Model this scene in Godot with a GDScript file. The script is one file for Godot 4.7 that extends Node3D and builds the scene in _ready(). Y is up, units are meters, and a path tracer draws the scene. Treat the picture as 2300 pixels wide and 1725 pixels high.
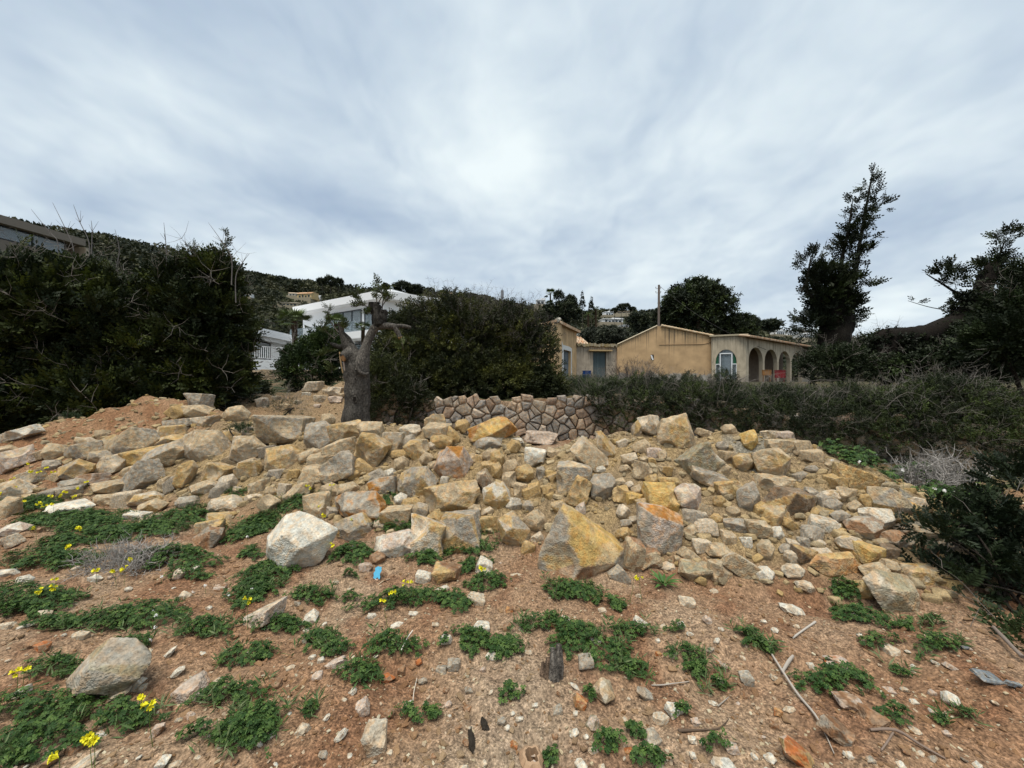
extends Node3D
# A heap of quarried limestone on a building plot, dry stone wall, scrub, farmhouse and villa behind, under an overcast sky.
# X to the right, y up, depth = -z. F and EYE describe the camera, so that a point seen at pixel (X, Y) of the 2300 x 1725 photograph can be surveyed onto the terrain.
const F := 862.5
const EYE := 1.6
const CX := 1150.0
const CY := 862.5
var used := {}
var used_labels := {}
var big := FastNoiseLite.new()
var fine := FastNoiseLite.new()
var rough := FastNoiseLite.new()
var ico_dirs: Array = []
var ico_idx: Array = []
var mats := {}
var rocks_xy: Array = []


class MB:
	var v := PackedVector3Array()
	var n := PackedVector3Array()
	var c := PackedColorArray()
	var uv := PackedVector2Array()
	var i := PackedInt32Array()

	func vert(p: Vector3, nn: Vector3, col := Color.WHITE, t := Vector2.ZERO) -> int:
		v.append(p); n.append(nn); c.append(col); uv.append(t)
		return v.size() - 1

	func tri(a: Vector3, b: Vector3, d: Vector3, col := Color.WHITE) -> void:
		var nn := (b - a).cross(d - a).normalized()
		var s := v.size()
		for p in [a, b, d]:
			vert(p, nn, col)
		i.append_array(PackedInt32Array([s, s + 2, s + 1]))

	# a, b, c, d run round the quad; out tells which side is outside
	func quad(a: Vector3, b: Vector3, d: Vector3, e: Vector3, out: Vector3, col := Color.WHITE, ts := []) -> void:
		var nn := (b - a).cross(d - a).normalized()
		var flip := nn.dot(out) < 0.0
		if flip:
			nn = -nn
		var s := v.size()
		var k := 0
		for p in [a, b, d, e]:
			vert(p, nn, col, ts[k] if ts.size() == 4 else Vector2.ZERO)
			k += 1
		if flip:
			i.append_array(PackedInt32Array([s, s + 1, s + 2, s, s + 2, s + 3]))
		else:
			i.append_array(PackedInt32Array([s, s + 2, s + 1, s, s + 3, s + 2]))

	func box(at: Vector3, size: Vector3, b := Basis.IDENTITY, col := Color.WHITE) -> void:
		var h := size * 0.5
		for ax in 3:
			for sg in [-1.0, 1.0]:
				var nn := Vector3.ZERO
				nn[ax] = sg
				var u := Vector3.ZERO
				u[(ax + 1) % 3] = 1.0
				var w := Vector3.ZERO
				w[(ax + 2) % 3] = 1.0
				var o := nn * h
				var su := u * h
				var sw := w * h
				quad(at + b * (o - su - sw), at + b * (o + su - sw), at + b * (o + su + sw), at + b * (o - su + sw), b * nn, col)

	func tube(pts: PackedVector3Array, radii: PackedFloat32Array, sides: int, col := Color.WHITE, cap := true) -> void:
		var m := pts.size()
		var side := Vector3.RIGHT
		var start := v.size()
		for k in m:
			var t := (pts[mini(k + 1, m - 1)] - pts[maxi(k - 1, 0)]).normalized()
			if t.length() < 0.5:
				t = Vector3.UP
			side = side - t * side.dot(t)
			if side.length() < 0.05:
				side = t.cross(Vector3(0.3, 0.2, 0.9))
			side = side.normalized()
			var up := t.cross(side)
			for j in sides:
				var a := TAU * j / sides
				var r := side * cos(a) + up * sin(a)
				vert(pts[k] + r * radii[k], r, col, Vector2(float(j) / sides, float(k) / m))
		for k in m - 1:
			for j in sides:
				var a := start + k * sides + j
				var b := start + k * sides + (j + 1) % sides
				i.append_array(PackedInt32Array([a, a + sides, b, b, a + sides, b + sides]))
		if cap and sides > 3:
			for e in [0, m - 1]:
				var t := (pts[m - 1] - pts[m - 2]).normalized() if e else (pts[0] - pts[1]).normalized()
				var s := vert(pts[e], t, col)
				for j in sides:
					vert(v[start + e * sides + j], t, col)
				for j in sides:
					var a := s + 1 + j
					var b := s + 1 + (j + 1) % sides
					i.append_array(PackedInt32Array([s, a, b] if not e else [s, b, a]))

	# flat outline (counter-clockwise or not) extruded by thick along -face; u and w span its plane
	func prism(poly: PackedVector2Array, o: Vector3, u: Vector3, w: Vector3, face: Vector3, thick: float, uvscale := Vector2.ONE, col := Color.WHITE) -> void:
		var ids := Geometry2D.triangulate_polygon(poly)
		for side in 2:
			var s := v.size()
			var nn := face if side == 0 else -face
			for p in poly:
				vert(o + u * p.x + w * p.y - face * (thick * side), nn, col, Vector2(p.x * uvscale.x, 1.0 - p.y * uvscale.y))
			for k in range(0, ids.size(), 3):
				var a := s + ids[k]
				var b := s + ids[k + 1]
				var d := s + ids[k + 2]
				if (v[b] - v[a]).cross(v[d] - v[a]).dot(nn) > 0.0:
					i.append_array(PackedInt32Array([a, d, b]))
				else:
					i.append_array(PackedInt32Array([a, b, d]))
		var area := 0.0
		for k in poly.size():
			var p := poly[k]
			var q := poly[(k + 1) % poly.size()]
			area += p.x * q.y - q.x * p.y
		for k in poly.size():
			var p := poly[k]
			var q := poly[(k + 1) % poly.size()]
			var e := Vector2(q.y - p.y, p.x - q.x) * signf(area)
			var a := o + u * p.x + w * p.y
			var b := o + u * q.x + w * q.y
			var t := Vector2(p.x * uvscale.x, 1.0 - p.y * uvscale.y)
			quad(a, b, b - face * thick, a - face * thick, u * e.x + w * e.y, col, [t, t, t, t])

	func mesh(m: Material) -> ArrayMesh:
		var a := []
		a.resize(Mesh.ARRAY_MAX)
		a[Mesh.ARRAY_VERTEX] = v
		a[Mesh.ARRAY_NORMAL] = n
		a[Mesh.ARRAY_COLOR] = c
		a[Mesh.ARRAY_TEX_UV] = uv
		a[Mesh.ARRAY_INDEX] = i
		var r := ArrayMesh.new()
		r.add_surface_from_arrays(Mesh.PRIMITIVE_TRIANGLES, a)
		r.surface_set_material(0, m)
		return r


# ---------------------------------------------------------------- names, labels, nodes
func numbered(called: String) -> String:
	var k: int = used.get(called, 0)
	used[called] = k + 1
	return called if k == 0 else "%s_%03d" % [called, k]


func tag(o: Node3D, label: String, category: String, group := "", kind := "") -> void:
	o.set_meta("label", label)
	if category:
		o.set_meta("category", category)
	if group:
		o.set_meta("group", group)
	if kind:
		o.set_meta("kind", kind)
	used_labels[label] = true


func thing(called: String, label: String, category: String, at := Vector3.ZERO, group := "") -> Node3D:
	var o := Node3D.new()
	o.name = numbered(called)
	add_child(o)
	o.position = at
	tag(o, label, category, group)
	return o


func part(called: String, m: Mesh, parent: Node3D, at := Vector3.ZERO) -> MeshInstance3D:
	var o := MeshInstance3D.new()
	o.name = called
	o.mesh = m
	parent.add_child(o, true)
	o.position = at
	return o


func solo(called: String, m: Mesh, label: String, category: String, at := Vector3.ZERO, group := "", kind := "") -> MeshInstance3D:
	var o := MeshInstance3D.new()
	o.name = numbered(called)
	o.mesh = m
	add_child(o)
	o.position = at
	tag(o, label, category, group, kind)
	return o


func copies(called: String, m: Mesh, xf: Array, cols: PackedColorArray, parent: Node3D) -> MultiMeshInstance3D:
	var mm := MultiMesh.new()
	mm.transform_format = MultiMesh.TRANSFORM_3D
	mm.use_colors = true
	mm.mesh = m
	mm.instance_count = xf.size()
	for k in xf.size():
		mm.set_instance_transform(k, xf[k])
		mm.set_instance_color(k, cols[k])
	var o := MultiMeshInstance3D.new()
	o.name = called
	o.multimesh = mm
	parent.add_child(o, true)
	o.set_meta("kind", "stuff")
	return o


const LANDMARKS := [
	["the big white boulder", 673, 1217], ["the pyramid-shaped boulder", 1310, 1215], ["the grey block with orange corner", 1480, 1190],
	["the tall crest boulder", 1518, 978], ["the tilted cream slab", 1322, 1018], ["the rust-speckled boulder", 1015, 1037],
	["the orange-topped crest boulder", 1109, 964], ["the long ochre block", 1020, 1117], ["the grey boulder with rust corner", 813, 1137],
	["the rounded beige boulder", 645, 967], ["the orange slab", 1876, 1270], ["the cream boulder by the shrub", 2014, 1340],
	["the veined olive boulder", 236, 1505], ["the pale slab of the left mound", 466, 1005], ["the flat white stone among flowers", 155, 1143],
	["the bare pollarded tree", 800, 900], ["the blue face mask", 845, 1291], ["the weathered wood stump", 1240, 1480],
	["the rectangular cream stone", 840, 1641], ["the smooth grey faceted boulder", 1352, 1094], ["the ochre slab of the right mound", 1909, 1070],
	["the boulder at the heap's right end", 2131, 1154], ["the grey cap of the dirt mound", 442, 905], ["the pink-white boulder", 892, 1221],
	["the dry twig tangle", 300, 1230], ["the fallen grey branch", 1790, 1570], ["the bone-shaped white stone", 2134, 1557],
	["the slate piece", 2218, 1527], ["the burrow", 1205, 1675], ["the leafy rosette", 1495, 1310], ["the oval tan stone", 1330, 1614],
	["the striped white slab", 33, 1192], ["the boulder with drill holes", 1157, 1192], ["the brown boulder of the right mound", 1790, 1129],
	["the yellow crest rock", 1683, 988], ["the grey overhanging rock", 1566, 1029], ["the charred wood scraps", 1072, 1650],
]


func where(desc: String, X: float, Y: float) -> String:
	var order := []
	for l in LANDMARKS:
		var dx: float = X - l[1]
		var dy: float = Y - l[2]
		order.append([absf(dx) + absf(dy), l[0], dx, dy])
	order.sort_custom(func(a, b): return a[0] < b[0])
	for o in order:
		if o[0] < 12.0:
			continue
		var rel := ""
		if absf(o[2]) > 1.6 * absf(o[3]):
			rel = "left of" if o[2] < 0 else "right of"
		elif absf(o[3]) > 1.6 * absf(o[2]):
			rel = "above" if o[3] < 0 else "below"
		else:
			rel = ("up and " if o[3] < 0 else "down and ") + ("left of" if o[2] < 0 else "right of")
		if o[0] < 110.0:
			rel = "close " + rel if rel in ["above", "below"] else "just " + rel
		var s := "%s %s %s" % [desc, rel, o[1]]
		if not used_labels.has(s):
			return s
	return desc


# ---------------------------------------------------------------- survey
func at(X: float, Y: float, d: float) -> Vector3:
	return Vector3((X - CX) / F * d, EYE - (Y - CY) / F * d, -d)


func sstep(a: float, b: float, x: float) -> float:
	var t := clampf((x - a) / (b - a), 0.0, 1.0)
	return t * t * (3.0 - 2.0 * t)


func line(xs: Array, x: float, col: int) -> float:
	if x <= xs[0][0]:
		return xs[0][col]
	for k in xs.size() - 1:
		if x <= xs[k + 1][0]:
			return lerpf(xs[k][col], xs[k + 1][col], (x - xs[k][0]) / (xs[k + 1][0] - xs[k][0]))
	return xs[-1][col]


const RIDGE := [[-9.8, 6.9, 0.4, 0.4], [-8.4, 7.5, 0.98, 0.42], [-7.4, 8.0, 1.3, 0.43], [-6.3, 7.7, 1.12, 0.45], [-4.8, 7.0, 0.9, 0.5], [-3.4, 6.4, 0.9, 0.53], [-2.2, 6.0, 0.9, 0.53], [-1.0, 5.7, 0.9, 0.53], [-0.25, 5.5, 0.86, 0.53],
	[0.4, 5.3, 0.6, 0.5], [1.0, 5.2, 0.82, 0.5], [1.9, 5.1, 0.97, 0.51], [2.7, 4.9, 0.98, 0.5], [3.4, 4.6, 0.9, 0.5], [3.8, 4.3, 0.62, 0.48], [4.3, 4.1, 0.36, 0.45], [4.8, 4.1, 0.06, 0.4]]
const WALL := [[-5.2, 11.9], [-3.5, 11.2], [-1.0, 11.0], [2.5, 10.8], [4.5, 9.9], [6.5, 8.5], [8.5, 7.6], [11.0, 7.0], [15.0, 6.6], [30.0, 6.0]]
const SKYLINE := [[-1.9, 0.5], [-1.33, 0.40], [-1.13, 0.37], [-0.98, 0.345], [-0.75, 0.275], [-0.637, 0.262], [-0.45, 0.232], [-0.29, 0.22], [-0.11, 0.212], [0.06, 0.178], [0.23, 0.168], [0.38, 0.17], [0.52, 0.142], [0.64, 0.13], [0.81, 0.107], [1.0, 0.08], [1.33, 0.07], [2.0, 0.05]]


func heap(x: float, d: float) -> float:
	var best := 0.0
	if d < 1.5 or d > 11.5 or x < -13.0 or x > 7.0:
		return 0.0
	for k in RIDGE.size() - 1:
		var ax: float = RIDGE[k][0]
		var ad: float = RIDGE[k][1]
		var bx: float = RIDGE[k + 1][0] - ax
		var bd: float = RIDGE[k + 1][1] - ad
		var t := clampf(((x - ax) * bx + (d - ad) * bd) / (bx * bx + bd * bd), 0.0, 1.0)
		var dist := Vector2(x - ax - bx * t, d - ad - bd * t).length()
		var hh: float = lerpf(RIDGE[k][2], RIDGE[k + 1][2], t) - lerpf(RIDGE[k][3], RIDGE[k + 1][3], t) * (sqrt(dist * dist + 0.03) - 0.17)
		best = maxf(best, hh)
	return best


func cone(x: float, d: float, cx: float, cd: float, h: float, s: float) -> float:
	return maxf(0.0, h - s * (sqrt((x - cx) * (x - cx) + (d - cd) * (d - cd) + 0.06) - 0.24))


func height(x: float, d: float) -> float:
	var hp := heap(x, d)
	hp = maxf(hp, cone(x, d, -7.3, 11.2, 1.3, 0.5))
	hp = maxf(hp, cone(x, d, -6.3, 12.6, 1.35, 0.55))
	hp = maxf(hp, cone(x, d, -5.4, 12.9, 1.5, 0.55))
	hp = maxf(hp, cone(x, d, 7.6, 5.2, 0.16, 0.1))
	var y := 0.07 * big.get_noise_2d(x * 9.0, d * 9.0) + 0.045 * fine.get_noise_2d(x * 30.0, d * 30.0)
	if d < 14.0 and absf(x) < 14.0:
		y += 0.026 * rough.get_noise_2d(x * 110.0, d * 110.0) * (1.0 + 1.0 * minf(hp, 1.0))
		if d < 6.5:
			y += 0.016 * rough.get_noise_2d(x * 270.0 + 50.0, d * 270.0)
	y += hp + 0.10 * minf(hp, 1.0) * fine.get_noise_2d(x * 45.0 + 70.0, d * 45.0)
	if absf(x - 0.09) < 0.3 and absf(d - 1.7) < 0.3:
		y -= 0.06 * exp(-((x - 0.09) * (x - 0.09) + (d - 1.7) * (d - 1.7)) / 0.0028)
	if d > 5.0:
		# terrace held by the dry stone wall, open slope at its left end
		var wd := line(WALL, x, 1)
		var step := sstep(0.16, 0.3, d - wd)
		var top := 1.12 if x < 4.0 else lerpf(1.12, 0.84, sstep(4.0, 7.0, x))
		if x < -4.0:
			step = lerpf(step, sstep(0.0, 4.0, d - 11.0), sstep(-4.0, -5.5, x))
		y += step * (top - 0.6 * minf(hp, 1.0)) + 0.9 * sstep(12.0, 30.0, d) * step
	if d > 26.0:
		var u := clampf(x / d, -1.9, 2.0)
		var reach := lerpf(115.0, 235.0, sstep(-1.1, -0.5, u))
		var r := sstep(lerpf(34.0, 42.0, sstep(-1.0, -0.4, u)), reach, d)
		var e := line(SKYLINE, u, 1)
		y += e * minf(d, reach * 1.12) * r - 0.15 * maxf(0.0, d - reach * 1.12)
		y += 2.5 * big.get_noise_2d(x * 0.7, d * 0.7) * sstep(60.0, 130.0, d)
	return y


func ground(X: float, Y: float, most := 60.0) -> float:
	var dx := (X - CX) / F
	var dy := -(Y - CY) / F
	var d := 1.1
	var last := d
	while d < most:
		if EYE + dy * d < height(dx * d, d):
			for k in 8:
				var m := 0.5 * (last + d)
				if EYE + dy * m < height(dx * m, m):
					d = m
				else:
					last = m
			return d
		last = d
		d += 0.035 * d
	return most


# ---------------------------------------------------------------- textures and materials
func seamless(n: int, sd: int, freq: float, kind := FastNoiseLite.TYPE_SIMPLEX_SMOOTH, oct := 5, cell := false) -> PackedByteArray:
	var f := FastNoiseLite.new()
	f.seed = sd
	f.noise_type = FastNoiseLite.TYPE_CELLULAR if cell else kind
	f.frequency = freq
	f.fractal_type = FastNoiseLite.FRACTAL_NONE if cell else FastNoiseLite.FRACTAL_FBM
	f.fractal_octaves = oct
	if cell:
		f.cellular_return_type = FastNoiseLite.RETURN_DISTANCE
	var im := f.get_seamless_image(n, n)
	im.convert(Image.FORMAT_L8)
	return im.get_data()


func picture(n: int, data: PackedByteArray) -> ImageTexture:
	var im := Image.create_from_data(n, n, false, Image.FORMAT_RGB8, data)
	im.generate_mipmaps()
	return ImageTexture.create_from_image(im)


func relief(n: int, h: PackedByteArray, scale: float) -> ImageTexture:
	var im := Image.create_from_data(n, n, false, Image.FORMAT_L8, h)
	im.convert(Image.FORMAT_RGBA8)
	im.bump_map_to_normal_map(scale)
	return ImageTexture.create_from_image(im)


func std(c: Color, roughness := 0.9, vc := false) -> StandardMaterial3D:
	var m := StandardMaterial3D.new()
	m.albedo_color = c.linear_to_srgb()
	m.roughness = roughness
	m.metallic_specular = 0.3
	m.vertex_color_use_as_albedo = vc
	return m


func triplanar(m: StandardMaterial3D, tex: Texture2D, nrm: Texture2D, scale: float, strength: float, world := false) -> StandardMaterial3D:
	m.albedo_texture = tex
	if nrm:
		m.normal_enabled = true
		m.normal_texture = nrm
		m.normal_scale = strength
	m.uv1_triplanar = true
	m.uv1_world_triplanar = world
	m.uv1_scale = Vector3.ONE * scale
	return m


func make_materials() -> void:
	var N := 512
	var a := seamless(N, 3, 0.02)
	var b := seamless(N, 5, 0.09, FastNoiseLite.TYPE_SIMPLEX_SMOOTH, 4)
	var g := seamless(N, 8, 0.3, FastNoiseLite.TYPE_VALUE, 2)
	var cl := seamless(N, 9, 0.085, 0, 1, true)
	var cs := seamless(N, 12, 0.03, FastNoiseLite.TYPE_SIMPLEX_SMOOTH, 5)
	var rock := PackedByteArray(); rock.resize(N * N * 3)
	var rockh := PackedByteArray(); rockh.resize(N * N)
	var soil := PackedByteArray(); soil.resize(N * N * 3)
	var soilh := PackedByteArray(); soilh.resize(N * N)
	var bark := PackedByteArray(); bark.resize(N * N * 3)
	var barkh := PackedByteArray(); barkh.resize(N * N)
	var plas := PackedByteArray(); plas.resize(N * N * 3)
	for k in N * N:
		var A := a[k] / 255.0
		var B := b[k] / 255.0
		var G := g[k] / 255.0
		var C := cl[k] / 255.0
		var S := cs[k] / 255.0
		var T := b[(k % N) * N + int(k / N)] / 255.0
		# limestone: mottled, warm in patches, thin white calcite veins, dark pits
		var vein := 1.0 - sstep(0.0, 0.022, absf(A - 0.47))
		var warm := sstep(0.45, 0.7, S)
		var t := 0.82 + 0.36 * (A - 0.5) + 0.18 * (B - 0.5) + 0.07 * (G - 0.5)
		t -= 0.18 * (1.0 - sstep(0.0, 0.02, absf(S - 0.44)))
		t = lerpf(t, 1.0, vein * 0.55 * sstep(0.35, 0.6, B))
		rock[k * 3] = int(255 * clampf(t * (1.0 + 0.05 * warm), 0, 1))
		rock[k * 3 + 1] = int(255 * clampf(t * (1.0 - 0.05 * warm), 0, 1))
		rock[k * 3 + 2] = int(255 * clampf(t * (1.0 - 0.14 * warm), 0, 1))
		rockh[k] = int(255 * clampf(0.25 * S + 0.5 * T + 0.25 * G, 0, 1))
		# soil: crumbs with paler grit
		var grit := sstep(0.16, 0.06, C) * sstep(0.5, 0.62, S)
		var q := 0.58 + 0.46 * (B - 0.5) + 0.36 * (G - 0.5) + 0.35 * (S - 0.5)
		soil[k * 3] = int(255 * clampf(lerpf(q * 1.03, 0.98, grit), 0, 1))
		soil[k * 3 + 1] = int(255 * clampf(lerpf(q, 0.98, grit), 0, 1))
		soil[k * 3 + 2] = int(255 * clampf(lerpf(q * 0.96, 0.98, grit), 0, 1))
		soilh[k] = int(255 * clampf(0.45 * T + 0.3 * G + 0.25 * S + 0.25 * grit, 0, 1))
		var y := int(k / N)
		var x := k % N
		var br: float = b[(int(y / 6.0) % N) * N + x] / 255.0
		var bq := 0.47 + 0.55 * (br - 0.5) + 0.3 * (G - 0.5) + 0.35 * (S - 0.4)
		bark[k * 3] = int(255 * clampf(bq, 0, 1)); bark[k * 3 + 1] = int(255 * clampf(bq * 0.97, 0, 1)); bark[k * 3 + 2] = int(255 * clampf(bq * 0.93, 0, 1))
		barkh[k] = int(255 * clampf(0.75 * br + 0.25 * G, 0, 1))
		var pq := 0.86 + 0.22 * (A - 0.5) + 0.1 * (B - 0.5) + 0.05 * (G - 0.5)
		plas[k * 3] = int(255 * clampf(pq, 0, 1)); plas[k * 3 + 1] = int(255 * clampf(pq * (0.97 + 0.03 * S), 0, 1)); plas[k * 3 + 2] = int(255 * clampf(pq * (0.92 + 0.08 * S), 0, 1))
	var rt := picture(N, rock)
	var rn := relief(N, rockh, 16.0)
	mats.rock = triplanar(std(Color(1.12, 1.12, 1.12), 0.95, true), rt, rn, 1.1, 0.6)
	mats.rock_far = triplanar(std(Color(1.12, 1.12, 1.12), 0.95, true), rt, rn, 0.8, 0.9)
	mats.pebble = triplanar(std(Color(1.12, 1.12, 1.12), 0.95, true), rt, rn, 3.5, 0.6)
	mats.soil = triplanar(std(Color(1.65, 1.65, 1.65), 1.0, true), picture(N, soil), relief(N, soilh, 16.0), 1.15, 0.8, true)
	mats.bark = triplanar(std(Color(1, 1, 1), 0.95, true), picture(N, bark), relief(N, barkh, 22.0), 1.3, 1.0)
	mats.plaster = triplanar(std(Color(1, 1, 1), 0.92, true), picture(N, plas), null, 0.25, 0.0, true)
	mats.plain = std(Color(1, 1, 1), 0.85, true)
	mats.twig = std(Color(1, 1, 1), 0.9, true)
	var leaf := std(Color(1, 1, 1), 0.55, true)
	leaf.cull_mode = BaseMaterial3D.CULL_DISABLED
	leaf.backlight_enabled = true
	leaf.backlight = Color(0.35, 0.4, 0.2)
	mats.leaf = leaf
	var petal := std(Color(1, 1, 1), 0.6, true)
	petal.cull_mode = BaseMaterial3D.CULL_DISABLED
	petal.backlight_enabled = true
	petal.backlight = Color(0.5, 0.5, 0.3)
	mats.petal = petal
	var gl := StandardMaterial3D.new()
	gl.albedo_color = Color(0.55, 0.62, 0.66, 0.28)
	gl.transparency = BaseMaterial3D.TRANSPARENCY_ALPHA
	gl.roughness = 0.03
	mats.glass = gl
	mats.white = std(Color(0.78, 0.79, 0.80), 0.7)
	mats.dark = std(Color(0.025, 0.027, 0.03), 0.5)


func streaked(n: int, sd: int, base: Color, foot: Color) -> StandardMaterial3D:
	# old lime render: patches, dark run marks that hang from the coping, bare grey mortar at the foot
	var f := FastNoiseLite.new()
	f.seed = sd
	f.frequency = 0.012
	f.fractal_octaves = 5
	var im := Image.create(n, n / 2, false, Image.FORMAT_RGB8)
	var h := n / 2
	for x in n:
		var run := maxf(0.0, f.get_noise_2d(x * 7.0, 5.0)) * 1.5
		for y in h:
			var v := float(y) / h
			var p := f.get_noise_2d(x, y * 1.4)
			var c := base * (0.95 + 0.28 * p)
			var len := 0.05 + 0.75 * run
			var mark := sstep(len, len * 0.35, v) * (0.25 + run * 1.6) * (0.7 + 0.6 * f.get_noise_2d(x * 3.0, y * 0.4 + 300.0))
			c = c.lerp(Color(0.11, 0.09, 0.065), clampf(mark, 0.0, 0.8))
			var ft := sstep(0.84, 0.90, v + 0.12 * p)
			c = c.lerp(foot * (0.9 + 0.3 * p), ft)
			im.set_pixel(x, y, Color(c.r, c.g, c.b).linear_to_srgb())
	var m := std(Color(1, 1, 1), 0.95)
	m.albedo_texture = ImageTexture.create_from_image(im)
	return m


# ---------------------------------------------------------------- stones
func make_ico() -> void:
	var t := (1.0 + sqrt(5.0)) / 2.0
	var vs: Array = []
	for p in [[-1, t, 0], [1, t, 0], [-1, -t, 0], [1, -t, 0], [0, -1, t], [0, 1, t], [0, -1, -t], [0, 1, -t], [t, 0, -1], [t, 0, 1], [-t, 0, -1], [-t, 0, 1]]:
		vs.append(Vector3(p[0], p[1], p[2]).normalized())
	var fs := [0, 11, 5, 0, 5, 1, 0, 1, 7, 0, 7, 10, 0, 10, 11, 1, 5, 9, 5, 11, 4, 11, 10, 2, 10, 7, 6, 7, 1, 8, 3, 9, 4, 3, 4, 2, 3, 2, 6, 3, 6, 8, 3, 8, 9, 4, 9, 5, 2, 4, 11, 6, 2, 10, 8, 6, 7, 9, 8, 1]
	for lv in 5:
		ico_dirs.append(PackedVector3Array(vs))
		ico_idx.append(PackedInt32Array(fs))
		var mid := {}
		var nf := []
		for k in range(0, fs.size(), 3):
			var m := []
			for e in 3:
				var p: int = fs[k + e]
				var q: int = fs[k + (e + 1) % 3]
				var key := mini(p, q) * 100000 + maxi(p, q)
				if not mid.has(key):
					mid[key] = vs.size()
					vs.append(((vs[p] + vs[q]) * 0.5).normalized())
				m.append(mid[key])
			nf.append_array([fs[k], m[0], m[2], fs[k + 1], m[1], m[0], fs[k + 2], m[2], m[1], m[0], m[1], m[2]])
		fs = nf


func hull(pts: PackedVector3Array) -> Array:
	var out := []
	var n := pts.size()
	for i in n:
		for j in range(i + 1, n):
			for k in range(j + 1, n):
				var nn := (pts[j] - pts[i]).cross(pts[k] - pts[i])
				if nn.length() < 1e-9:
					continue
				nn = nn.normalized()
				var d := nn.dot(pts[i])
				var up := true
				var dn := true
				for q in pts:
					var s := nn.dot(q) - d
					if s > 1e-5:
						up = false
					if s < -1e-5:
						dn = false
					if not up and not dn:
						break
				if up == dn:
					continue
				if dn:
					nn = -nn
					d = -d
				var twin := false
				for o in out:
					if o[0].dot(nn) > 0.995:
						twin = true
				if not twin and d > 1e-4:
					out.append([nn, d])
	return out


const TONES := {"b": Color(0.47, 0.39, 0.265), "p": Color(0.58, 0.52, 0.41), "o": Color(0.47, 0.345, 0.165), "y": Color(0.56, 0.40, 0.15), "r": Color(0.46, 0.225, 0.06), "g": Color(0.37, 0.345, 0.29), "w": Color(0.66, 0.65, 0.57),
	"k": Color(0.30, 0.19, 0.115), "n": Color(0.46, 0.17, 0.06), "s": Color(0.22, 0.26, 0.29), "q": Color(0.55, 0.47, 0.40), "d": Color(0.22, 0.17, 0.12), "e": Color(0.33, 0.30, 0.205), "t": Color(0.44, 0.265, 0.125)}


func random_hull(rng: RandomNumberGenerator, ext: Vector3, blocky: float) -> PackedVector3Array:
	var p := PackedVector3Array()
	if blocky > 0.45:
		for sx in [-1, 1]:
			for sy in [-1, 1]:
				for sz in [-1, 1]:
					p.append(Vector3(sx * rng.randf_range(0.5, 1.0), sy * rng.randf_range(0.5, 1.0), sz * rng.randf_range(0.5, 1.0)) * ext)
		for k in 4:
			var q := Vector3(rng.randf_range(-1, 1), rng.randf_range(-1, 1), rng.randf_range(-1, 1)).normalized()
			p.append(q * ext * rng.randf_range(0.95, 1.1))
	else:
		for k in 13:
			var yy := 1.0 - 2.0 * (k + 0.5) / 13.0
			var a := k * 2.399 + rng.randf_range(-0.3, 0.3)
			var rr := sqrt(1.0 - yy * yy)
			p.append(Vector3(rr * cos(a), yy, rr * sin(a)) * ext * rng.randf_range(0.86, 1.12))
	return p


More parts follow.
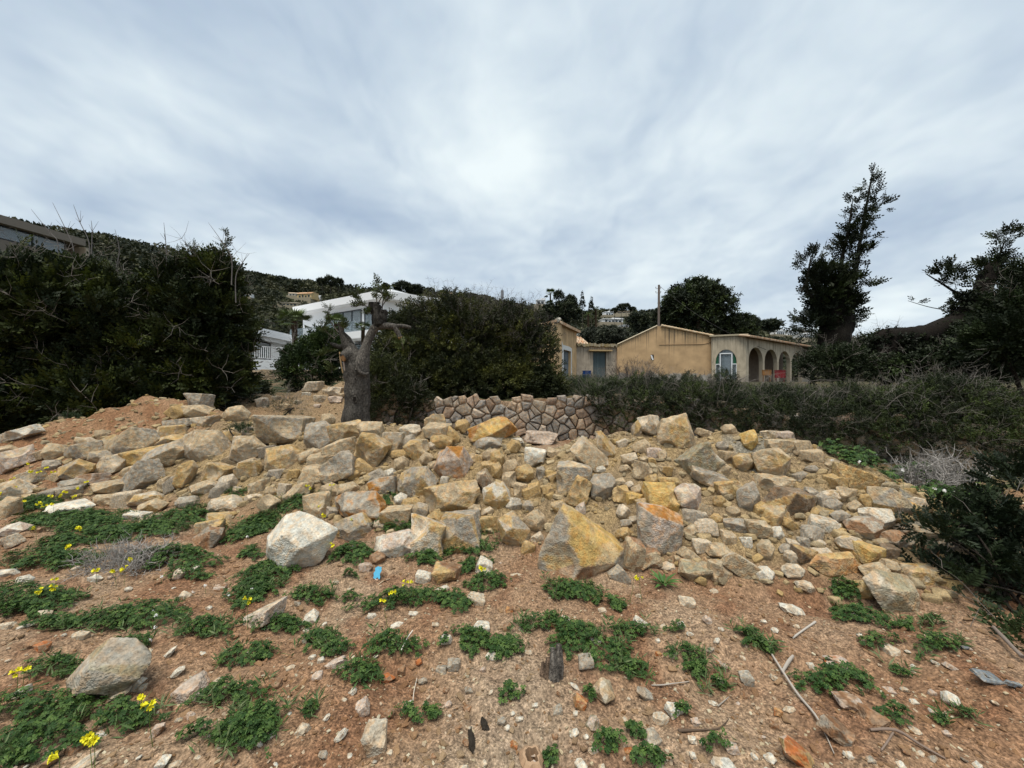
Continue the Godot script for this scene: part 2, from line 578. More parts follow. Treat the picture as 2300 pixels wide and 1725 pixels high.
# A broken stone: the solid bounded by planes, bitten by shell-shaped fractures and roughened. tones: letters of TONES, dealt to its faces; stain patches of the last one cross them.
func stone(rng: RandomNumberGenerator, pts: PackedVector3Array, tones: String, lv: int, mat: Material, roughness := 0.035, paint := []) -> ArrayMesh:
	var mid := Vector3.ZERO
	for q in pts:
		mid += q
	mid /= pts.size()
	var lo := Vector3.ONE * 1e9
	var hi := -lo
	for k in pts.size():
		pts[k] -= mid
		lo = lo.min(pts[k])
		hi = hi.max(pts[k])
	var ext := (hi - lo) * 0.5
	var size := (ext.x + ext.y + ext.z) / 3.0
	var pl := hull(pts)
	var np := pl.size()
	var pn := PackedVector3Array()
	var pd := PackedFloat32Array()
	var pc := PackedColorArray()
	for k in np:
		pn.append(pl[k][0])
		pd.append(pl[k][1])
		var c: Color = TONES[tones[rng.randi() % tones.length()]]
		for q in paint:
			if pl[k][0].dot(q[0]) > q[1]:
				c = TONES[q[2]]
		pc.append(c * rng.randf_range(0.8, 1.14))
	var bites := []
	for k in (rng.randi_range(1, 3) if lv > 2 else 0):
		var dir := Vector3(rng.randf_range(-1, 1), rng.randf_range(-0.6, 1), rng.randf_range(-0.2, 1)).normalized()
		var R := size * rng.randf_range(0.6, 1.3)
		bites.append([dir * ext * 0.95 + dir * R * rng.randf_range(0.72, 0.92), R])
	var dirs: PackedVector3Array = ico_dirs[lv]
	var idx: PackedInt32Array = ico_idx[lv]
	var V := PackedVector3Array()
	var Nn := PackedVector3Array()
	var C := PackedColorArray()
	var nv := dirs.size()
	V.resize(nv); Nn.resize(nv); C.resize(nv)
	var off := Vector3(rng.randf_range(-90, 90), rng.randf_range(-90, 90), rng.randf_range(-90, 90))
	var stain: Color = TONES[tones[tones.length() - 1]]
	var pale: Color = TONES["p"] if tones[0] != "w" else TONES["w"]
	var fr := 28.0 / size
	var strat := Vector3(rng.randf_range(-0.4, 0.4), 1.0, rng.randf_range(-0.4, 0.4)).normalized()
	for k in nv:
		var dir := (dirs[k] * ext).normalized()
		var r := 1e9
		var r2 := 1e9
		var w := 0
		for j in np:
			var dd := pn[j].dot(dir)
			if dd > 1e-4:
				var t := pd[j] / dd
				if t < r:
					r2 = r
					r = t
					w = j
				elif t < r2:
					r2 = t
		var col := pc[w]
		for q in bites:
			var cc: Vector3 = q[0]
			var bb := dir.dot(cc)
			var disc: float = bb * bb - cc.length_squared() + q[1] * q[1]
			if disc > 0.0:
				var t := bb - sqrt(disc)
				if t > size * 0.3 and t < r:
					r = t
					r2 = t * 1.2
					col = pc[(w + 1) % np].lerp(pale, 0.25)
		var p := dir * r
		var nz := (p / size) * 1.0
		var n1 := fine.get_noise_3d(nz.x * 45.0 + off.x, nz.y * 45.0 + off.y, nz.z * 45.0 + off.z)
		var n2 := rough.get_noise_3d(nz.x * 160.0 + off.x, nz.y * 160.0 + off.y, nz.z * 160.0 + off.z)
		var bed := rough.get_noise_1d(strat.dot(p) / size * 260.0 + off.x) * 0.5
		V[k] = p * (1.0 + roughness * (1.0 * n1 + 0.75 * n2 + 0.6 * bed))
		var s1 := big.get_noise_3d(nz.x * 26.0 + off.z, nz.y * 26.0, nz.z * 26.0 + off.x)
		col = col.lerp(stain, clampf(sstep(0.05, 0.30, s1) * 0.6, 0.0, 1.0))
		var m1 := fine.get_noise_3d(nz.x * 50.0 - off.y, nz.y * 50.0 + off.z, nz.z * 50.0 - off.x)
		var m2 := rough.get_noise_3d(nz.z * 150.0 - off.y, nz.x * 150.0 + off.z, nz.y * 150.0)
		col = col * (1.0 + 0.20 * m1 + 0.12 * m2 + 0.12 * bed)
		# freshly broken arrises are paler
		var arris := sstep(0.07, 0.0, (r2 - r) / size) * (0.35 + 0.9 * m2)
		col = col.lerp(pale * 1.12, clampf(arris * 0.5, 0.0, 0.55))
		col.a = 1.0
		C[k] = col
	# mostly facet normals, so that arrises stay crisp
	for k in range(0, idx.size(), 3):
		var nn := (V[idx[k + 1]] - V[idx[k]]).cross(V[idx[k + 2]] - V[idx[k]])
		for e in 3:
			Nn[idx[k + e]] += nn
	for k in nv:
		Nn[k] = Nn[k].normalized()
	var nt := idx.size()
	var mb := MB.new()
	mb.v.resize(nt); mb.n.resize(nt); mb.c.resize(nt); mb.uv.resize(nt); mb.i.resize(nt)
	for k in range(0, nt, 3):
		var nn := (V[idx[k + 1]] - V[idx[k]]).cross(V[idx[k + 2]] - V[idx[k]]).normalized()
		for e in 3:
			var q := idx[k + e]
			mb.v[k + e] = V[q]
			mb.n[k + e] = (nn * 0.7 + Nn[q] * 0.3).normalized()
			mb.c[k + e] = C[q]
		mb.i[k] = k
		mb.i[k + 1] = k + 2
		mb.i[k + 2] = k + 1
	return mb.mesh(mat)


# ---------------------------------------------------------------- the survey of stones: sheet, u, v, width, height (sheet units), roll in degrees, tones, label
const SHEETS := {"A": Vector2(0, 850), "B": Vector2(550, 850), "C": Vector2(1100, 850), "D": Vector2(1700, 850), "E": Vector2(0, 1275), "F": Vector2(550, 1275), "G": Vector2(1100, 1275), "H": Vector2(1700, 1275)}
const SHEET_SCALE := 3.6867
const HEAP := {
	"A": [[1720, 570, 350, 300, 4, "pb", "large pale slab with a rough cream face on the left mound"], [2040, 590, 270, 250, 0, "bp"], [1400, 640, 420, 200, -15, "gb"], [1110, 550, 360, 200, -25, "bg"], [920, 545, 210, 140, -10, "ob"], [1175, 655, 280, 140, -8, "oy"],
		[640, 770, 320, 170, -15, "gbo"], [930, 720, 230, 130, -10, "pb"], [1090, 775, 190, 100, -15, "b"], [1210, 820, 260, 200, -30, "g"], [940, 890, 360, 110, -8, "b"], [1550, 815, 90, 220, 20, "bo"], [1360, 880, 100, 130, 10, "b"], [1045, 1000, 160, 150, 0, "pb"],
		[1215, 1000, 260, 110, -5, "op"], [1250, 1080, 270, 130, -15, "bo"], [880, 1010, 220, 110, 0, "b"], [570, 1085, 370, 140, -5, "w", "flat white stone lying among the yellow flowers at the left"], [1565, 1030, 200, 110, 0, "g"], [1860, 1050, 300, 150, -5, "bp"],
		[1830, 1165, 260, 110, 10, "ob"], [1730, 1240, 190, 120, -10, "yb"], [120, 690, 260, 170, -25, "bq"], [50, 600, 160, 90, 0, "b"], [170, 470, 260, 90, -20, "wp"], [1640, 185, 170, 130, 0, "g", "pointed grey boulder capping the reddish dirt mound"], [1620, 275, 270, 120, 0, "b"],
		[1470, 290, 110, 120, -50, "o"], [840, 470, 120, 90, 0, "b"], [700, 520, 170, 80, 0, "pb"], [680, 610, 210, 130, -20, "gb"], [830, 650, 220, 110, 0, "bg"], [1400, 525, 290, 110, -10, "gob"], [1430, 445, 250, 100, -5, "bo"], [1480, 370, 330, 80, -5, "g"],
		[1720, 355, 250, 90, -5, "bp"], [1950, 300, 230, 150, 0, "b"], [1440, 880, 140, 110, -35, "g"], [1890, 860, 140, 130, 0, "pw"], [1800, 790, 150, 200, 30, "bo"], [2060, 750, 220, 160, -8, "b"], [1700, 900, 240, 110, -10, "pb"], [1830, 930, 120, 110, 0, "g"],
		[120, 1260, 260, 110, -15, "wq", "white slab with grey stripes at the picture's left edge"], [80, 1360, 150, 100, -30, "p"], [100, 950, 260, 200, -10, "bp"], [60, 1090, 160, 180, 0, "b"], [1250, 1180, 220, 100, -10, "b"], [1150, 1140, 190, 70, 0, "w"], [1740, 1330, 260, 180, -35, "gk"],
		[600, 880, 210, 100, -5, "g"], [760, 830, 190, 100, -5, "qk"], [430, 720, 140, 90, 0, "g"], [250, 830, 200, 110, -10, "bg"], [560, 940, 180, 80, -5, "gp"], [330, 640, 150, 80, -20, "bq"]],
	"B": [[360, 430, 390, 220, 5, "bg", "large rounded beige boulder leaning over the left heap's crest"], [620, 480, 250, 240, -10, "g"], [840, 445, 250, 170, -10, "ob"], [1050, 440, 230, 190, 20, "b"], [325, 665, 310, 220, -10, "ob"], [1035, 605, 270, 270, 20, "bo"], [820, 590, 260, 170, -20, "b"],
		[790, 745, 300, 230, -25, "bg"], [620, 680, 240, 130, -10, "b"], [540, 645, 190, 110, -20, "b"], [60, 750, 180, 150, -5, "ob"], [170, 620, 150, 120, -10, "g"], [985, 745, 160, 105, 40, "o"], [905, 800, 110, 95, 0, "o"], [1200, 790, 100, 90, 0, "w"], [1090, 800, 130, 100, -30, "g"],
		[1420, 860, 340, 280, 5, "ggo"], [1715, 700, 280, 330, 15, "qor", "boulder with a rust-speckled white face in the middle heap"], [1630, 525, 180, 130, 30, "o"], [1735, 990, 450, 240, -5, "oob", "long ochre block lying across the middle of the heap"],
		[970, 1065, 430, 250, 5, "ggr", "layered grey boulder with a rust corner above the white boulder"], [855, 925, 200, 130, -5, "b"], [1160, 885, 200, 140, -10, "rg"], [700, 935, 160, 140, -10, "b"], [570, 800, 210, 150, 0, "b"], [915, 1240, 280, 250, 0, "go"], [1260, 1145, 260, 180, 0, "ob"],
		[1375, 1035, 160, 95, 0, "o"], [1450, 1105, 140, 155, -30, "bg"], [1265, 1375, 370, 220, 5, "qqw", "pink-white boulder with a rough top behind the blue mask"], [1530, 1340, 280, 300, 10, "op"], [1590, 1195, 160, 200, -35, "o"], [1800, 1265, 310, 330, -15, "gog"], [600, 1085, 190, 220, 0, "b"],
		[2090, 965, 220, 230, 0, "oyw"], [1985, 855, 140, 210, -30, "bd"], [2010, 755, 120, 130, 0, "o"], [2100, 680, 100, 200, 0, "o"], [2040, 640, 150, 120, 0, "b"], [2010, 545, 240, 150, -15, "g"], [2065, 425, 400, 200, -10, "yor", "big boulder with an orange top on the crest before the wall"],
		[1590, 355, 170, 100, 0, "bo"], [1800, 395, 120, 120, 0, "o"], [1430, 595, 180, 160, -15, "ob"], [1500, 670, 140, 105, -30, "b"], [1555, 725, 95, 85, 0, "b"], [1290, 705, 120, 115, 0, "b"], [1270, 630, 145, 65, 10, "o"], [1240, 520, 190, 200, 0, "pb"], [1360, 535, 130, 130, 0, "g"],
		[1390, 445, 170, 95, 0, "p"], [1550, 555, 95, 75, 0, "p"], [1580, 445, 210, 125, 0, "b"], [1720, 490, 120, 190, -30, "o"], [690, 345, 120, 110, 0, "b"], [740, 410, 95, 65, 0, "o"], [1285, 1000, 125, 95, -20, "w"], [190, 1035, 135, 115, 30, "b"], [320, 925, 110, 105, 0, "p"],
		[250, 795, 125, 75, 0, "g"], [400, 790, 95, 85, 0, "o"], [450, 955, 270, 150, -35, "b"], [110, 900, 180, 90, -20, "b"], [70, 990, 150, 70, -10, "pb"], [1330, 860, 60, 80, 0, "p"], [1650, 850, 70, 70, 0, "w"], [1400, 940, 50, 40, 0, "b"], [1900, 1090, 120, 100, -30, "b"]],
	"C": [[690, 810, 290, 240, 0, "bg"], [375, 1185, 190, 190, 0, "b"], [1325, 400, 180, 170, 0, "p"], [1215, 425, 75, 150, 0, "po"], [1720, 665, 300, 220, -30, "eg", "olive-grey rock leaning out behind the tall crest boulder"], [1800, 825, 250, 120, 15, "bg"], [1420, 990, 270, 200, 5, "yy"], [1640, 965, 210, 250, 0, "pq"],
		[740, 955, 140, 240, 25, "o"], [755, 1090, 100, 120, 0, "gq"], [920, 755, 85, 65, 0, "w"], [740, 860, 75, 95, 0, "q"], [290, 785, 175, 155, 0, "o"], [180, 740, 150, 140, 0, "b"], [380, 655, 170, 170, 0, "pw"], [410, 790, 60, 110, 0, "g"], [1270, 775, 120, 155, 10, "b"],
		[1350, 845, 115, 110, 0, "o"], [1490, 870, 170, 115, 0, "o"], [1450, 905, 115, 90, 0, "b"], [1220, 925, 85, 85, 0, "b"], [1100, 965, 135, 115, 0, "o"], [1200, 990, 115, 95, 0, "y"], [1990, 930, 210, 160, -20, "bo"], [2140, 990, 170, 250, 0, "g"], [1670, 1265, 180, 105, -10, "b"],
		[2030, 1215, 180, 95, 0, "g"], [1680, 1155, 140, 140, 0, "g"], [1740, 1385, 120, 110, 0, "p"], [1890, 1425, 245, 105, 5, "b"], [1660, 1480, 160, 115, 40, "b"], [1715, 1590, 270, 115, 0, "be"], [2060, 1560, 270, 165, 35, "pb"], [1470, 1560, 175, 65, 10, "p"], [2120, 1355, 75, 85, 0, "w"],
		[1770, 445, 115, 75, 25, "b"], [1980, 425, 130, 90, 0, "b"], [2150, 510, 150, 185, 10, "yy", "bright yellow rock standing on the right heap's crest"], [1110, 535, 95, 65, -20, "p"], [1780, 1085, 150, 75, 20, "b"], [1900, 1015, 115, 95, 0, "o"], [2010, 1105, 120, 105, 20, "b"], [1770, 1135, 70, 65, 0, "p"],
		[1880, 1165, 95, 85, 0, "o"], [1200, 1480, 150, 300, 12, "bk"], [1310, 1490, 210, 140, 0, "bk"], [1260, 570, 160, 110, -10, "b"], [1350, 620, 110, 90, 0, "q"], [1430, 640, 90, 90, 0, "b"], [1280, 670, 80, 60, 0, "b"], [1340, 690, 70, 60, 0, "o"], [1460, 760, 110, 80, 0, "bo"],
		[1120, 750, 90, 80, 0, "b"], [1100, 1110, 120, 120, -20, "p"], [1110, 1290, 140, 110, 0, "o"], [1200, 1170, 90, 70, 0, "p"], [1130, 1200, 90, 70, 10, "g"], [1080, 880, 90, 80, 0, "b"], [1160, 885, 80, 70, 0, "p"], [1900, 760, 150, 100, 10, "b"], [1960, 660, 120, 110, 0, "b"],
		[150, 840, 130, 120, 0, "b"], [250, 930, 110, 130, 0, "b"], [200, 1040, 150, 120, 20, "gw"], [60, 770, 90, 160, 0, "o"], [1560, 1500, 60, 60, 0, "b"], [1600, 1530, 80, 90, 0, "k"]],
	"D": [[120, 700, 270, 270, 5, "qob"], [150, 865, 265, 110, 0, "b"], [330, 1035, 300, 230, 20, "od", "brown rounded boulder on the right mound's flank"], [770, 815, 330, 200, 22, "oo", "large ochre slab on the right mound's shoulder"], [650, 865, 145, 125, 0, "o"], [1080, 1040, 320, 250, 32, "gob"], [1000, 1155, 270, 175, 20, "pw"],
		[890, 1235, 270, 175, 5, "gk"], [1590, 1125, 270, 175, 15, "bo", "pale brown boulder at the right end of the heap"], [1380, 1045, 165, 105, 20, "p"], [1300, 1095, 240, 120, 30, "o"], [540, 1215, 205, 115, 10, "wp"], [690, 1145, 145, 105, 0, "g"], [620, 1055, 145, 125, 0, "g"], [530, 1025, 100, 135, 0, "g"],
		[640, 975, 190, 105, 15, "po"], [740, 965, 115, 115, 0, "b"], [905, 1025, 85, 135, 0, "o"], [160, 1285, 120, 115, 0, "w"], [480, 1295, 150, 135, 30, "g"], [790, 1385, 250, 155, 20, "op"], [930, 1445, 245, 155, 15, "oy"], [390, 1465, 175, 115, 10, "od"], [290, 1485, 105, 95, 0, "p"],
		[240, 1415, 115, 85, 0, "g"], [300, 1375, 85, 75, 0, "p"], [380, 1355, 95, 85, 0, "g"], [510, 1370, 115, 65, 0, "p"], [540, 1435, 165, 75, 5, "p"], [980, 1595, 205, 135, 0, "b"], [1120, 1325, 215, 145, 0, "gk"], [1090, 1435, 135, 115, 0, "d"], [1040, 1355, 125, 75, 0, "b"],
		[1260, 1365, 95, 65, 0, "p"], [1690, 1335, 185, 125, 25, "o"], [1540, 1535, 250, 75, 20, "o"], [1350, 1620, 300, 125, 0, "ob"], [450, 645, 155, 105, 0, "b"], [270, 1215, 125, 65, 30, "o"], [70, 1430, 115, 200, 0, "b"], [1200, 1250, 130, 110, 0, "gk"], [1430, 1430, 160, 110, 10, "bk"],
		[1520, 1240, 130, 110, 0, "b"], [1400, 1290, 150, 90, 10, "pb"], [180, 560, 170, 110, 0, "b"], [330, 580, 150, 120, 0, "b"], [420, 620, 90, 70, 0, "b"], [100, 470, 120, 80, 0, "pb"], [230, 480, 140, 80, 0, "bq"], [1160, 1160, 160, 100, 20, "bo"], [60, 1620, 150, 120, -10, "w"], [300, 1600, 170, 120, 5, "p"]],
}
const LOOSE := {
	"A": [[1490, 1600, 130, 130, -40, "pq"], [1100, 1560, 60, 30, 0, "q"]],
	"B": [[1670, 1585, 255, 190, 5, "ok"], [1990, 1535, 155, 190, 20, "gw"], [1480, 1625, 150, 115, 15, "w"], [1000, 1555, 135, 85, 0, "qk"], [1100, 1465, 155, 120, 0, "k"]],
	"E": [[60, 30, 170, 95, 10, "w"], [205, 85, 130, 115, 0, "w"], [975, 1035, 200, 110, -25, "p"], [1120, 960, 145, 75, -40, "w"], [1160, 1000, 115, 65, -10, "p"], [1560, 970, 255, 270, -30, "q"], [1465, 850, 155, 85, -30, "w"], [1400, 700, 135, 65, -40, "w"], [1790, 935, 115, 95, -25, "p"],
		[1300, 1325, 155, 150, -50, "kq"], [1330, 1615, 140, 125, -60, "w"], [1440, 1615, 110, 95, 0, "p"], [680, 1610, 255, 95, -20, "p"], [400, 1590, 175, 145, -40, "k"], [610, 1475, 125, 135, -30, "k"], [165, 1015, 175, 95, -25, "w"], [200, 480, 155, 55, -15, "w"], [370, 360, 115, 85, 0, "p"],
		[50, 470, 105, 85, 0, "p"], [350, 640, 115, 85, 0, "nk"], [670, 550, 120, 85, 0, "p"], [1060, 170, 65, 55, 0, "w"], [250, 630, 90, 100, 0, "k"], [1520, 230, 110, 80, 0, "p"], [1810, 160, 110, 90, 0, "kq"]],
	"F": [[1075, 1350, 210, 370, -8, "pp", "rectangular cream stone standing in the bare soil"], [150, 375, 320, 200, -25, "pq"], [550, 385, 140, 115, -35, "w"], [1250, 470, 125, 85, -15, "w"], [740, 785, 155, 115, -15, "q"], [600, 885, 95, 100, 0, "q"], [980, 1135, 115, 135, -30, "q"], [1190, 1185, 120, 115, 0, "k"],
		[1660, 590, 110, 85, 0, "w"], [1950, 470, 155, 100, 0, "w"], [1930, 255, 155, 115, 10, "p"], [1740, 775, 125, 125, 0, "g"], [1630, 830, 105, 75, 0, "g"], [1170, 895, 155, 95, 0, "nk"], [480, 1315, 95, 110, 0, "p"], [785, 1385, 115, 75, -40, "w"], [1355, 1120, 75, 85, 0, "w"],
		[1300, 830, 65, 85, 0, "k"], [1440, 765, 65, 85, 0, "n"], [2040, 730, 95, 65, 0, "w"], [1640, 165, 125, 55, -15, "w"], [635, 760, 65, 55, 0, "w"], [560, 735, 55, 45, 0, "w"], [1980, 1605, 65, 100, 0, "p"], [250, 950, 110, 90, 0, "k"], [1370, 240, 60, 50, 0, "k"], [510, 510, 60, 40, 0, "w"], [500, 600, 50, 50, 0, "w"]],
	"G": [[945, 975, 175, 240, -10, "pb"], [850, 1255, 150, 195, -35, "qe", "smooth oval tan stone lying beside the clover near the bottom"], [1290, 1025, 175, 115, 35, "g"], [1530, 1150, 135, 135, 0, "w"], [1400, 1225, 135, 115, 0, "p"], [1340, 1375, 155, 195, -20, "gp"], [800, 755, 125, 135, 0, "g"], [760, 1610, 135, 105, 20, "w"],
		[1240, 435, 155, 95, 30, "w"], [1950, 1625, 185, 105, 0, "w"], [1640, 275, 135, 95, 0, "p"], [2120, 885, 115, 135, 0, "wg"], [1920, 925, 115, 85, 30, "p"], [1520, 715, 85, 55, -30, "p"], [1930, 800, 135, 50, 25, "nq"], [880, 605, 95, 55, 10, "w"], [850, 1500, 85, 55, 0, "p"], [800, 1390, 55, 55, 0, "w"],
		[710, 1200, 45, 45, 0, "w"], [190, 1200, 45, 45, 0, "w"], [145, 1315, 55, 55, 0, "w"], [245, 1245, 65, 45, 0, "w"], [710, 980, 95, 45, 30, "w"], [375, 1135, 55, 35, 0, "w"], [1230, 225, 55, 45, 0, "p"], [1390, 600, 45, 45, 0, "w"], [1660, 545, 60, 45, 20, "w"], [1920, 505, 55, 40, 20, "w"], [2000, 1470, 120, 110, 0, "q"],
		[1680, 1420, 75, 65, 0, "w"], [1850, 1115, 85, 45, 10, "w"], [385, 1530, 70, 85, 0, "q"], [1860, 190, 80, 60, 0, "p"], [220, 55, 120, 45, 0, "p"]],
	"H": [[400, 135, 175, 115, 10, "p"], [300, 335, 265, 115, 20, "w"], [690, 775, 285, 165, 15, "qn"], [780, 1085, 255, 175, 15, "kq"], [960, 1195, 205, 185, 15, "k"], [660, 1325, 225, 235, 30, "gk"], [340, 1495, 360, 270, 40, "nqo"], [110, 1555, 105, 105, 0, "w"], [1600, 1045, 110, 215, 50, "w", "bone-shaped white stone on dark soil by the shrub"],
		[1110, 675, 115, 75, 0, "p"], [1310, 1335, 115, 65, 15, "p"], [620, 800, 90, 130, 0, "q"], [1250, 690, 60, 30, 10, "w"], [1480, 780, 65, 35, 20, "w"], [1200, 1620, 60, 90, -30, "w"], [60, 440, 50, 40, 0, "w"], [330, 480, 60, 50, 0, "p"], [150, 510, 80, 45, 0, "w"], [1300, 1100, 70, 50, 10, "w"], [1970, 1110, 80, 50, 30, "p"]],
}
# stones with a shape of their own: corners (u, v, towards the camera) on the sheet, in sheet units
const SHAPED := [
	["B", "boulder", "big white boulder at the foot of the heap", "w", [[330, 1130, 0], [430, 1108, -40], [560, 1140, -20], [755, 1270, -60], [650, 1500, 20], [520, 1600, 40], [300, 1565, 60], [160, 1480, -20], [210, 1290, 40], [420, 1220, 190], [560, 1330, 180], [430, 1480, 190], [300, 1330, 170], [450, 1250, -230], [600, 1450, -200], [250, 1450, -200]], [], 0.02],
	["C", "boulder", "huge pyramid-shaped boulder with an ochre top face and a grey side", "gb", [[620, 1035, -60], [585, 1060, -20], [1125, 1425, -40], [1145, 1640, -30], [1100, 1660, -120], [640, 1480, 210], [660, 1660, 150], [400, 1430, 60], [385, 1610, 30], [1000, 1470, 120], [900, 1640, 60], [640, 1150, 60], [900, 1500, -330], [500, 1500, -300], [1100, 1400, -250]], [[Vector3(0.45, 0.75, 0.45), 0.72, "y"], [Vector3(0.4, -0.5, 0.77), 0.75, "k"], [Vector3(-0.6, 0.1, 0.78), 0.8, "g"]], 0.03],
	["C", "boulder", "large grey block with an orange corner on the front of the heap", "gq", [[1230, 1030, 0], [1440, 1060, -10], [1600, 1140, -20], [1608, 1400, -30], [1420, 1485, 30], [1220, 1410, 20], [1205, 1200, 40], [1300, 1090, 120], [1560, 1180, 100], [1540, 1400, 90], [1290, 1390, 130], [1300, 1100, -260], [1560, 1150, -260], [1400, 1450, -240]], [[Vector3(0.35, 0.85, 0.4), 0.8, "r"]], 0.03],
	["C", "boulder", "tan boulder with two drill holes right of the clover", "gbo", [[180, 1088, 0], [340, 1255, 0], [352, 1390, -20], [210, 1420, 20], [95, 1335, 30], [65, 1160, 10], [190, 1200, 110], [270, 1330, 100], [130, 1230, 100], [200, 1150, -160], [280, 1350, -170]], [], 0.03],
	["C", "boulder", "smooth grey faceted boulder under the tilted slab", "gg", [[825, 860, 0], [870, 800, -30], [1010, 790, -40], [1060, 850, -20], [1010, 990, 20], [930, 1030, 30], [835, 980, 30], [930, 880, 110], [1000, 880, 60], [880, 850, -150], [980, 960, -150]], [], 0.012],
	["C", "boulder", "long cream slab tilted against the saddle of the heap", "pb", [[650, 585, 20], [770, 468, -20], [980, 650, -30], [1020, 745, 0], [850, 785, 50], [690, 620, 90], [780, 520, 70], [950, 700, 70], [860, 760, 100], [800, 560, -110], [960, 700, -110]], [], 0.02],
	["C", "boulder", "pointed ochre wedge rock standing beside the tilted slab", "op", [[870, 438, 0], [925, 430, -10], [1080, 612, -20], [1020, 695, 20], [930, 640, 30], [880, 550, 40], [900, 470, 50], [1000, 620, 70], [960, 560, -110], [1000, 650, -100]], [], 0.025],
	["C", "boulder", "tall ochre boulder standing on the crest of the right heap", "obb", [[1420, 335, 0], [1640, 285, -30], [1682, 400, -30], [1712, 560, -10], [1600, 655, 30], [1390, 645, 30], [1378, 500, 20], [1450, 360, 70], [1620, 400, 70], [1620, 560, 90], [1440, 560, 100], [1450, 400, -170], [1640, 420, -160], [1550, 620, -180]], [], 0.025],
	["D", "boulder", "flat orange slab with a broad smooth face and barbed wire", "tto", [[428, 1540, 0], [510, 1462, -20], [800, 1443, -30], [882, 1610, 0], [700, 1665, 20], [560, 1640, 30], [520, 1490, 40], [790, 1470, 30], [840, 1600, 40], [580, 1600, 60], [560, 1500, -100], [800, 1560, -100]], [[Vector3(0, 0.25, 0.95), 0.75, "t"]], 0.014],
	["H", "boulder", "big cream boulder with fine bedding beside the dark shrub", "pbe", [[870, 90, 0], [1000, 25, -30], [1085, 85, 0], [1200, 58, -20], [1292, 85, -40], [1372, 290, -30], [1345, 440, 10], [1150, 440, 40], [1000, 335, 50], [1060, 140, 110], [1250, 150, 90], [1230, 350, 110], [1100, 200, -200], [1280, 300, -200]], [], 0.035],
	["E", "boulder", "olive-grey wedge boulder crossed by thin white veins at the lower left", "eeg", [[850, 615, -60], [1000, 650, -120], [1165, 780, -100], [1218, 830, -40], [1180, 905, 20], [930, 900, 110], [720, 1235, 60], [600, 1085, 60], [540, 940, 0], [700, 740, -40], [850, 760, 110], [760, 960, 130], [800, 900, -240], [1000, 800, -220], [680, 1100, -60]], [], 0.02],
]


func sheet(s: String, u: float, v: float) -> Vector2:
	return SHEETS[s] + Vector2(u, v) / SHEET_SCALE


const TONE_WORDS := {"b": "beige", "p": "cream", "o": "ochre", "y": "yellow", "r": "rusty", "g": "grey", "w": "white", "k": "brown", "n": "orange", "q": "pinkish", "d": "dark brown", "e": "olive-grey", "s": "slate-grey", "t": "orange"}


func crest_depth(X: float) -> float:
	var u := (X - CX) / F
	var pts := []
	for r in RIDGE:
		pts.append([r[0] / r[1], r[1]])
	return line(pts, u, 1)


func describe(w: float, h: float, tones: String, blocky: bool, noun: String) -> String:
	var m := maxf(w, h)
	var s := "large" if m > 75 else "mid-sized" if m > 42 else "small"
	var f := w / maxf(h, 1.0)
	var sh := "flat" if f > 2.1 else "upright" if f < 0.6 else "angular" if blocky else "rounded"
	return "%s %s %s %s" % [s, sh, TONE_WORDS[tones[0]], noun]


func put_stone(rng: RandomNumberGenerator, X: float, Y: float, w: float, h: float, roll: float, tones: String, label: String, on_heap: bool) -> void:
	var d := ground(X, Y + h * (0.28 if on_heap else 0.34), 20.0)
	var sink := 0.0
	if on_heap:
		var crest := crest_depth(X)
		if d > crest + 0.12:
			d = crest + 0.04
	var k := d / F
	var dep := 0.5 * (w + h) * rng.randf_range(0.75, 1.0)
	if not on_heap:
		# lying on the soil: what the picture shows as height is partly depth
		var tilt := clampf((Y - CY) / F, 0.15, 1.0)
		h = h * clampf(1.0 - 0.45 * tilt, 0.5, 1.0)
	var blocky := rng.randf()
	var ext := Vector3(w, h, dep) * 0.5 * k * (1.2 if on_heap else 1.06)
	var m := maxf(w, h)
	var lv := 4 if m > 70 else 3 if m > 20 else 2
	var me := stone(rng, random_hull(rng, ext, blocky), tones, lv, mats.rock if m > 45 else mats.pebble, 0.035)
	var noun := ("boulder" if m > 75 else "rock") if on_heap else "stone"
	var lb := label if label else where(describe(w, h, tones, blocky > 0.45, noun), X, Y)
	var p := at(X, Y, d + 0.12 * dep * k)
	if not on_heap:
		p = at(X, Y, d)
		p.y = height(p.x, d) + ext.y * 0.42
	var o := solo(noun, me, lb, "rock" if on_heap else "stone", p, "rocks of the heap" if on_heap else "loose stones on the soil")
	o.rotation = Vector3(rng.randf_range(-0.15, 0.15), rng.randf_range(-0.25, 0.25), deg_to_rad(-roll))
	rocks_xy.append(Vector3(X, Y, m))


